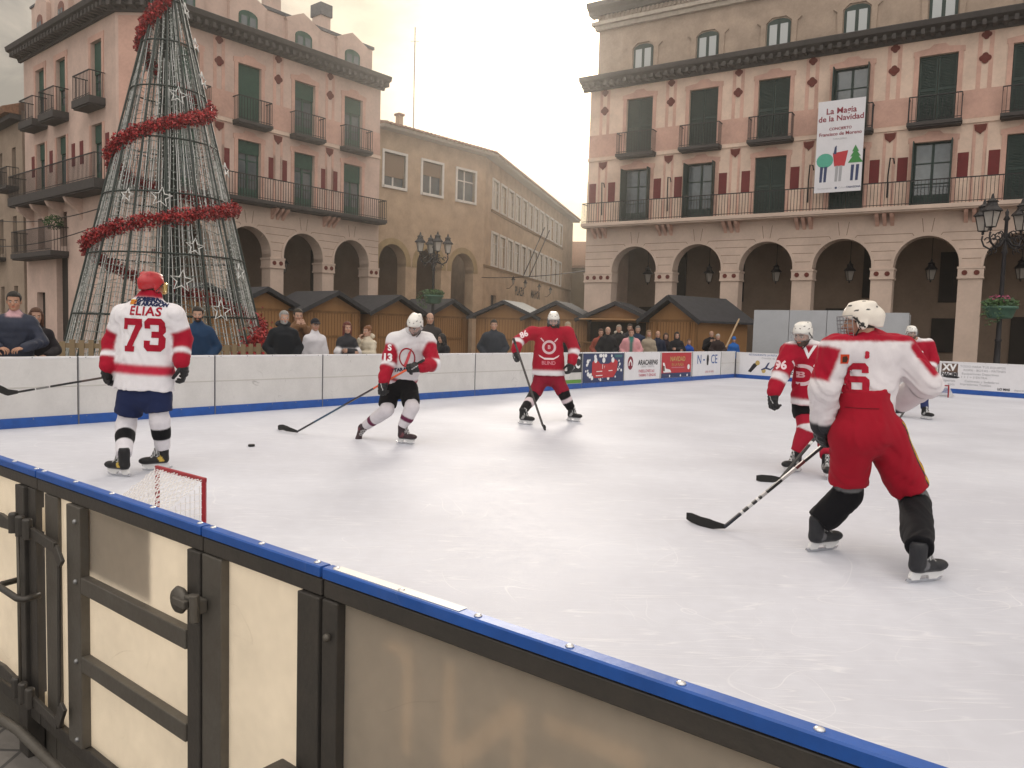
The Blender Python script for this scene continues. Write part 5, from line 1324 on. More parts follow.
m = BG(); m.box(0, 27, -.05, 0, 5.18, 5.32); m.box(1.3, 22.8, -.06, 0, 8.62, 8.76); m.build('string_course', mat('ochre_dark', (.2, .13, .07), rough=.85), tM)
for i, (a, b, c, d) in enumerate(hs):
    m = BG(); y = -.05; m.box(a - .16, a, y, .2, c - .1, d + .14); m.box(b, b + .16, y, .2, c - .1, d + .14); m.box(a, b, y, .2, d, d + .14); m.box(a, b, y, .2, c - .1, c); f = m.build('window', whitep, tM)
    m = BG(); m.box(a, b, .10, .12, c, d); m.build('pane', mat('pale_blind', (.62, .56, .47), rough=.6), f)
    m = BG(); m.box((a + b) / 2 - .05, (a + b) / 2 + .05, .04, .098, c, d); m.box(a, b, .05, .09, d - .6, d - .54); m.build('glazing_bar', whitep, f)
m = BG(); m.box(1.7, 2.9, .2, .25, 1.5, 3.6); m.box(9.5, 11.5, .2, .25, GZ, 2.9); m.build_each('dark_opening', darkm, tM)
m = BG(); m.box(27, 27.3, 0, 12, GZ, 11.5); m.box(0.2, 27, 8, 8.3, GZ, 11.5); m.build('back_wall', sandm, tM)
m = BG(); text_on(m, 'PLAZA', 8.6, 4.15, .85, -.01, off=.02); text_on(m, 'MAYOR', 13.3, 4.15, .85, -.01, off=.02); m.build('sign_lettering', ironm, tM)
def eave_roof(Bf, x0, x1, z, depth, rise, over=.6, e0=0, e1=0):
    m = Bf(); m.box(x0 - e0, x1 + e1, -over, .2, z, z + .16); m.build('eave', mat('eave_stone', (.34, .29, .24), rough=.85), tM)
    m = Bf(); m.prism([(-over - .12, z + .16), (depth, z + rise), (depth, z + .16)], x0 - e0, x1 + e1, axis='x'); n_ = int((x1 - x0) / .28)
    for k in range(n_):
        x = lerp(x0 - e0 + .1, x1 + e1 - .1, k / n_); m.tube([(x, -over - .14, z + .19), (x, depth, z + rise + .03)], .075, 5)
    m.build('roof', tilem, tM)
eave_roof(BM, -.1, 7.96, 11.6, 6, 1.6, e1=.5); eave_roof(BG, 0, 27, 11.6, 5, 1.4, e0=.2, e1=.5)
m = BM(); m.box(2.9, 3.2, 1.9, 2.2, 12.2, 13.2); c_ = m.build('chimney', sandm, tM); m = BM(); m.box(2.84, 3.26, 1.84, 2.26, 13.2, 13.32); m.build('chimney_cap', tilem, c_)
m = BG()
for x, sg in ((9.2, 1), (10.8, 1)): m.tube([(x, -.1, 5.35), (x + 1.4 * sg, -1.2, 8.9)], .035, 6)
m.build_each('flagpole', ironm, tM)
m = MB(); m.tube([(0, 0, 0), (0, 0, 6.4)], .03, 5); m.tube([(-.25, 0, 5.6), (.25, 0, 5.6)], .012, 4); q = FM @ Vector((4.9, 3, 12.4)); o = m.build('aerial_mast', ironm); o.location = q; tag(o, 'thin tall aerial mast on the roof of the ochre building', 'aerial')

# neighbours and distance --------------------------------------------------------
tN = empty('old_townhouse', (-26, 38, GZ), 0, 'pale old town house with small windows at the far left edge', 'building')
FQ = frame(-23.6, 37.3, .74, -.67); BQ = lambda: MB(Matrix.Translation(-tN.location) @ FQ)
hq = [(x, x + .62, z, z + 1.75) for x in (-1.7, -3.9, -6.2, -8.5) for z in (1.2, 4.6, 7.9)]
m = BQ(); hole_wall(m, -12, -.05, GZ, 11.2, hq, .3); m.box(-12, -.05, .31, 8, GZ, 11.0); m.build('wall', bl_wall, tN)
for a, b, c, d in hq:
    m = BQ(); m.box(a, b, .15, .2, c, d); f = m.build('window', darkm, tN); m = BQ(); m.box((a + b) / 2 - .03, (a + b) / 2 + .03, .11, .15, c, d); m.build('glazing_bar', greenL, f)
m = BQ(); m.prism([(-.8, 11.25), (-.7, 11.0), (0, 11.0), (4, 11.2), (8, 11.2), (4, 13.2)], -12.3, -.06, axis='x'); m.build('roof', tilem, tN)
m = BQ(); m.box(-12.1, -.06, -.5, -.02, 10.75, 10.98); m.build('eave', cornm, tN)
balcony(tN, BQ, -2.6, -.6, 7.7, yo=.5, h=.9); balcony(tN, BQ, -5.0, -2.9, 4.4, yo=.5, h=.9)
for i, (X, Y, wd, dp, h_, rise, c, lab_) in enumerate([(6.6, 74, 13, 8, 7.6, 3.0, mat('warm_stone', (.30, .215, .12), rough=.85, noise=.2, nscale=1), 'distant stone house with an arched window seen through the gap beside the ochre wing'),
                                                    (11.5, 66, 8, 8, 11.2, 2.0, mat('grey_stone', (.24, .22, .2), rough=.85, noise=.2, nscale=1), 'grey gabled house just left of the right-hand building in the distance'),
                                                    (-2, 100, 22, 10, 9.5, 3, mat('far_stone', (.27, .22, .17), rough=.85), 'farthest low house behind the gap between the buildings')]):
    t = empty('stone_house', (X, Y, GZ), R_(-8), lab_, 'house'); m = MB(); m.box(-wd / 2, wd / 2, 0, dp, 0, h_); m.build('wall', c, t)
    m = MB(); m.prism([(-.6, h_), (dp + .6, h_), (dp + .4, h_ + .25), (dp / 2, h_ + rise), (-.5, h_ + .25)], -wd / 2 - .5, wd / 2 + .5, axis='x'); m.build('roof', tilem if i != 1 else slatem, t)
    for k in range(int(wd / 3)):
        x = -wd / 2 + 1.6 + 3 * k; m = MB(); P = arch_pts(x, .62, 4.6, 5.5, 8); m.prism([(x - .62, 3.3), (x + .62, 3.3)] + P[::-1], -.05, .05, axis='y'); m.build('window', mat('lit_pane', (.5, .45, .32), rough=.2), t)
        m = MB(); arch_ring(m, x, .66, 4.6, 5.54, .25, -.12, 0); m.build('window_arch', c, t)
# ------------------------------------------------------------------ market huts
woodm = mat('hut_boards', (.32, .165, .065), rough=.65, noise=.3, nscale=5, stretch=(1, 1, .12), col2=(.20, .095, .035))
woodt = mat('hut_trim', (.22, .11, .04), rough=.65, noise=.25, nscale=6)
feltm = mat('roof_felt', (.035, .035, .04), rough=.75, noise=.35, nscale=5, bump=.2)
feltl = mat('bleached_felt', (.30, .31, .31), rough=.6, noise=.3, nscale=4)
def hut(px, py, Y, ax, w_, d_, label, peak=2.75, eave=2.05, open_=False, felt=None, ridge_side=False, tf=None):
    """ax: direction along the gable front, to the right as seen from the front"""
    p = J(px, py, Y); t = empty('market_hut', (p.x, p.y, GZ), 0, label, 'market hut', 'wooden market huts round the rink')
    Fm = frame(p.x, p.y, ax[0], ax[1]); inv = Matrix.Translation(-t.location); B = lambda: MB(inv @ Fm); h = w_ / 2
    gab = lambda z0: [(-h, z0), (h, z0), (h, eave), (0, peak - .08), (-h, eave)]
    m = B()
    if open_:
        m.box(-h, h, 0, .05, GZ, 1.0); m.box(-h, -h + .12, 0, .05, 1.0, eave); m.box(h - .12, h, 0, .05, 1.0, eave); m.prism([(-h, eave), (h, eave), (0, peak - .08)], 0, .05, axis='y')
    else: m.prism(gab(GZ), 0, .05, axis='y')
    m.prism(gab(GZ), d_ - .05, d_, axis='y'); m.box(-h, -h + .05, .05, d_ - .05, GZ, eave); m.box(h - .05, h, .05, d_ - .05, GZ, eave)
    m.build('wall', woodm, t)
    m = B()
    for x in (-h, h - .09): m.box(x, x + .09, -.025, 0, GZ, eave - .02)
    m.box(-h + .09, h - .09, -.025, 0, eave - .12, eave - .03)
    if not open_:
        m.box(-h * .7, h * .7, -.03, 0, .95, 1.04); m.box(-h * .7, -h * .7 + .07, -.03, 0, 1.04, eave - .12); m.box(h * .7 - .07, h * .7, -.03, 0, 1.04, eave - .12)
    m.build('trim', woodt, t)
    k = int(w_ / .14); m = B()
    for i in range(1, k):
        x = -h + w_ * i / k; m.box(x - .006, x + .006, -.004, .0, GZ + .02, eave - .13)
    m.build('board_joint', mat('joint_dark', (.06, .03, .012), rough=.9), t)
    m = B(); dx = .34; ov = dx * (peak - eave) / h
    for s in (-1, 1):
        m.add([(0, -.35, peak), (s * (h + dx), -.35, eave - ov + .08), (s * (h + dx), d_ + .15, eave - ov + .08), (0, d_ + .15, peak), (0, -.35, peak + .09), (s * (h + dx), -.35, eave - ov + .16), (s * (h + dx), d_ + .15, eave - ov + .16), (0, d_ + .15, peak + .09)],
              [(0, 1, 2, 3), (4, 5, 6, 7), (0, 1, 5, 4), (1, 2, 6, 5), (2, 3, 7, 6), (3, 0, 4, 7)])
    r = m.build('roof', felt or feltm, t)
    m = B()
    for s in (-1, 1): m.bar((0, -.37, peak + .0), (s * (h + dx + .02), -.37, eave - ov + .08), .03, .16, up=(0, 0, 1))
    m.build('bargeboard', feltm, r)
    if open_:
        m = B(); m.box(-h - .1, h + .1, -.4, .0, .98, 1.03); m.build('counter', woodt, t)
        m = B(); m.add([(-h, 0, eave), (h, 0, eave), (h, -.9, eave - .05), (-h, -.9, eave - .05), (-h, 0, eave + .04), (h, 0, eave + .04), (h, -.9, eave - .01), (-h, -.9, eave - .01)], [(0, 1, 2, 3), (4, 5, 6, 7), (2, 3, 7, 6), (0, 3, 7, 4), (1, 2, 6, 5)]); m.build('lifted_hatch', woodm, t)
        m = B(); m.box(-h + .1, h - .1, .6, .64, 1.03, eave); m.build('inside_wall', darkm, t)
    return t
axl = (.636, .771); axr = (.8472, -.5312)
for px, Y, L in ((203, 27.6, 'wooden market hut behind the base of the Christmas tree'), (263, 29.5, 'wooden market hut just right of the Christmas tree'), (333, 31.3, 'second wooden market hut right of the Christmas tree, behind the girl with red hair'),
                 (395, 33.7, 'wooden market hut between the cream-coated woman and the left street lamp'), (448, 36.3, 'wooden market hut right below the left street lamp')):
    hut(px, 330, Y, axl, 2.75, 2.4, L)
hut(505, 330, 36.2, (.95, -.31), 2.9, 2.6, 'wooden market hut with a pale bleached roof in the middle of the row', felt=feltl)
hut(557, 330, 35.2, (.95, -.31), 2.6, 2.4, 'dark-roofed wooden hut directly behind the red player with the upright stick')
hut(616, 331, 34.0, (.93, -.37), 2.9, 2.4, 'open-fronted wooden hut behind the crowd, with its hatch lifted', open_=True)
hut(673, 333, 29.2, (.60, -.80), 2.4, 2.9, 'nearest wooden hut of the right group, beside the grey hoarding', peak=2.85)
# grey hoarding
pA = J(752, 350, 27.9); pB = J(907, 352, 24.9); FH = frame(pA.x, pA.y, pB.x - pA.x, pB.y - pA.y); Lh = (Vector((pB.x, pB.y)) - Vector((pA.x, pA.y))).length
t = empty('grey_hoarding', (pA.x, pA.y, GZ), 0, 'grey metal hoarding panels standing behind the far right boards', 'hoarding'); BH = lambda: MB(Matrix.Translation(-t.location) @ FH)
hoard = mat('hoarding_grey', (.40, .41, .43), rough=.5, noise=.08, nscale=2)
for i in range(4): m = BH(); m.box(Lh * i / 4 + .01, Lh * (i + 1) / 4 - .01, 0, .05, GZ + .02, 2.42 - .06 * (i > 2)); m.build('panel', hoard, t)
m = BH()
for i in range(5): m.box(max(0, Lh * i / 4 - .03), Lh * i / 4 + .03, .055, .12, GZ, 2.3)
m.build_each('post', galv, t)

# ------------------------------------------------------------------ Christmas tree of rods and lights
TY = 17.0; tb = J(169, 340, TY); TX = tb.x; TH = 9.45; TR = 2.22
tree = empty('christmas_tree', (TX, TY, GZ), 0, 'tall cone-shaped metal Christmas tree strung with white light wires', 'christmas tree')
rodm = mat('tree_rod', (.028, .038, .034), rough=.5, metal=.3); wirem = mat('light_wire', (.62, .63, .62), rough=.5); wirel = mat('light_wire_dark', (.22, .25, .23), rough=.5)
rad = lambda z: TR * (1 - z / TH) + .03
m = MB(); m.tube([(0, 0, 0), (0, 0, TH)], .10, 8)
for k in range(5): a = k * 1.257; m.tube([(.28 * math.cos(a), .28 * math.sin(a), 0), (.10 * math.cos(a), .1 * math.sin(a), TH * .97)], .035, 5)
m.build('mast', rodm, tree)
for k in range(14):
    a = 2 * math.pi * (k + .37) / 14; m = MB(); m.tube([(rad(0) * math.cos(a), rad(0) * math.sin(a), 0), (.05 * math.cos(a), .05 * math.sin(a), TH)], .022, 5); m.build('rod', rodm, tree)
for z in (.35, 1.65, 2.9, 4.15, 5.3, 6.4, 7.4, 8.3, 9.0):
    m = MB(); m.tube([(rad(z) * math.cos(2 * math.pi * i / 36), rad(z) * math.sin(2 * math.pi * i / 36), z) for i in range(36)], .018, 5, closed=True); m.build('hoop', rodm, tree)
rr = random.Random(11); m = MB(); m2_ = MB()
nm_ = 130
for k in range(nm_):
    a = 2 * math.pi * k / nm_ + rr.uniform(-.01, .01); z1 = rr.choice((TH, TH * .97, TH * .8, TH * .62))
    P = []; z = rr.uniform(.1, .3)
    while z < z1 - .3:
        P.append(((rad(z) - .03) * math.cos(a) + rr.uniform(-.02, .02), (rad(z) - .03) * math.sin(a) + rr.uniform(-.02, .02), z)); z += rr.uniform(.5, .9)
    P.append((.05 * math.cos(a), .05 * math.sin(a), z1)) if z1 == TH else None
    if len(P) > 1: (m if k % 3 else m2_).tube(P, .009, 3, cap=False)
    for (x, y, z) in P:
        pass
    z = .2
    while z < z1 - .4 and k % 2 == 0:
        z += rr.uniform(.07, .16); x, y = (rad(z) - .03) * math.cos(a), (rad(z) - .03) * math.sin(a); s = .016; m.add([(x - s, y, z), (x, y - s, z + .0), (x + s, y, z + .01), (x, y + s, z), (x, y, z + s), (x, y, z - s)], [(0, 1, 4), (1, 2, 4), (2, 3, 4), (3, 0, 4), (1, 0, 5), (2, 1, 5), (3, 2, 5), (0, 3, 5)])
for k in range(46):
    z = .3 + k * .195; n_ = 40; m2_.tube([((rad(z) - .02) * math.cos(2 * math.pi * i / n_), (rad(z) - .02) * math.sin(2 * math.pi * i / n_), z + .04 * math.sin(i * 1.7 + k)) for i in range(n_)], .0075, 3, closed=True)
m.build('light_wires', wirem, tree); m2_.build('net_wires', wirel, tree)
starm = mat('star_frame', (.70, .70, .68), rough=.4)
ci = Vector((TX, TY, GZ))
def star_at(px, py, r, back=False):
    # where the sight line meets the cone
    lo, hi = (TY - 3.2, TY) if not back else (TY, TY + 3); best = None
    for i in range(400):
        Y = lo + (hi - lo) * i / 399; p = J(px, py, Y) - ci; e = abs(math.hypot(p.x, p.y) - rad(max(0, p.z)) - .06)
        if best is None or e < best[0]: best = (e, p)
    p = best[1]; nrm = Vector((p.x, p.y, 0)).normalized(); nrm = (nrm + Vector((0, 0, TR / TH))).normalized(); tx = Vector((-nrm.y, nrm.x, 0)).normalized(); up = nrm.cross(tx)
    if up.z < 0: up = -up
    m = MB()
    for rs in (r * .72,): m.tube([tuple(tx * rs * (1 if i % 2 == 0 else .42) * math.sin(math.pi * i / 5 + .12) + up * rs * (1 if i % 2 == 0 else .42) * math.cos(math.pi * i / 5 + .12)) for i in range(10)], .013, 5, closed=True)
    o = m.build('star', starm, tree); o.location = p
for a in ((178, 95, .27), (161, 197, .30), (182, 281, .32), (195, 247, .26), (221, 311, .32), (240, 272, .26), (92, 262, .3), (203, 80, .25), (186, 10, .22), (196, 45, .2), (226, 170, .22), (127, 195, .2)): star_at(*a)
garm = [mat('tinsel_red', (.28, .012, .016), rough=.4), mat('tinsel_dark_red', (.15, .008, .012), rough=.45), mat('tinsel_bright', (.42, .022, .024), rough=.35)]
# garland spiral: angle (0 = right, 180 = left through the front) against height
keys = [(-30, .75), (0, 1.25), (90, 2.15), (180, 2.92), (270, 3.48), (360, 3.98), (450, 4.4), (540, 4.82), (630, 5.45), (720, 6.0), (810, 6.7), (900, 7.35), (990, 8.1), (1060, 8.9)]
# angles grow 0 (right) -> 90 (back) -> 180 (left) -> 270 (front)
m = MB(); rr = random.Random(5)
def gpos(a):
    for (a0, z0), (a1, z1) in zip(keys[:-1], keys[1:]):
        if a0 <= a <= a1:
            z = lerp(z0, z1, (a - a0) / (a1 - a0)); t_ = R_(a); r = rad(z) + .03; return Vector((r * math.cos(t_), r * math.sin(t_), z))
a = -30.
while a < 1058:
    c = gpos(a); r0 = .145 * (1 - .25 * a / 1060) * (.8 + .35 * math.sin(a * .13) ** 2)
    for q in range(44):
        d = Vector((rr.gauss(0, 1), rr.gauss(0, 1), rr.gauss(0, 1))).normalized(); p = c + d * r0 * rr.uniform(.2, 1.15); b = d.orthogonal().normalized(); e = d.cross(b)
        an = rr.uniform(0, 6.28); b, e = b * math.cos(an) + e * math.sin(an), e * math.cos(an) - b * math.sin(an); s = rr.uniform(.07, .12)
        m.add([tuple(p - b * s * .45), tuple(p + d * s * .6 + e * s * .2), tuple(p + b * s * .45), tuple(p + d * s * .3 - e * .1 * s)], [(0, 1, 2, 3)], rr.choice((0, 0, 1, 2)))
    a += 2.3
for q in range(700):
    c = Vector((rad(.9) + rr.gauss(.0, .16), -.3 + rr.gauss(0, .25), .72 + abs(rr.gauss(0, .32)))); d = Vector((rr.gauss(0, 1), rr.gauss(0, 1), rr.gauss(0, 1))).normalized(); b = d.orthogonal().normalized() * .03; m.add([tuple(c - b), tuple(c + d * .12), tuple(c + b), tuple(c + d * .03)], [(0, 1, 2, 3)], rr.choice((0, 1, 2)))
o = m.build('garland', garm); o.location = ci; tag(o, 'red leafy tinsel garland wound in a spiral round the metal Christmas tree', 'garland')

# ------------------------------------------------------------------ pallet fence behind the boards
palm = mat('pallet_wood', (.27, .20, .12), rough=.85, noise=.35, nscale=6, stretch=(1, 1, .2), col2=(.15, .10, .055)); 
q0 = J(40, 350, 14.0); q1 = J(292, 350, 14.9); ddx = Vector((q1.x - q0.x, q1.y - q0.y)); nP = 4; LP_ = ddx.length / nP
for i in range(nP):
    o_ = Vector((q0.x, q0.y)) + ddx * i / nP; Fp = frame(o_.x, o_.y, ddx.x, ddx.y)
    t = empty('pallet_fence', (o_.x, o_.y, GZ), 0, ['pallet fence panel at the left behind the brown-haired woman', 'pallet fence panel behind the player wearing 73', 'pallet fence panel right of the man in blue', 'pallet fence panel behind the grey-haired man'][i], 'fence', 'wooden pallet fence round the tree'); B = lambda: MB(Matrix.Translation(-t.location) @ Fp)
    m = B(); x = .01; rr = random.Random(i)
    while x < LP_ - .1:
        w_ = rr.uniform(.08, .1); m.box(x, x + w_, -.012, .01, GZ + .02, 1.03 + rr.uniform(-.03, .03)); x += w_ + rr.uniform(.05, .09)
    m.build('slat', palm, t)
    m = B()
    for z in (.15, .55, .9): m.box(.0, LP_ - .01, .011, .05, z, z + .09)
    m.build('rail', palm, t)

# ------------------------------------------------------------------ street lamps and lanterns
lampglass = mat('lamp_glass', (.45, .42, .38), rough=.15, alpha=.6, spec=.7)
def lantern(B0, par, c, s=1., hang=False, name='lantern'):
    """four-sided tapering lantern standing (or hanging) at c"""
    m = B0(); x, y, z = c
    for k in range(4):
        a = R_(45 + 90 * k); b = R_(45 + 90 * (k + 1)); r0, r1 = .12 * s, .21 * s
        m.tube([(x + r0 * math.cos(a), y + r0 * math.sin(a), z), (x + r1 * math.cos(a), y + r1 * math.sin(a), z + .42 * s)], .013 * s, 4)
        m.tube([(x + r1 * math.cos(a), y + r1 * math.sin(a), z + .42 * s), (x + r1 * math.cos(b), y + r1 * math.sin(b), z + .42 * s)], .016 * s, 4); m.tube([(x + r0 * math.cos(a), y + r0 * math.sin(a), z), (x + r0 * math.cos(b), y + r0 * math.sin(b), z)], .014 * s, 4)
    m.lathe([(.27 * s, .42 * s), (.25 * s, .46 * s), (.15 * s, .56 * s), (.12 * s, .66 * s), (.16 * s, .68 * s), (.05 * s, .76 * s), (.03 * s, .86 * s), (.001, .9 * s)], (x, y, z), 8)
    m.lathe([(.001, -.12 * s), (.04 * s, -.08 * s), (.03 * s, -.03 * s), (.11 * s, 0), (.001, .005 * s)], (x, y, z), 8)
    o = m.build(name, ironm, par)
    m = B0(); V = []
    for rr_, zz in ((.11, .01), (.195, .41)):
        for k in range(4): a = R_(45 + 90 * k); V.append((x + rr_ * s * math.cos(a), y + rr_ * s * math.sin(a), z + zz * s))
    m.add(V, [(0, 1, 5, 4), (1, 2, 6, 5), (2, 3, 7, 6), (3, 0, 4, 7)]); m.build('lamp_glass', lampglass, o)
    return o
def street_lamp(px, Y, ztop, label, rot=0., s=1., planter=None):
    p = J(px, 300, Y); p.z = GZ; t = empty('street_lamp', p, R_(rot), label, 'street lamp', 'cast-iron lamps in the square'); B = lambda: MB()
    zt = ztop - GZ
    m = B(); m.lathe([(.26, 0), (.26, .15), (.2, .2), (.19, .7), (.13, .8), (.15, .86), (.09, .95), (.075, 1.6), (.095, 1.65), (.07, 1.7), (.055, zt - 1.3), (.09, zt - 1.25), (.055, zt - 1.15), (.045, zt - .35), (.09, zt - .3), (.04, zt - .2), (.05, zt - .1), (.001, zt)], (0, 0, 0), 12); m.build('post', ironm, t, True)
    for k in range(4):
        a = R_(90 * k); c, s_ = math.cos(a), math.sin(a); m = B(); P = []
        for (r, z) in ((.05, -.75), (.18, -.92), (.38, -.98), (.55, -.88), (.62, -.72), (.60, -.62)): P.append((r * c * s, r * s_ * s, zt + z * s))
        m.tube(P, [.04, .035, .03, .03, .025, .03], 6)
        for (cr, cz, r2) in ((.30, -.80, .10), (.47, -.74, .07), (.18, -.66, .09), (.38, -1.06, .06)): m.tube([((cr + r2 * math.cos(u)) * c * s, (cr + r2 * math.cos(u)) * s_ * s, zt + (cz + r2 * math.sin(u)) * s) for u in [j * .7 for j in range(8)]], .018, 5)
        m.build('arm', ironm, t, True)
        lantern(B, t, (.60 * c * s, .60 * s_ * s, zt - .5 * s), .92 * s)
    return t, p
tl1, lp1 = street_lamp(433, 33, 5.15, 'four-armed cast-iron lamp in front of the ochre building', 20, 1.0)
tl2, lp2 = street_lamp(1001, 22.6, 5.35, 'four-armed cast-iron lamp with a planter at the right edge', 25, 1.15)
def planter(p, z, r, col, label, seed, fl=True):
    t = empty('planter', (p.x, p.y, z), 0, label, 'planter', 'flower planters on the lamp posts')
    m = MB(); m.lathe([(.06, -.28), (r * .72, -.26), (r * .8, -.2), (r * .95, .0), (r * 1.08, .02), (r * 1.08, .09), (r * .9, .09), (r * .88, .0), (.06, -.02)], (0, 0, 0), 16); m.build('bowl', mat('planter_green', (.055, .12, .085), rough=.5, noise=.15), t, True)
    leafy('foliage', (0, 0, .18), r * 1.15, 420, [leafA, leafB], seed=seed, sq=.35, sz=.07).parent = t
    leafy('trailing_foliage', (-r * .9, -.2, -.12), .34, 110, [leafA, leafB], seed=seed + 1, sq=1.2).parent = t
    if fl: leafy('flower', (0, 0, .33), r * .8, 90, [flo], seed=seed + 2, sq=.3, sz=.05).parent = t
planter(Vector((lp2.x, lp2.y)), 2.45, .42, 0, 'green bowl planter with pink flowers round the right lamp post', 3)
planter(Vector((lp1.x, lp1.y)), 2.75, .42, 0, 'green planter with foliage round the left lamp post', 8, False)
def hanging(Fm, x, y, z, zc, label, s=1.):
    p = Fm @ Vector((x, y, z)); t = empty('hanging_lantern', p, 0, label, 'lantern', 'lanterns hanging in the arches'); B = lambda: MB()
    m = B(); m.tube([(0, 0, .8 * s), (0, 0, zc - z)], .014, 5); m.build('rod', ironm, t); lantern(B, t, (0, 0, 0), s, name='lantern_body')
names = ['first', 'second', 'third', 'fourth', 'fifth', 'sixth']
for i in range(6): hanging(FR, bR[i] + .1, 1.6, 4.05, 6.3, 'lantern hanging in the %s arch from the left of the right-hand building' % names[i], 1.0)
for i, nmx in ((1, 'the arch half hidden by the right edge of the Christmas tree'), (2, 'the arch second from the right end of the pink left building'), (3, 'the right end arch of the pink left building')): hanging(FL, bL[i], 1.6, 3.95, 6.3, 'lantern hanging in ' + nmx, .95)
for i in range(3): hanging(FM, ba[i][0], 1.4, 4.0, 6.5, 'lantern hanging in the %s arch of the ochre building' % ('left', 'middle', 'right')[i], .85)
for i, x in enumerate((5.2, 8.4, 12.6, 16.5)):
    p = FWG @ Vector((x, 0, 4.5)); t = empty('wall_lamp', p, 0, '%s black wall lamp along the receding ochre wing' % ('nearest', 'second nearest', 'third', 'farthest')[i], 'wall lamp', 'wall lamps on the ochre wing'); B = lambda: MB()
    o_ = (FWG.to_3x3() @ Vector((0, -1, 0))); m = MB(); m.tube([(0, 0, -.3), tuple(o_ * .2 + Vector((0, 0, -.3))), tuple(o_ * .45 + Vector((0, 0, -.03)))], .02, 5); m.build('bracket', ironm, t); lantern(B, t, tuple(o_ * .45), .6, name='lantern_body')
# overhead cables
def cable(a, b, sag, label, r=.022):
    a = Vector(a); b = Vector(b); m = MB(); m.tube([tuple((b - a) * (i / 16) + Vector((0, 0, -sag * 4 * (i / 16) * (1 - i / 16)))) for i in range(17)], r, 5); o = m.build('cable', ironm); o.location = a; tag(o, label, 'cable', 'overhead cables')
cable(FW @ Vector((-13.5, -.6, 6.3)), FW @ Vector((-.3, -.3, 5.9)), .35, 'upper cable sagging across the left-hand fronts')
cable(FW @ Vector((-13.5, -.6, 4.95)), FW @ Vector((-1.2, -.25, 5.2)), .3, 'lower cable sagging across the left-hand fronts')
cable(FM @ Vector((7.6, -.25, 4.5)), FR @ Vector((-15.85, -.1, 4.55)), .12, 'cable spanning the street gap from the ochre building to the right-hand building')
# ------------------------------------------------------------------ hockey players
def G0(px, py, z=0.):
    r = ray(px, py); return EYE + r * ((z - EYE.z) / r.z)
def N3(v): v = A3(v); return v / np.linalg.norm(v)
def make_fig(joints, d, feet, fwd, hfwd, hup=(0, 0, 1), k=1., headk=1.):
    j = {a: J(p[0], p[1], d + (p[2] if len(p) > 2 else 0)) for a, p in joints.items()}
    toe = {}; 
    for s in 'LR':
        g, t = feet[s][:2]; t = N3(t); toe[s] = t
        if len(feet[s]) > 2: continue
        c = G0(*g); j['an' + s] = Vector((c.x, c.y, .165)) - Vector((t[0], t[1], 0)) * .045
    f = Fig(j, fwd, hfwd, head_up=hup, k=k); f.toe = toe; f.ground = 0.; f.feetspec = feet
    return f
WBAND = (.70, .66, .68)

def hairobj(fig, kind, col, h=.009, name='hair'):
    def fn(P):
        if kind == 'bald': d = np.maximum(ell_d(P, (0, -.02, .012), (.083, .104, .07)), P[:, 2] - .05)
        else: d = ell_d(P, (0, -.018, .038), (.084, .106, .094))
        face = np.minimum(P[:, 1] - .035, .065 - P[:, 2] + .0)         # opening for the face
        if kind in ('long', 'bob'):
            L = -.24 if kind == 'long' else -.14
            d = smin(d, cone_d(P, (0, -.06, .0), (0, -.07, L), .075, .06), .03)
            for s in (-1, 1): d = smin(d, cone_d(P, (s * .072, .0, .02), (s * .08, .02, L), .028, .024), .03)
            face = np.minimum(face, .058 - np.abs(P[:, 0]))
        if kind in ('short', 'bald'): d = np.maximum(d, -(P[:, 2] + .045 + .5 * (P[:, 1] + .05) * 0) if kind == 'x' else (-.05 - P[:, 2]))
        if kind == 'bun': d = smin(d, ell_d(P, (0, -.09, .1), (.04, .04, .035)), .01); d = np.maximum(d, -.06 - P[:, 2])
        d = np.maximum(d, face)
        return d + .004 * wrinkle(P, .12, 4)
    V, Q = surface_net(fn, (-.14, -.16, -.3), (.14, .13, .17), h); C = np.tile(np.array(col, float), (len(V), 1))
    return put(fig, name, fig.hp(V), Q, HAIRM, C)
# --- player 73, seen from behind
j = dict(pelvis=(144, 394), chest=(147, 322), neck=(150, 298), head=(152, 287), shL=(122.5, 316), shR=(174.5, 316), elL=(112, 342, .02), elR=(184, 339, .05), wrL=(107, 366, -.08), wrR=(182, 362, -.05),
         hipL=(132, 396), hipR=(157, 396), knL=(126, 425, .03), knR=(160, 421, .0))
f = make_fig(j, 7.35, dict(L=((120, 476), (-.75, .25, 0)), R=((158, 470), (-.45, -.35, 0))), (0, 1, 0), (.42, .9, -.12), k=1.02)
skinA = (.42, .24, .17)
body_mesh(f, 'person', skinA, (.03, .02, .015)); o73 = f.obj
tag(o73, 'hockey player seen from behind in white jersey number 73 with red helmet', 'person', 'hockey players on the ice')
hem = J(144, 389, 7.35)
jer = top_garment(f, 'jersey', stripes([((1, 2), .30, .74, RED), ((1, 2), .74, .84, WHITE), ((1, 2), .84, 1.2, RED), (0, .17, .275, (.46, .02, .05)), (0, 1.0, 1.6, RED)], WHITE), .0105, hem, hem_r=.285, chest_r=.235, flat_=.62, sh_r=.098, el_r=.080, wr_r=.068, amp=.010, seed=1, collar=.075, neck_r=.10)
rt = (1, 0.0, -.03); c_ = lambda px, py, dd=7.2: J(px, py, dd)
print_digit(f, jer, '7', .18, .31, c_(132.5, 335), rt, (0, 0, 1), RED); print_digit(f, jer, '3', .17, .31, c_(153.5, 335), rt, (0, 0, 1), RED)
print_text(f, jer, 'name_lettering', 'ELIAS', .115, c_(144, 311.5), rt, (0, 0, 1), RED, off=.003, sx=.98, spacing=1.1)
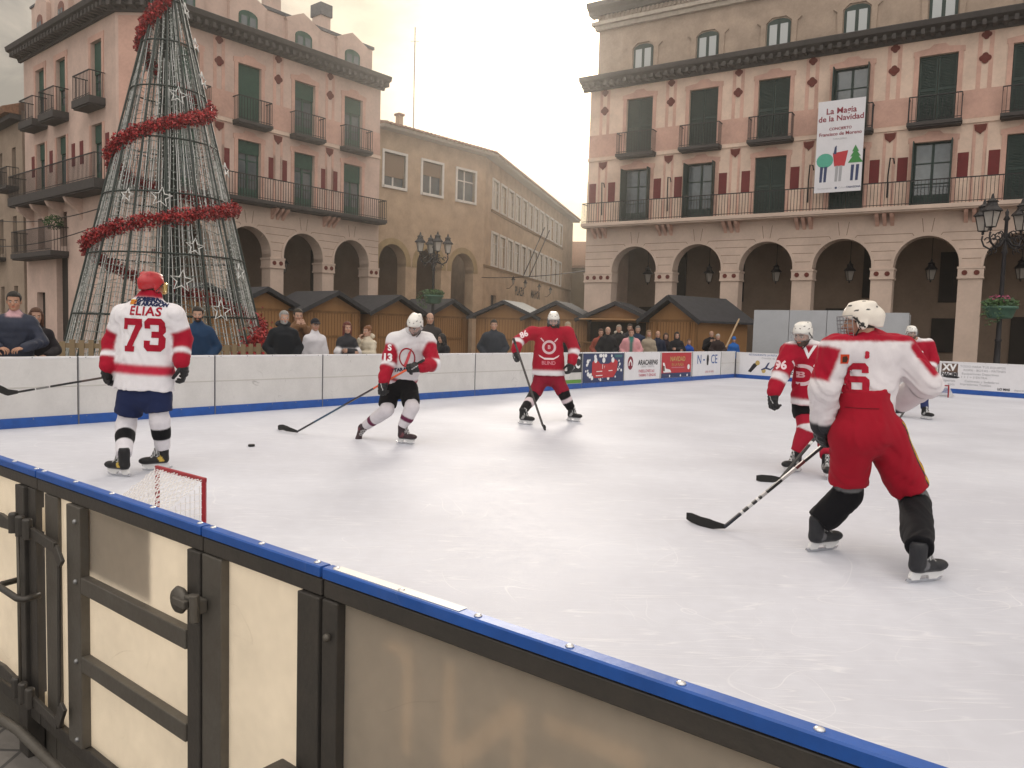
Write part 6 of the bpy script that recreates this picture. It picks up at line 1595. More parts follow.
print_text(f, jer, 'sponsor_lettering', 'GOBIERNO', .052, c_(147, 299.5), rt, (0, 0, 1), NAVY, off=.004, sx=1.0); print_text(f, jer, 'sponsor_lettering', 'DE ARAGON', .052, c_(148, 304), rt, (0, 0, 1), NAVY, off=.004, sx=.98)
print_on(f, jer, 'sponsor_crest', [(-.036, -.024), (.036, -.024), (.036, .024), (-.036, .024)], [(0, 1, 2, 3)], c_(130.5, 301.5), rt, (0, 0, 1), (.62, .36, .03), maxe=.02)
for dy in (-.012, .008): print_on(f, jer, 'crest_bar', [(-.034, dy - .004), (.034, dy - .004), (.034, dy + .004), (-.034, dy + .004)], [(0, 1, 2, 3)], c_(130.5, 301.5), rt, (0, 0, 1), (.5, .03, .02), maxe=.02, off=.006)
shorts(f, 'shorts', NAVY, .013, length=.62, r=.125, waist=.17)
for s, b in (('L', .0), ('R', .0)):
    a = A3(f.j['kn' + s]) + N3(A3(f.j['hip' + s]) - A3(f.j['kn' + s])) * .22
    def cf(q): 
        C = np.tile(np.array((.66, .64, .68)), (len(q), 1)); C[(q > .55) & (q < .77)] = BLACK; return C
    leg_piece(f, 'sock', s, a, A3(f.j['an' + s]) + np.array((0, 0, .04)), .086, .068, None, .011, knee=f.j['kn' + s], bump=(f.j['kn' + s], A3(f.j['kn' + s]) * .6 + A3(f.j['an' + s]) * .4, .082, .08), cf=cf)
    skate(f, f.j['an' + s], f.toe[s], accent=(.55, .38, .06), h=.009, cuff=.02)
gl = glove(f, f.j['wrL'], (-.02, .1, -1), (-1, .1, 0), curl=.95, elbow=f.j['elL'], accent=(.5, .5, .5)); glove(f, f.j['wrR'], (.1, .25, -1), (1, .2, 0), curl=.7, elbow=f.j['elR'])
helmet(f, col=(.42, .012, .02), guard='visor', visor_mat=VISGOLD, dark=(.3, .01, .012))
hL = A3(f.j['wrL']) + np.array((-.01, .03, -.11))
s0 = Vector(hL) + Vector((.12, .05, .03)); sd_ = J(18, 392, 7.3)
stick('hockey_stick', 'black hockey stick held out to the left by player 73, its blade off the ice', [s0 + Vector((.1, .02, .02)), sd_], [sd_, J(8, 392.5, 7.28), J(0, 389, 7.25), J(-8, 382, 7.2)], [(0, .45, (.07, .05, .045)), (.45, .72, (.02, .02, .022)), (.74, .84, (.16, .16, .16)), (.86, 1, (.02, .02, .022))])

# --- crouching player with the orange-gripped stick
j = dict(pelvis=(400, 386, .05), chest=(411, 344, -.12), neck=(413, 334, -.2), head=(415, 325.5, -.28), shR=(394, 341, -.12), shL=(428, 341, -.05), elR=(388, 364, -.22), elL=(433, 364, -.22), wrR=(384, 380, -.32), wrL=(422, 367, -.42),
         hipR=(390, 389, .05), hipL=(408, 389, .05), knR=(387, 410, -.12), knL=(412, 407, -.16), anR=(364, 427, .22))
f = make_fig(j, 9.65, dict(R=(None, (-.35, -.5, -.55), 1), L=((405, 444), (.85, -.45, 0))), (-.15, -1, -.4), (-.28, -.80, -.55), (0, -.45, .9), k=.98)
f.toe['R'] = N3((-.12, -.45, -.72))
body_mesh(f, 'person', skinA, (.05, .03, .02), beard=(.10, .06, .04))
tag(f.obj, 'crouching hockey player in white jersey with red sleeves, black shorts and white socks', 'person', 'hockey players on the ice')
hem = J(400, 383, 9.72)
jer = top_garment(f, 'jersey', stripes([((1, 2), .13, .55, RED), ((1, 2), .55, .66, WHITE), ((1, 2), .66, 1.2, RED), (0, .16, .24, WHITE), (0, .0, .1, (.66, .6, .64)), (0, .1, .16, RED), (0, 1.12, 1.6, RED)], (.68, .66, .68)), .012, hem, hem_r=.205, chest_r=.21, flat_=.68, sh_r=.10, el_r=.085, wr_r=.072, amp=.011, seed=2, neck_r=.075)
V, Fc = ring2(.085, .10); cc = J(407, 358, 9.4); rt = (1, 0, 0)
print_on(f, jer, 'club_crest', [(a * 1.0, b * 1.25) for a, b in V], Fc, cc, (1, .1, .1), (0, 0, 1), RED, maxe=.03); print_on(f, jer, 'club_crest', [(-.06, -.1), (-.02, -.11), (.04, .02), (.07, .12), (.02, .06), (-.02, -.03)], [(0, 1, 2, 3, 4, 5)], cc, (1, .1, .1), (0, 0, 1), (.6, .08, .1))
print_text(f, jer, 'sponsor_lettering', 'TARAZONA', .06, J(405, 370, 9.3), (1, 0, .12), (0, 0, 1), NAVY, off=.003)
print_text(f, jer, 'sleeve_number', '13', .125, J(387, 358, 9.3), (1, .1, 0), (0, 0, 1), (.75, .72, .74), off=.006); print_text(f, jer, 'sleeve_lettering', 'S', .10, J(390, 348, 9.3), (1, .2, 0), (0, 0, 1), (.75, .72, .74), off=.004)
shorts(f, 'shorts', BLACK, .014, length=.80, r=.122, waist=.17)
for s in 'LR':
    a = A3(f.j['kn' + s]) + N3(A3(f.j['hip' + s]) - A3(f.j['kn' + s])) * .20; up_ = (0, 0, 1) if s == 'L' else N3(A3(f.j['kn' + s]) - A3(f.j['an' + s]))
    def cf(q):
        C = np.tile(np.array((.64, .61, .64)), (len(q), 1)); C[(q > .68) & (q < .80)] = (.13, .02, .06); return C
    leg_piece(f, 'sock', s, a, A3(f.j['an' + s]) + np.array(up_) * .05, .082, .062, None, .012, knee=f.j['kn' + s], bump=(f.j['kn' + s], A3(f.j['kn' + s]) * .55 + A3(f.j['an' + s]) * .45, .08, .076), cf=cf)
    skate(f, f.j['an' + s], f.toe[s], up=up_, col=(.03, .012, .018), accent=(.12, .03, .04), h=.01)
dv = N3((-.6, -.1, -.55)); glove(f, f.j['wrR'], (-.1, -.35, -1), (-.4, -1, .1), curl=1.0, elbow=f.j['elR'], h=.008); glove(f, f.j['wrL'], (-.9, -.4, -.1), (.1, -1, .4), curl=1.0, elbow=f.j['elL'], h=.008)
helmet(f, guard='visor', h=.0075)
heel = G0(297, 434); tip = G0(277, 430) + Vector((0, .0, .03))
hb = J(424, 360, 9.15)
stick('hockey_stick', 'hockey stick with orange and blue shaft held low by the crouching player', [hb, heel + Vector((0, 0, .03))], [heel + Vector((.01, 0, .032)), lerp(heel, tip, .35) + Vector((0, -.02, .035)), lerp(heel, tip, .7) + Vector((0, -.0, .033)), tip + Vector((0, .05, 0))], [(0, .12, (.02, .02, .022)), (.12, .37, (.75, .13, .05)), (.37, .6, (.04, .03, .035)), (.6, .85, (.03, .07, .12)), (.85, 1, (.03, .03, .035))])

# --- red player standing with his stick upright
j = dict(pelvis=(549, 375), chest=(549, 341, -.02), neck=(552, 329, -.04), head=(553.5, 320.5, -.08), shR=(531, 333), shL=(568, 333), elR=(518.5, 341, -.1), elL=(574, 350, -.02), wrR=(516, 350, -.25), wrL=(572, 362, -.12),
         hipR=(542, 378), hipL=(556, 378), knR=(534, 395, -.08), knL=(564, 394, -.08))
f = make_fig(j, 12.5, dict(R=((525, 424.5), (.75, -.5, 0)), L=((573, 421.5), (.7, -.55, 0))), (0, -1, 0), (-.05, -1, -.28), k=.98)
body_mesh(f, 'person', skinA, (.02, .015, .012), beard=(.03, .02, .015))
tag(f.obj, 'hockey player in red jersey and red trousers with dark beard holding his stick straight down', 'person', 'hockey players on the ice')
hem = J(548, 375, 12.5)
jer = top_garment(f, 'jersey', stripes([((1, 2), .60, .76, WBAND), (0, .0, .115, WBAND)], RED), .013, hem, hem_r=.285, chest_r=.225, flat_=.62, sh_r=.105, el_r=.092, wr_r=.075, amp=.009, seed=3)
def crest(cc, k, rt, col=(.62, .45, .48), inner=True):
    V, Fc = ring2(.082 * k, .122 * k); print_on(f, jer, 'club_crest', V, Fc, cc, rt, (0, 0, 1), col, maxe=.03)
    for r1, r2, sx in ((-.15, .155, 1), (.15, -.155, 1)): pass
    for sg in (-1, 1): print_on(f, jer, 'crest_sticks', [(sg * .085 * k, .105 * k), (sg * .10 * k, .09 * k), (sg * .155 * k, .15 * k), (sg * .14 * k, .165 * k)], [(0, 1, 2, 3) if sg > 0 else (3, 2, 1, 0)], cc, rt, (0, 0, 1), col, maxe=.03)
    print_text(f, jer, 'crest_letter', 'B', .09 * k, cc, rt, (0, 0, 1), (.62, .35, .38), off=.003)
crest(J(549.5, 347.5, 12.2), .92, (1, 0, 0)); print_on(f, jer, 'crest_ribbon', [(-.17, -.0), (-.08, -.05), (.08, -.05), (.17, -.0), (.15, -.035), (.07, -.08), (-.07, -.08), (-.15, -.035)], [(0, 1, 6, 7), (1, 2, 5, 6), (2, 3, 4, 5)], J(549.5, 355, 12.2), (1, 0, 0), (0, 0, 1), (.75, .6, .62))
print_text(f, jer, 'shirt_lettering', 'BLIND', .08, J(549, 363.5, 12.2), (1, 0, 0), (0, 0, 1), (.6, .2, .24), off=.002)
print_text(f, jer, 'sleeve_number', '86', .13, J(524, 334.5, 12.3), (1, 0, .45), (-.3, 0, 1), (.72, .6, .62), off=.005)
shorts(f, 'trousers', (.23, .008, .026), .015, length=.95, r=.128, waist=.17, flare=.85)
for s in 'LR':
    a = A3(f.j['kn' + s]) + N3(A3(f.j['hip' + s]) - A3(f.j['kn' + s])) * .18
    def cf(q):
        C = np.tile(np.array(BLACK), (len(q), 1)); C[(q > .56) & (q < .71)] = (.6, .5, .53); return C
    leg_piece(f, 'sock', s, a, A3(f.j['an' + s]) + np.array((0, 0, .04)), .088, .068, None, .013, knee=f.j['kn' + s], bump=(f.j['kn' + s], A3(f.j['kn' + s]) * .55 + A3(f.j['an' + s]) * .45, .086, .08), cf=cf)
    skate(f, f.j['an' + s], f.toe[s], h=.012, cuff=.01)
glove(f, f.j['wrR'], (-.05, -.25, -1), (-.9, -.4, 0), curl=1.0, elbow=f.j['elR'], h=.009); glove(f, f.j['wrL'], (-.15, -.2, -1), (.8, -.5, 0), curl=.6, elbow=f.j['elL'], h=.009)
helmet(f, guard='visor', h=.008)
hairobj(f, 'bob', (.018, .014, .012), .011)
tp = J(514.5, 346, 12.2); ft = G0(543, 429)
stick('hockey_stick', 'thin dark hockey stick held upright by the red player, blade end-on', [tp + Vector((-.02, 0, .12)), ft + Vector((0, 0, .04))], [ft + Vector((0, 0, .04)), ft + Vector((.01, -.08, .04)), ft + Vector((.03, -.2, .035))], [(0, 1, (.035, .03, .03))], w=.03)

# --- red player at the right, turned to the left
D = 8.35
j = dict(pelvis=(809, 404, .05), chest=(813, 362, -.02), neck=(807, 346, -.06), head=(802.5, 335, -.13), shR=(790, 352, -.08), shL=(832, 352, .1), elR=(781, 374, -.15), elL=(840, 380, .05), wrR=(774, 391, -.22), wrL=(846, 403, -.1),
         hipR=(804, 408), hipL=(818, 408, .1), knR=(807, 429, -.1), knL=(826, 432, .05))
f = make_fig(j, D, dict(R=((793, 472.5), (-.8, -.45, 0)), L=((826, 478), (-.3, -.85, 0))), (-.35, -.9, -.1), (-.72, -.66, -.26), k=.99)
body_mesh(f, 'person', skinA, (.05, .03, .02), beard=(.07, .045, .035))
tag(f.obj, 'hockey player in red jersey and black shorts looking left, partly behind the player in white', 'person', 'hockey players on the ice')
hem = J(809, 404, D)
jer = top_garment(f, 'jersey', stripes([((1, 2), .60, .77, WBAND), (0, .0, .10, WBAND), (0, 1.02, 1.6, WBAND)], RED), .0115, hem, hem_r=.215, chest_r=.215, flat_=.70, sh_r=.105, el_r=.09, wr_r=.075, amp=.009, seed=4, neck_r=.075, collar=.06)
crest(J(812.5, 376, D - .3), .95, (.93, .35, 0)); print_text(f, jer, 'sleeve_number', '96', .12, J(781, 366, D - .4), (.9, -.3, 0), (0, 0, 1), (.72, .55, .58), off=.005)
V2 = [(-.055, .05), (0, -.055), (.055, .05), (.03, .05), (0, -.012), (-.03, .05)]; print_on(f, jer, 'collar', [(a * 1.25, b * 1.4) for a, b in V2], [(0, 1, 4, 5), (1, 2, 3, 4)], J(806, 352, D - .3), (.85, -.5, 0), (0, 0, 1), (.72, .68, .7))
shorts(f, 'shorts', BLACK, .014, length=.38, r=.125, waist=.16)
for s in 'LR':
    a = A3(f.j['kn' + s]) + N3(A3(f.j['hip' + s]) - A3(f.j['kn' + s])) * .2
    def cf(q):
        C = np.tile(np.array((.36, .014, .035)), (len(q), 1)); C[(q > .36) & (q < .45)] = WBAND; return C
    leg_piece(f, 'sock', s, a, A3(f.j['an' + s]) + np.array((0, 0, .06)), .095, .07, None, .012, knee=f.j['kn' + s], bump=(f.j['kn' + s], A3(f.j['kn' + s]) * .55 + A3(f.j['an' + s]) * .45, .09, .082), cf=cf)
    skate(f, f.j['an' + s], f.toe[s], h=.01)
glove(f, f.j['wrR'], (-.12, -.2, -1), (-.9, -.5, 0), curl=.75, elbow=f.j['elR'], h=.007, accent=(.5, .5, .5)); glove(f, f.j['wrL'], (-.5, -.3, -.8), (.5, -.8, 0), curl=1.0, elbow=f.j['elL'], h=.009)
helmet(f, guard='visor', h=.007)
heel = G0(780, 482); tip = G0(757, 482)
stick('hockey_stick', 'hockey stick with grey taped blade, its shaft crossing behind the longer black and white stick', [J(851, 396, D - .25), heel + Vector((0, 0, .03))], [heel + Vector((0, 0, .033)), lerp(heel, tip, .4) + Vector((0, -.02, .034)), tip + Vector((0, .03, .036))],
      [(0, .35, (.02, .02, .022)), (.35, .5, (.5, .5, .5)), (.5, .56, (.02, .02, .022)), (.56, .6, (.6, .6, .6)), (.6, 1, (.02, .02, .022))], tape=(.09, .075, .07))

# --- player in white and red in the foreground, seen from behind
D = 5.05
j = dict(pelvis=(866, 428, 0), chest=(869, 362, .1), neck=(864.5, 340, .08), head=(860.5, 322, .06), shL=(836, 351, .0), shR=(900, 351, .12), elL=(824, 388, -.02), elR=(927, 384, .05), wrL=(823, 424, .08), wrR=(896, 403, .38),
         hipL=(852, 434, .0), hipR=(883, 434, .05), knL=(848, 494, .12), knR=(915, 502, .08))
f = make_fig(j, D, dict(L=((821, 551), (.9, .35, 0)), R=((923, 582), (.93, .3, 0))), (0, 1, 0), (-.90, .42, -.10), k=1.0)
body_mesh(f, 'person', (.40, .24, .17), (.025, .02, .015), hh=.005, g=.018)
tag(f.obj, 'foreground hockey player seen from behind, white jersey number 6 and high red trousers', 'person', 'hockey players on the ice')
hem = J(867, 412, D + .02)
def col6(V, part, t, fig):
    C = np.tile(np.array((.66, .62, .64)), (len(V), 1)); j_ = fig.j
    top = j_['shL'] + (j_['shR'] - j_['shL']) * .5; sx = (V - top) @ fig.side; ht = V[:, 2] - (j_['shL'][2] + np.clip((sx + .3) / .6, 0, 1) * (j_['shR'][2] - j_['shL'][2]))
    m = (part == 0) & (ht > .066 - .0 * sx); C[m] = RED
    for i, s in ((1, 'L'), (2, 'R')):
        a, b = j_['sh' + s], j_['el' + s]; ax = N3(b - a); out = np.array((-1. if i == 1 else 1., -.2, .35)); out = N3(out - ax * (out @ ax)); q = V - a; q = q - np.outer(q @ ax, ax)
        m = (part == i) & (t < (.42 if i == 1 else .40)) & ((q @ out) > .035); C[m] = RED
        m = (part == i) & (t > .93); C[m] = (.03, .03, .035)
    wrd = (part == 2) & (t > .49) & (t < .515); C[wrd] = (.03, .03, .035)
    return C
jer = top_garment(f, 'jersey', col6, .0085, hem, hem_r=.17, chest_r=.22, flat_=.66, sh_r=.104, el_r=.090, wr_r=.078, amp=.010, seed=5, wscale=.36, collar=.058, neck_r=.08)
rt = (1, .12, .02)
print_digit(f, jer, '6', .14, .215, J(860.5, 380, D - .1), rt, (0, 0, 1), (.36, .010, .028), d=.005)
print_on(f, jer, 'shoulder_patch', [(-.027, -.03), (.027, -.03), (.027, .03), (-.027, .03)], [(0, 1, 2, 3)], J(843.5, 359, D - .1), rt, (0, 0, 1), (.55, .06, .02), maxe=.02); print_on(f, jer, 'patch_figure', [(-.015, -.022), (-.004, -.02), (.0, -.006), (.012, -.022), (.018, .0), (.006, .02), (-.016, .014)], [(0, 1, 2, 3, 4, 5, 6)], J(843.5, 359, D - .1), rt, (0, 0, 1), (.06, .03, .02), maxe=.02, off=.007)
print_text(f, jer, 'shoulder_badge', '3', .055, J(870, 355.5, D - .1), rt, (0, 0, 1), (.42, .02, .04), off=.006); print_text(f, jer, 'shoulder_badge', 'E', .05, J(870, 355.5, D - .1), rt, (0, 0, 1), (.42, .02, .04), off=.003)
def st6(V, C, fig):
    for s, sg in (('R', 1),):
        a, b = fig.j['hip' + s], fig.j['kn' + s]; ax = N3(b - a); q = V - a; q = q - np.outer(q @ ax, ax); out = np.array((.86, -.5, .1)); out = N3(out - ax * (out @ ax)); sd = np.cross(ax, out)
        an = np.degrees(np.arctan2(q @ sd, q @ out)); m = ((V - a) @ out > .03) & ((V - a) @ ax > -.05); C[m & (np.abs(an) < 7)] = (.55, .34, .03); C[m & (an > 7) & (an < 15)] = (.02, .02, .03)
        C[m & (an < -5) & (an > -9)] = (.2, .01, .02)
    return C
po = shorts(f, 'trousers', (.31, .007, .020), .0105, length=.80, r=.138, waist=.182, top=J(862.5, 393, D + .04), stripe=st6, amp=.010, seed=6, flare=.95, flat_=.82)
line = lambda pts: (pts, [tuple(range(len(pts)))])
print_on(f, po, 'seam', [(-.19, -.004), (.19, -.004), (.19, .003), (-.19, .003)], [(0, 1, 2, 3)], J(864, 411, D - .3), (1, .05, 0), (0, 0, 1), (.14, .004, .01), maxe=.015, off=.0015)
for s in 'LR':
    kn, an = A3(f.j['kn' + s]), A3(f.j['an' + s]); a = kn + N3(A3(f.j['hip' + s]) - kn) * .16
    def cf(q):
        C = np.tile(np.array(BLACK), (len(q), 1)); C[(q < .235)] = (.15, .15, .155) ; C[q < .1] = (.06, .06, .06); return C
    leg_piece(f, 'sock', s, a, an + np.array((0, 0, .045)), .088, .078, None, .0095, knee=f.j['kn' + s], bump=(kn, kn * .35 + an * .65, .092, .094), cf=cf, amp=.005, seed=7)
    skate(f, f.j['an' + s], f.toe[s], col=(.015, .016, .02), accent=(.12, .12, .13), h=.007)
glove(f, f.j['wrL'], (.12, .45, -1), (-.9, -.3, 0), curl=1.0, elbow=f.j['elL'], h=.006, accent=(.14, .14, .15)); glove(f, f.j['wrR'], (-.6, .7, -.2), (0, .3, 1), curl=1.0, elbow=f.j['elR'], h=.008)
helmet(f, col=(.74, .68, .60), guard='cage', h=.005); hairobj(f, 'short', (.02, .015, .012), .008)
heel = G0(724, 531); tip = G0(687, 522)
stick('hockey_stick', 'long black and white hockey stick of the player in the foreground, blade on open ice', [J(893, 388, D + .55), heel + Vector((0, 0, .03))], [heel + Vector((0.01, 0, .034)), lerp(heel, tip, .3) + Vector((0, -.03, .034)), lerp(heel, tip, .65) + Vector((0, -.03, .036)), tip + Vector((0, .02, .045))],
      [(0, .52, (.03, .03, .032)), (.52, .57, (.12, .03, .03)), (.57, .655, (.50, .48, .48)), (.655, .745, (.02, .02, .024)), (.745, .775, (.40, .38, .38)), (.775, .79, (.02, .02, .024)), (.79, .805, (.62, .62, .62)), (.805, .83, (.03, .03, .035)), (.83, .855, (.55, .55, .55)), (.855, .885, (.025, .025, .028)), (.885, .9, (.6, .6, .6)), (.9, 1, (.015, .018, .028))], w=.032)

# --- far player in red and navy
D = 14.7
j = dict(pelvis=(917, 377), chest=(917, 352), neck=(917, 340, -.05), head=(911.5, 333, -.1), shR=(904, 344), shL=(929, 344), elR=(901, 358, -.1), elL=(934, 360, -.1), wrR=(906, 371, -.3), wrL=(929, 374, -.25),
         hipR=(912, 379), hipL=(922, 379), knR=(906, 397, -.1), knL=(923, 397, -.1))
f = make_fig(j, D, dict(R=((902, 416.5), (-.5, -.8, 0)), L=((926, 419.5), (.3, -.9, 0))), (0, -1, 0), (-.12, -1, -.15), k=.98)
body_mesh(f, 'person', skinA, (.05, .03, .02), beard=(.06, .04, .03), g=.025)
tag(f.obj, 'far hockey player in red jersey number 88 and navy socks near the distant goal', 'person', 'hockey players on the ice')
jer = top_garment(f, 'jersey', stripes([((1, 2), .66, .78, WBAND), (0, .0, .08, WBAND), (0, .97, 1.2, WBAND)], RED), .016, J(917, 384, D), hem_r=.21, chest_r=.215, flat_=.66, sh_r=.10, el_r=.09, wr_r=.075, amp=.009, seed=6)
print_text(f, jer, 'sleeve_number', '88', .155, J(926.5, 354.5, D - .3), (1, .35, 0), (0, 0, 1), (.75, .68, .7), off=.006, sx=.9)
shorts(f, 'shorts', NAVY, .018, length=.8, r=.12, waist=.16)
for s in 'LR':
    leg_piece(f, 'sock', s, A3(f.j['kn' + s]) + np.array((0, 0, .15)), A3(f.j['an' + s]) + np.array((0, 0, .04)), .085, .066, (.025, .035, .11), .015); skate(f, f.j['an' + s], f.toe[s], h=.014); glove(f, f.j['wr' + s], (-.1, -.3, -1), (0, -1, .2), curl=.9, elbow=f.j['el' + s], h=.012)
helmet(f, guard='visor', h=.01)
stick('hockey_stick', 'hockey stick held across by the far red player', [J(932, 372, D - .4), G0(897, 424) + Vector((0, 0, .04))], [G0(897, 424) + Vector((0, 0, .04)), G0(891, 424) + Vector((0, 0, .04)), G0(883, 423) + Vector((0, .05, .04))], [(0, 1, (.03, .03, .035))])
# ------------------------------------------------------------------ spectators
def spectator(px, off, top_y, face, label, coat, trousers=(.03, .035, .05), hair='short', haircol=(.03, .02, .015), skin=(.42, .25, .18), pose='down', build=1., quilt=0., beard=None, hood=None, m=None, inner=None, lean=0., extra=None, side='A', coatf=None, cap=None, long_=False, h=.02, inner_z=-9):
    """px: where along the boards; off: metres behind them; top_y: height in the photograph of the top of the head"""
    Fx, p0, dd = (FA, A0, dA) if side == 'A' else (FB, C0, dB)
    # meet the sight line with a line parallel to the boards
    r = ray(px, 350); nx, ny = -dd.y, dd.x; c = p0 + Vector((nx, ny)) * off; den = r.x * nx + r.y * ny; t = (c.x * nx + c.y * ny) / den; Y = r.y * t
    top = J(px, top_y, Y); H = top.z - GZ; k = H / 1.80; x, y = top.x, top.y
    fx, fy = face; l_ = math.hypot(fx, fy); fx /= l_; fy /= l_; F_ = Vector((fx, fy, 0)); S = Vector((fy, -fx, 0)); U = Vector((0, 0, 1)); b = Vector((x, y, GZ)) - F_ * lean * .3
    P = lambda s, f_, u: b + S * s * k * build + F_ * f_ * k + U * u * k
    j = dict(pelvis=P(0, -.02, .95), chest=P(0, lean * .15, 1.34), neck=P(0, lean * .2 - .01, 1.50), head=P(0, lean * .3 + .02, 1.68), hipL=P(-.1, 0, .92), hipR=P(.1, 0, .92), knL=P(-.11, .02, .5), knR=P(.11, .02, .5), anL=P(-.11, -.02, .09), anR=P(.11, -.02, .09),
             shL=P(-.172, lean * .15, 1.405), shR=P(.172, lean * .15, 1.405))
    A = dict(down=((.25, -.02, 1.14), (.25, .06, .90)), rest=((.29, .05 + lean * .15, 1.17), (.13, .34, 1.10)), cross=((.27, .08, 1.17), (-.04, .26, 1.16)), chin=((.24, .16, 1.16), (.06, .2, 1.48)), phone=((.25, .12, 1.15), (.08, .30, 1.36)), pocket=((.29, -.04, 1.16), (.2, .12, .98)))
    pl, pr = (pose if isinstance(pose, tuple) else (pose, pose))
    for s, sg, q in (('L', -1, pl), ('R', 1, pr)):
        e, w_ = A[q]; j['el' + s] = P(sg * e[0], e[1], e[2]); j['wr' + s] = P(sg * w_[0], w_[1], w_[2] + (.04 if q == 'cross' and s == 'L' else 0))
    f = Fig(j, F_, F_ + Vector((0, 0, -.12 - lean * .3)), k=k); f.toe = dict(L=np.array(F_), R=np.array(F_)); f.ground = GZ
    hands = []
    for s in 'LR':
        q = pl if s == 'L' else pr; sg = -1 if s == 'L' else 1
        if q == 'pocket': continue
        d = dict(down=(0, .1, -1), rest=(-.75 * sg, .6, -.15), cross=(-1 * sg, .3, .0), chin=(-.3 * sg, .0, 1), phone=(-.3 * sg, .3, .9))[q]; bk = dict(down=(sg, .2, 0), rest=(0, .3, 1), cross=(0, 1, .2), chin=(sg * .3, 1, 0), phone=(sg * .3, .9, 0))[q]
        T = lambda v: S * v[0] + F_ * v[1] + U * v[2]; hands.append((f.j['wr' + s], hand_basis(T(d), T(bk)), .55, 1.0))
    body_mesh(f, 'person', skin, haircol, beard=beard, hands=hands, hh=.008, g=.03, scalp=hair in ('short', 'bald') and hair != 'bald'); tag(f.obj, label, 'person', 'people watching from behind the boards')
    cf = coatf or (lambda V, part, t, fig: np.tile(np.array(coat, float), (len(V), 1)))
    if inner:
        c0 = cf
        def cf(V, part, t, fig, c0=c0):
            C = c0(V, part, t, fig); q = (V - fig.j['chest']) ; sx = q @ np.array(S); ff = q @ np.array(F_); C[(part == 0) & (np.abs(sx) < .045 * k + np.clip(q[:, 2], 0, 1) * .25) & (ff > .02) & (q[:, 2] > inner_z)] = inner; return C
    hemz = P(0, -.01, .55 if long_ else .86)
    g = top_garment(f, 'coat' if long_ else 'jacket', cf, h, hemz, hem_r=.20 * build, chest_r=.20 * build, flat_=.68, sh_r=.078 * build, el_r=.07, wr_r=.055, amp=.009, m=m or CLOTH, collar=.074, collar_f=.35, seed=int(px) % 5, quilt=quilt, neck_r=.07)
    for s in 'LR': leg_piece(f, 'trouser_leg', s, P(-.1 if s == 'L' else .1, 0, .93), P(-.11 if s == 'L' else .11, -.02, .08), .098 * k, .07 * k, trousers, .028)
    m_ = MB()
    for s in (-.11, .11): m_.ball(tuple(P(s, .05, .05)), .06 * k, 10, sc3=(.9 + .6 * abs(fx), .9 + .6 * abs(fy), .8))
    put_mb(f, m_, 'shoes', LEATHD)
    if hair == 'cap' or cap:
        def fc(Pq):
            d = np.maximum(ell_d(Pq, (0, -.015, .04), (.088, .109, .1)), .035 - Pq[:, 2] + .12 * (Pq[:, 1] - .05)); return smin(d, np.maximum(ell_d(Pq, (0, .11, .052), (.075, .075, .012)), -Pq[:, 1]), .008) if cap != 'beanie' else np.maximum(ell_d(Pq, (0, -.018, .045), (.09, .112, .108)), .02 - Pq[:, 2])
        V, Q = surface_net(fc, (-.11, -.14, -.02), (.11, .2, .17), .009); put(f, 'cap' if cap != 'beanie' else 'beanie', f.hp(V), Q, CLOTH, np.tile(np.array(hood or (.02, .02, .025)), (len(V), 1)))
        hairobj(f, 'short', haircol, .011)
    elif hair != 'none': hairobj(f, hair, haircol, .010)
    if hood and not (hair == 'cap' or cap):
        def fh(Pq): return np.maximum(smin(cone_d(Pq, (-.09, -.07, -.12), (.09, -.07, -.12), .05, .05), ell_d(Pq, (0, -.1, -.12), (.11, .06, .07)), .03), -(.2 + Pq[:, 2]))
        V, Q = surface_net(fh, (-.2, -.2, -.22), (.2, .05, .0), .013); put(f, 'hood', f.hp(V), Q, CLOTH, np.tile(np.array(hood), (len(V), 1)))
    return f
LEATHD = mat('shoe_leather', (.03, .025, .02), rough=.5)
tocam = (.6, -.8)
def arms(base, sl, a=0., b=1.2):
    def cf(V, part, t, fig):
        C = np.tile(np.array(base, float), (len(V), 1)); C[(part > 0) & (t > a) & (t < b)] = sl; return C
    return cf
spectator(14, .42, 292, (.45, -.9), 'smiling man in a navy quilted jacket leaning on the boards at the far left', (.022, .028, .05), hair='short', haircol=(.015, .012, .01), skin=(.38, .21, .14), pose=('rest', 'rest'), build=1.04, quilt=.005, m=PUFF, inner=(.5, .3, .32), h=.014, inner_z=.15)
spectator(36, .75, 308, (.55, -.8), 'woman with reddish brown hair and dark clothes beside the man in the quilted jacket', (.02, .018, .022), hair='bob', haircol=(.10, .04, .02), pose='rest', build=.88, h=.016)
spectator(198, .5, 307, (.3, -.95), 'man with a dark beard in a blue jacket beside the player wearing 73', (.015, .04, .09), haircol=(.02, .015, .012), beard=(.04, .025, .02), pose='pocket', h=.016, lean=.2)
spectator(284, .5, 311, (.5, -.85), 'grey-haired man with a white beard in a black coat by the red tinsel', (.012, .014, .018), haircol=(.30, .29, .28), beard=(.32, .31, .30), hair='short', pose='pocket', build=1.0, hood=(.03, .03, .035), h=.016)
spectator(298, .95, 309, (.5, -.85), 'man with glasses in a brown coat just behind the grey-haired man', (.16, .085, .045), haircol=(.04, .03, .02), pose='chin', h=.018)
spectator(315, .5, 319, (.5, -.85), 'boy in a white sweatshirt and black cap', (.62, .60, .63), hair='cap', cap='cap', hood=(.015, .015, .02), haircol=(.02, .015, .01), pose='down', build=.86, h=.015)
def wb(V, part, t, fig):
    C = np.tile(np.array((.03, .03, .035), float), (len(V), 1)); C[(t > .3) & (t < .62)] = (.62, .60, .62); return C
spectator(347, .42, 322, (.5, -.85), 'girl with long red hair in a black and white top', (.1, .1, .1), hair='long', haircol=(.13, .03, .02), pose='cross', build=.82, coatf=wb, h=.015)
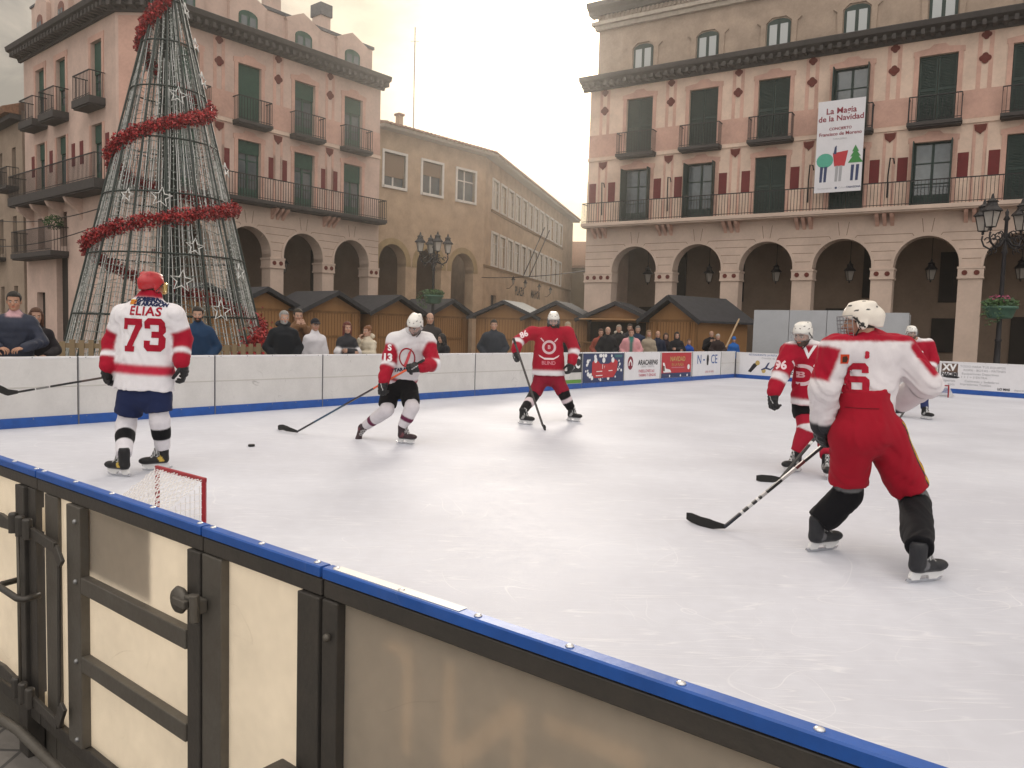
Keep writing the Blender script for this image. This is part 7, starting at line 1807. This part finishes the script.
spectator(368, .42, 326, (-.6, -.8), 'woman with ginger hair in a cream padded jacket, hand at her mouth', (.52, .46, .36), hair='bun', haircol=(.20, .08, .03), pose=('cross', 'chin'), build=.95, m=PUFF, quilt=.01, hood=(.5, .44, .34), h=.015)
spectator(430, .95, 313, (.3, -.95), 'tall balding man in dark clothes behind the helmet of the crouching player', (.035, .03, .03), hair='bald', haircol=(.05, .04, .03), pose='pocket', h=.018)
spectator(441, .42, 334, (-.8, -.5), 'woman with black hair in a dark jacket bending down at the boards', (.014, .014, .017), hair='bob', haircol=(.015, .012, .012), pose='rest', build=.85, lean=.5, h=.016)
spectator(494, .5, 320, (.1, -1), 'young man in a dark grey zipped jacket standing alone', (.03, .035, .045), haircol=(.02, .015, .012), pose='pocket', build=1.08, h=.017)
spectator(568, .7, 322, (.2, -1), 'pale-haired person in a dark jacket half hidden by the red player', (.02, .02, .025), haircol=(.35, .28, .2), pose='chin', h=.018)
crowd = [(601, 1.5, 329, 'person in a rust red coat at the left of the crowd', (.25, .06, .04), 'short', (.08, .03, .02), 'pocket', 1., None), (608, .9, 327, 'balding man in a dark coat with a reddish face in the crowd', (.015, .015, .018), 'bald', (.2, .18, .16), 'pocket', 1.05, None),
         (619, 1.3, 325, 'person in a black coat with a white hood in the crowd', (.02, .02, .022), 'short', (.3, .25, .2), 'pocket', 1., (.55, .5, .42)), (630, 1.7, 324, 'tall dark-haired man at the back of the crowd', (.03, .03, .035), 'short', (.03, .02, .015), 'down', 1., None),
         (631.5, .42, 329, 'person in a pink jacket over a green top leaning at the boards', (.58, .28, .30), 'short', (.12, .035, .02), 'pocket', 1.1, None), (638, 1.4, 326, 'man with grey hair and dark blue jacket behind the pink jacket', (.02, .03, .06), 'short', (.15, .14, .13), 'down', 1., None),
         (649, .5, 330, 'blonde woman in a beige coat', (.30, .25, .19), 'long', (.22, .14, .07), 'down', .9, None), (658, .7, 331, 'man with a bald head in a dark navy coat', (.015, .02, .04), 'bald', (.1, .08, .06), 'down', 1., None),
         (666, .9, 333, 'short woman in dark clothes between two men', (.03, .022, .03), 'bob', (.06, .03, .02), 'down', .9, None), (677, .5, 332, 'woman with long black hair in a black coat', (.014, .014, .018), 'long', (.015, .012, .012), 'cross', .95, None),
         (689, .45, 339, 'child in a bright blue jacket at the boards', (.02, .07, .32), 'short', (.12, .06, .03), 'down', .8, None), (711.5, .9, 331, 'heavy man in a black jacket near the far corner', (.014, .014, .016), 'bald', (.25, .22, .2), 'phone', 1.15, None),
         (718, .45, 334, 'older man with white hair bending forward near the far corner', (.03, .02, .02), 'short', (.4, .38, .36), 'rest', 1., None), (734, .5, 337, 'person in a bright blue hooded jacket holding up a wooden stick by the corner', (.03, .13, .42), 'cap', (.1, .06, .04), 'down', .9, (.03, .13, .42))]
for px, off, ty, lab_, c, hr, hc, ps, bd, hd in crowd:
    f = spectator(px, off, ty, (-.1 + .02 * (px % 7), -1), lab_, c, hair=hr, haircol=hc, pose=ps, build=bd, hood=hd, h=.024, inner=(.03, .14, .12) if px == 631.5 else None, cap='beanie' if px == 734 else None)
m = MB(); m.bar((0, 0, 0), (.42, .1, .95), .05, .035); o = m.build('wooden_stick', mat('pale_wood', (.42, .30, .18), rough=.7)); q = J(726, 347, 25.6); o.location = q; tag(o, 'pale wooden stick held up beside the blue hooded person', 'stick')
# ------------------------------------------------------------------ scattering volume added to imitate lens glare round the sun
hz = bpy.data.materials.new('glare_haze'); hz.use_nodes = True; nt = hz.node_tree; nt.nodes.remove(nt.nodes['Principled BSDF'])
pv = nt.nodes.new('ShaderNodeVolumePrincipled'); nt.links.new(pv.outputs[0], nt.nodes['Material Output'].inputs['Volume'])
pv.inputs['Color'].default_value = (.96, .93, .88, 1); pv.inputs['Density'].default_value = GLARE_HAZE_D; pv.inputs['Anisotropy'].default_value = .82
mb = MB(); mb.box(-162, 162, -62, 262, GZ - 1.0, 20.5); tag(mb.build('glare_haze', hz), kind='stuff')
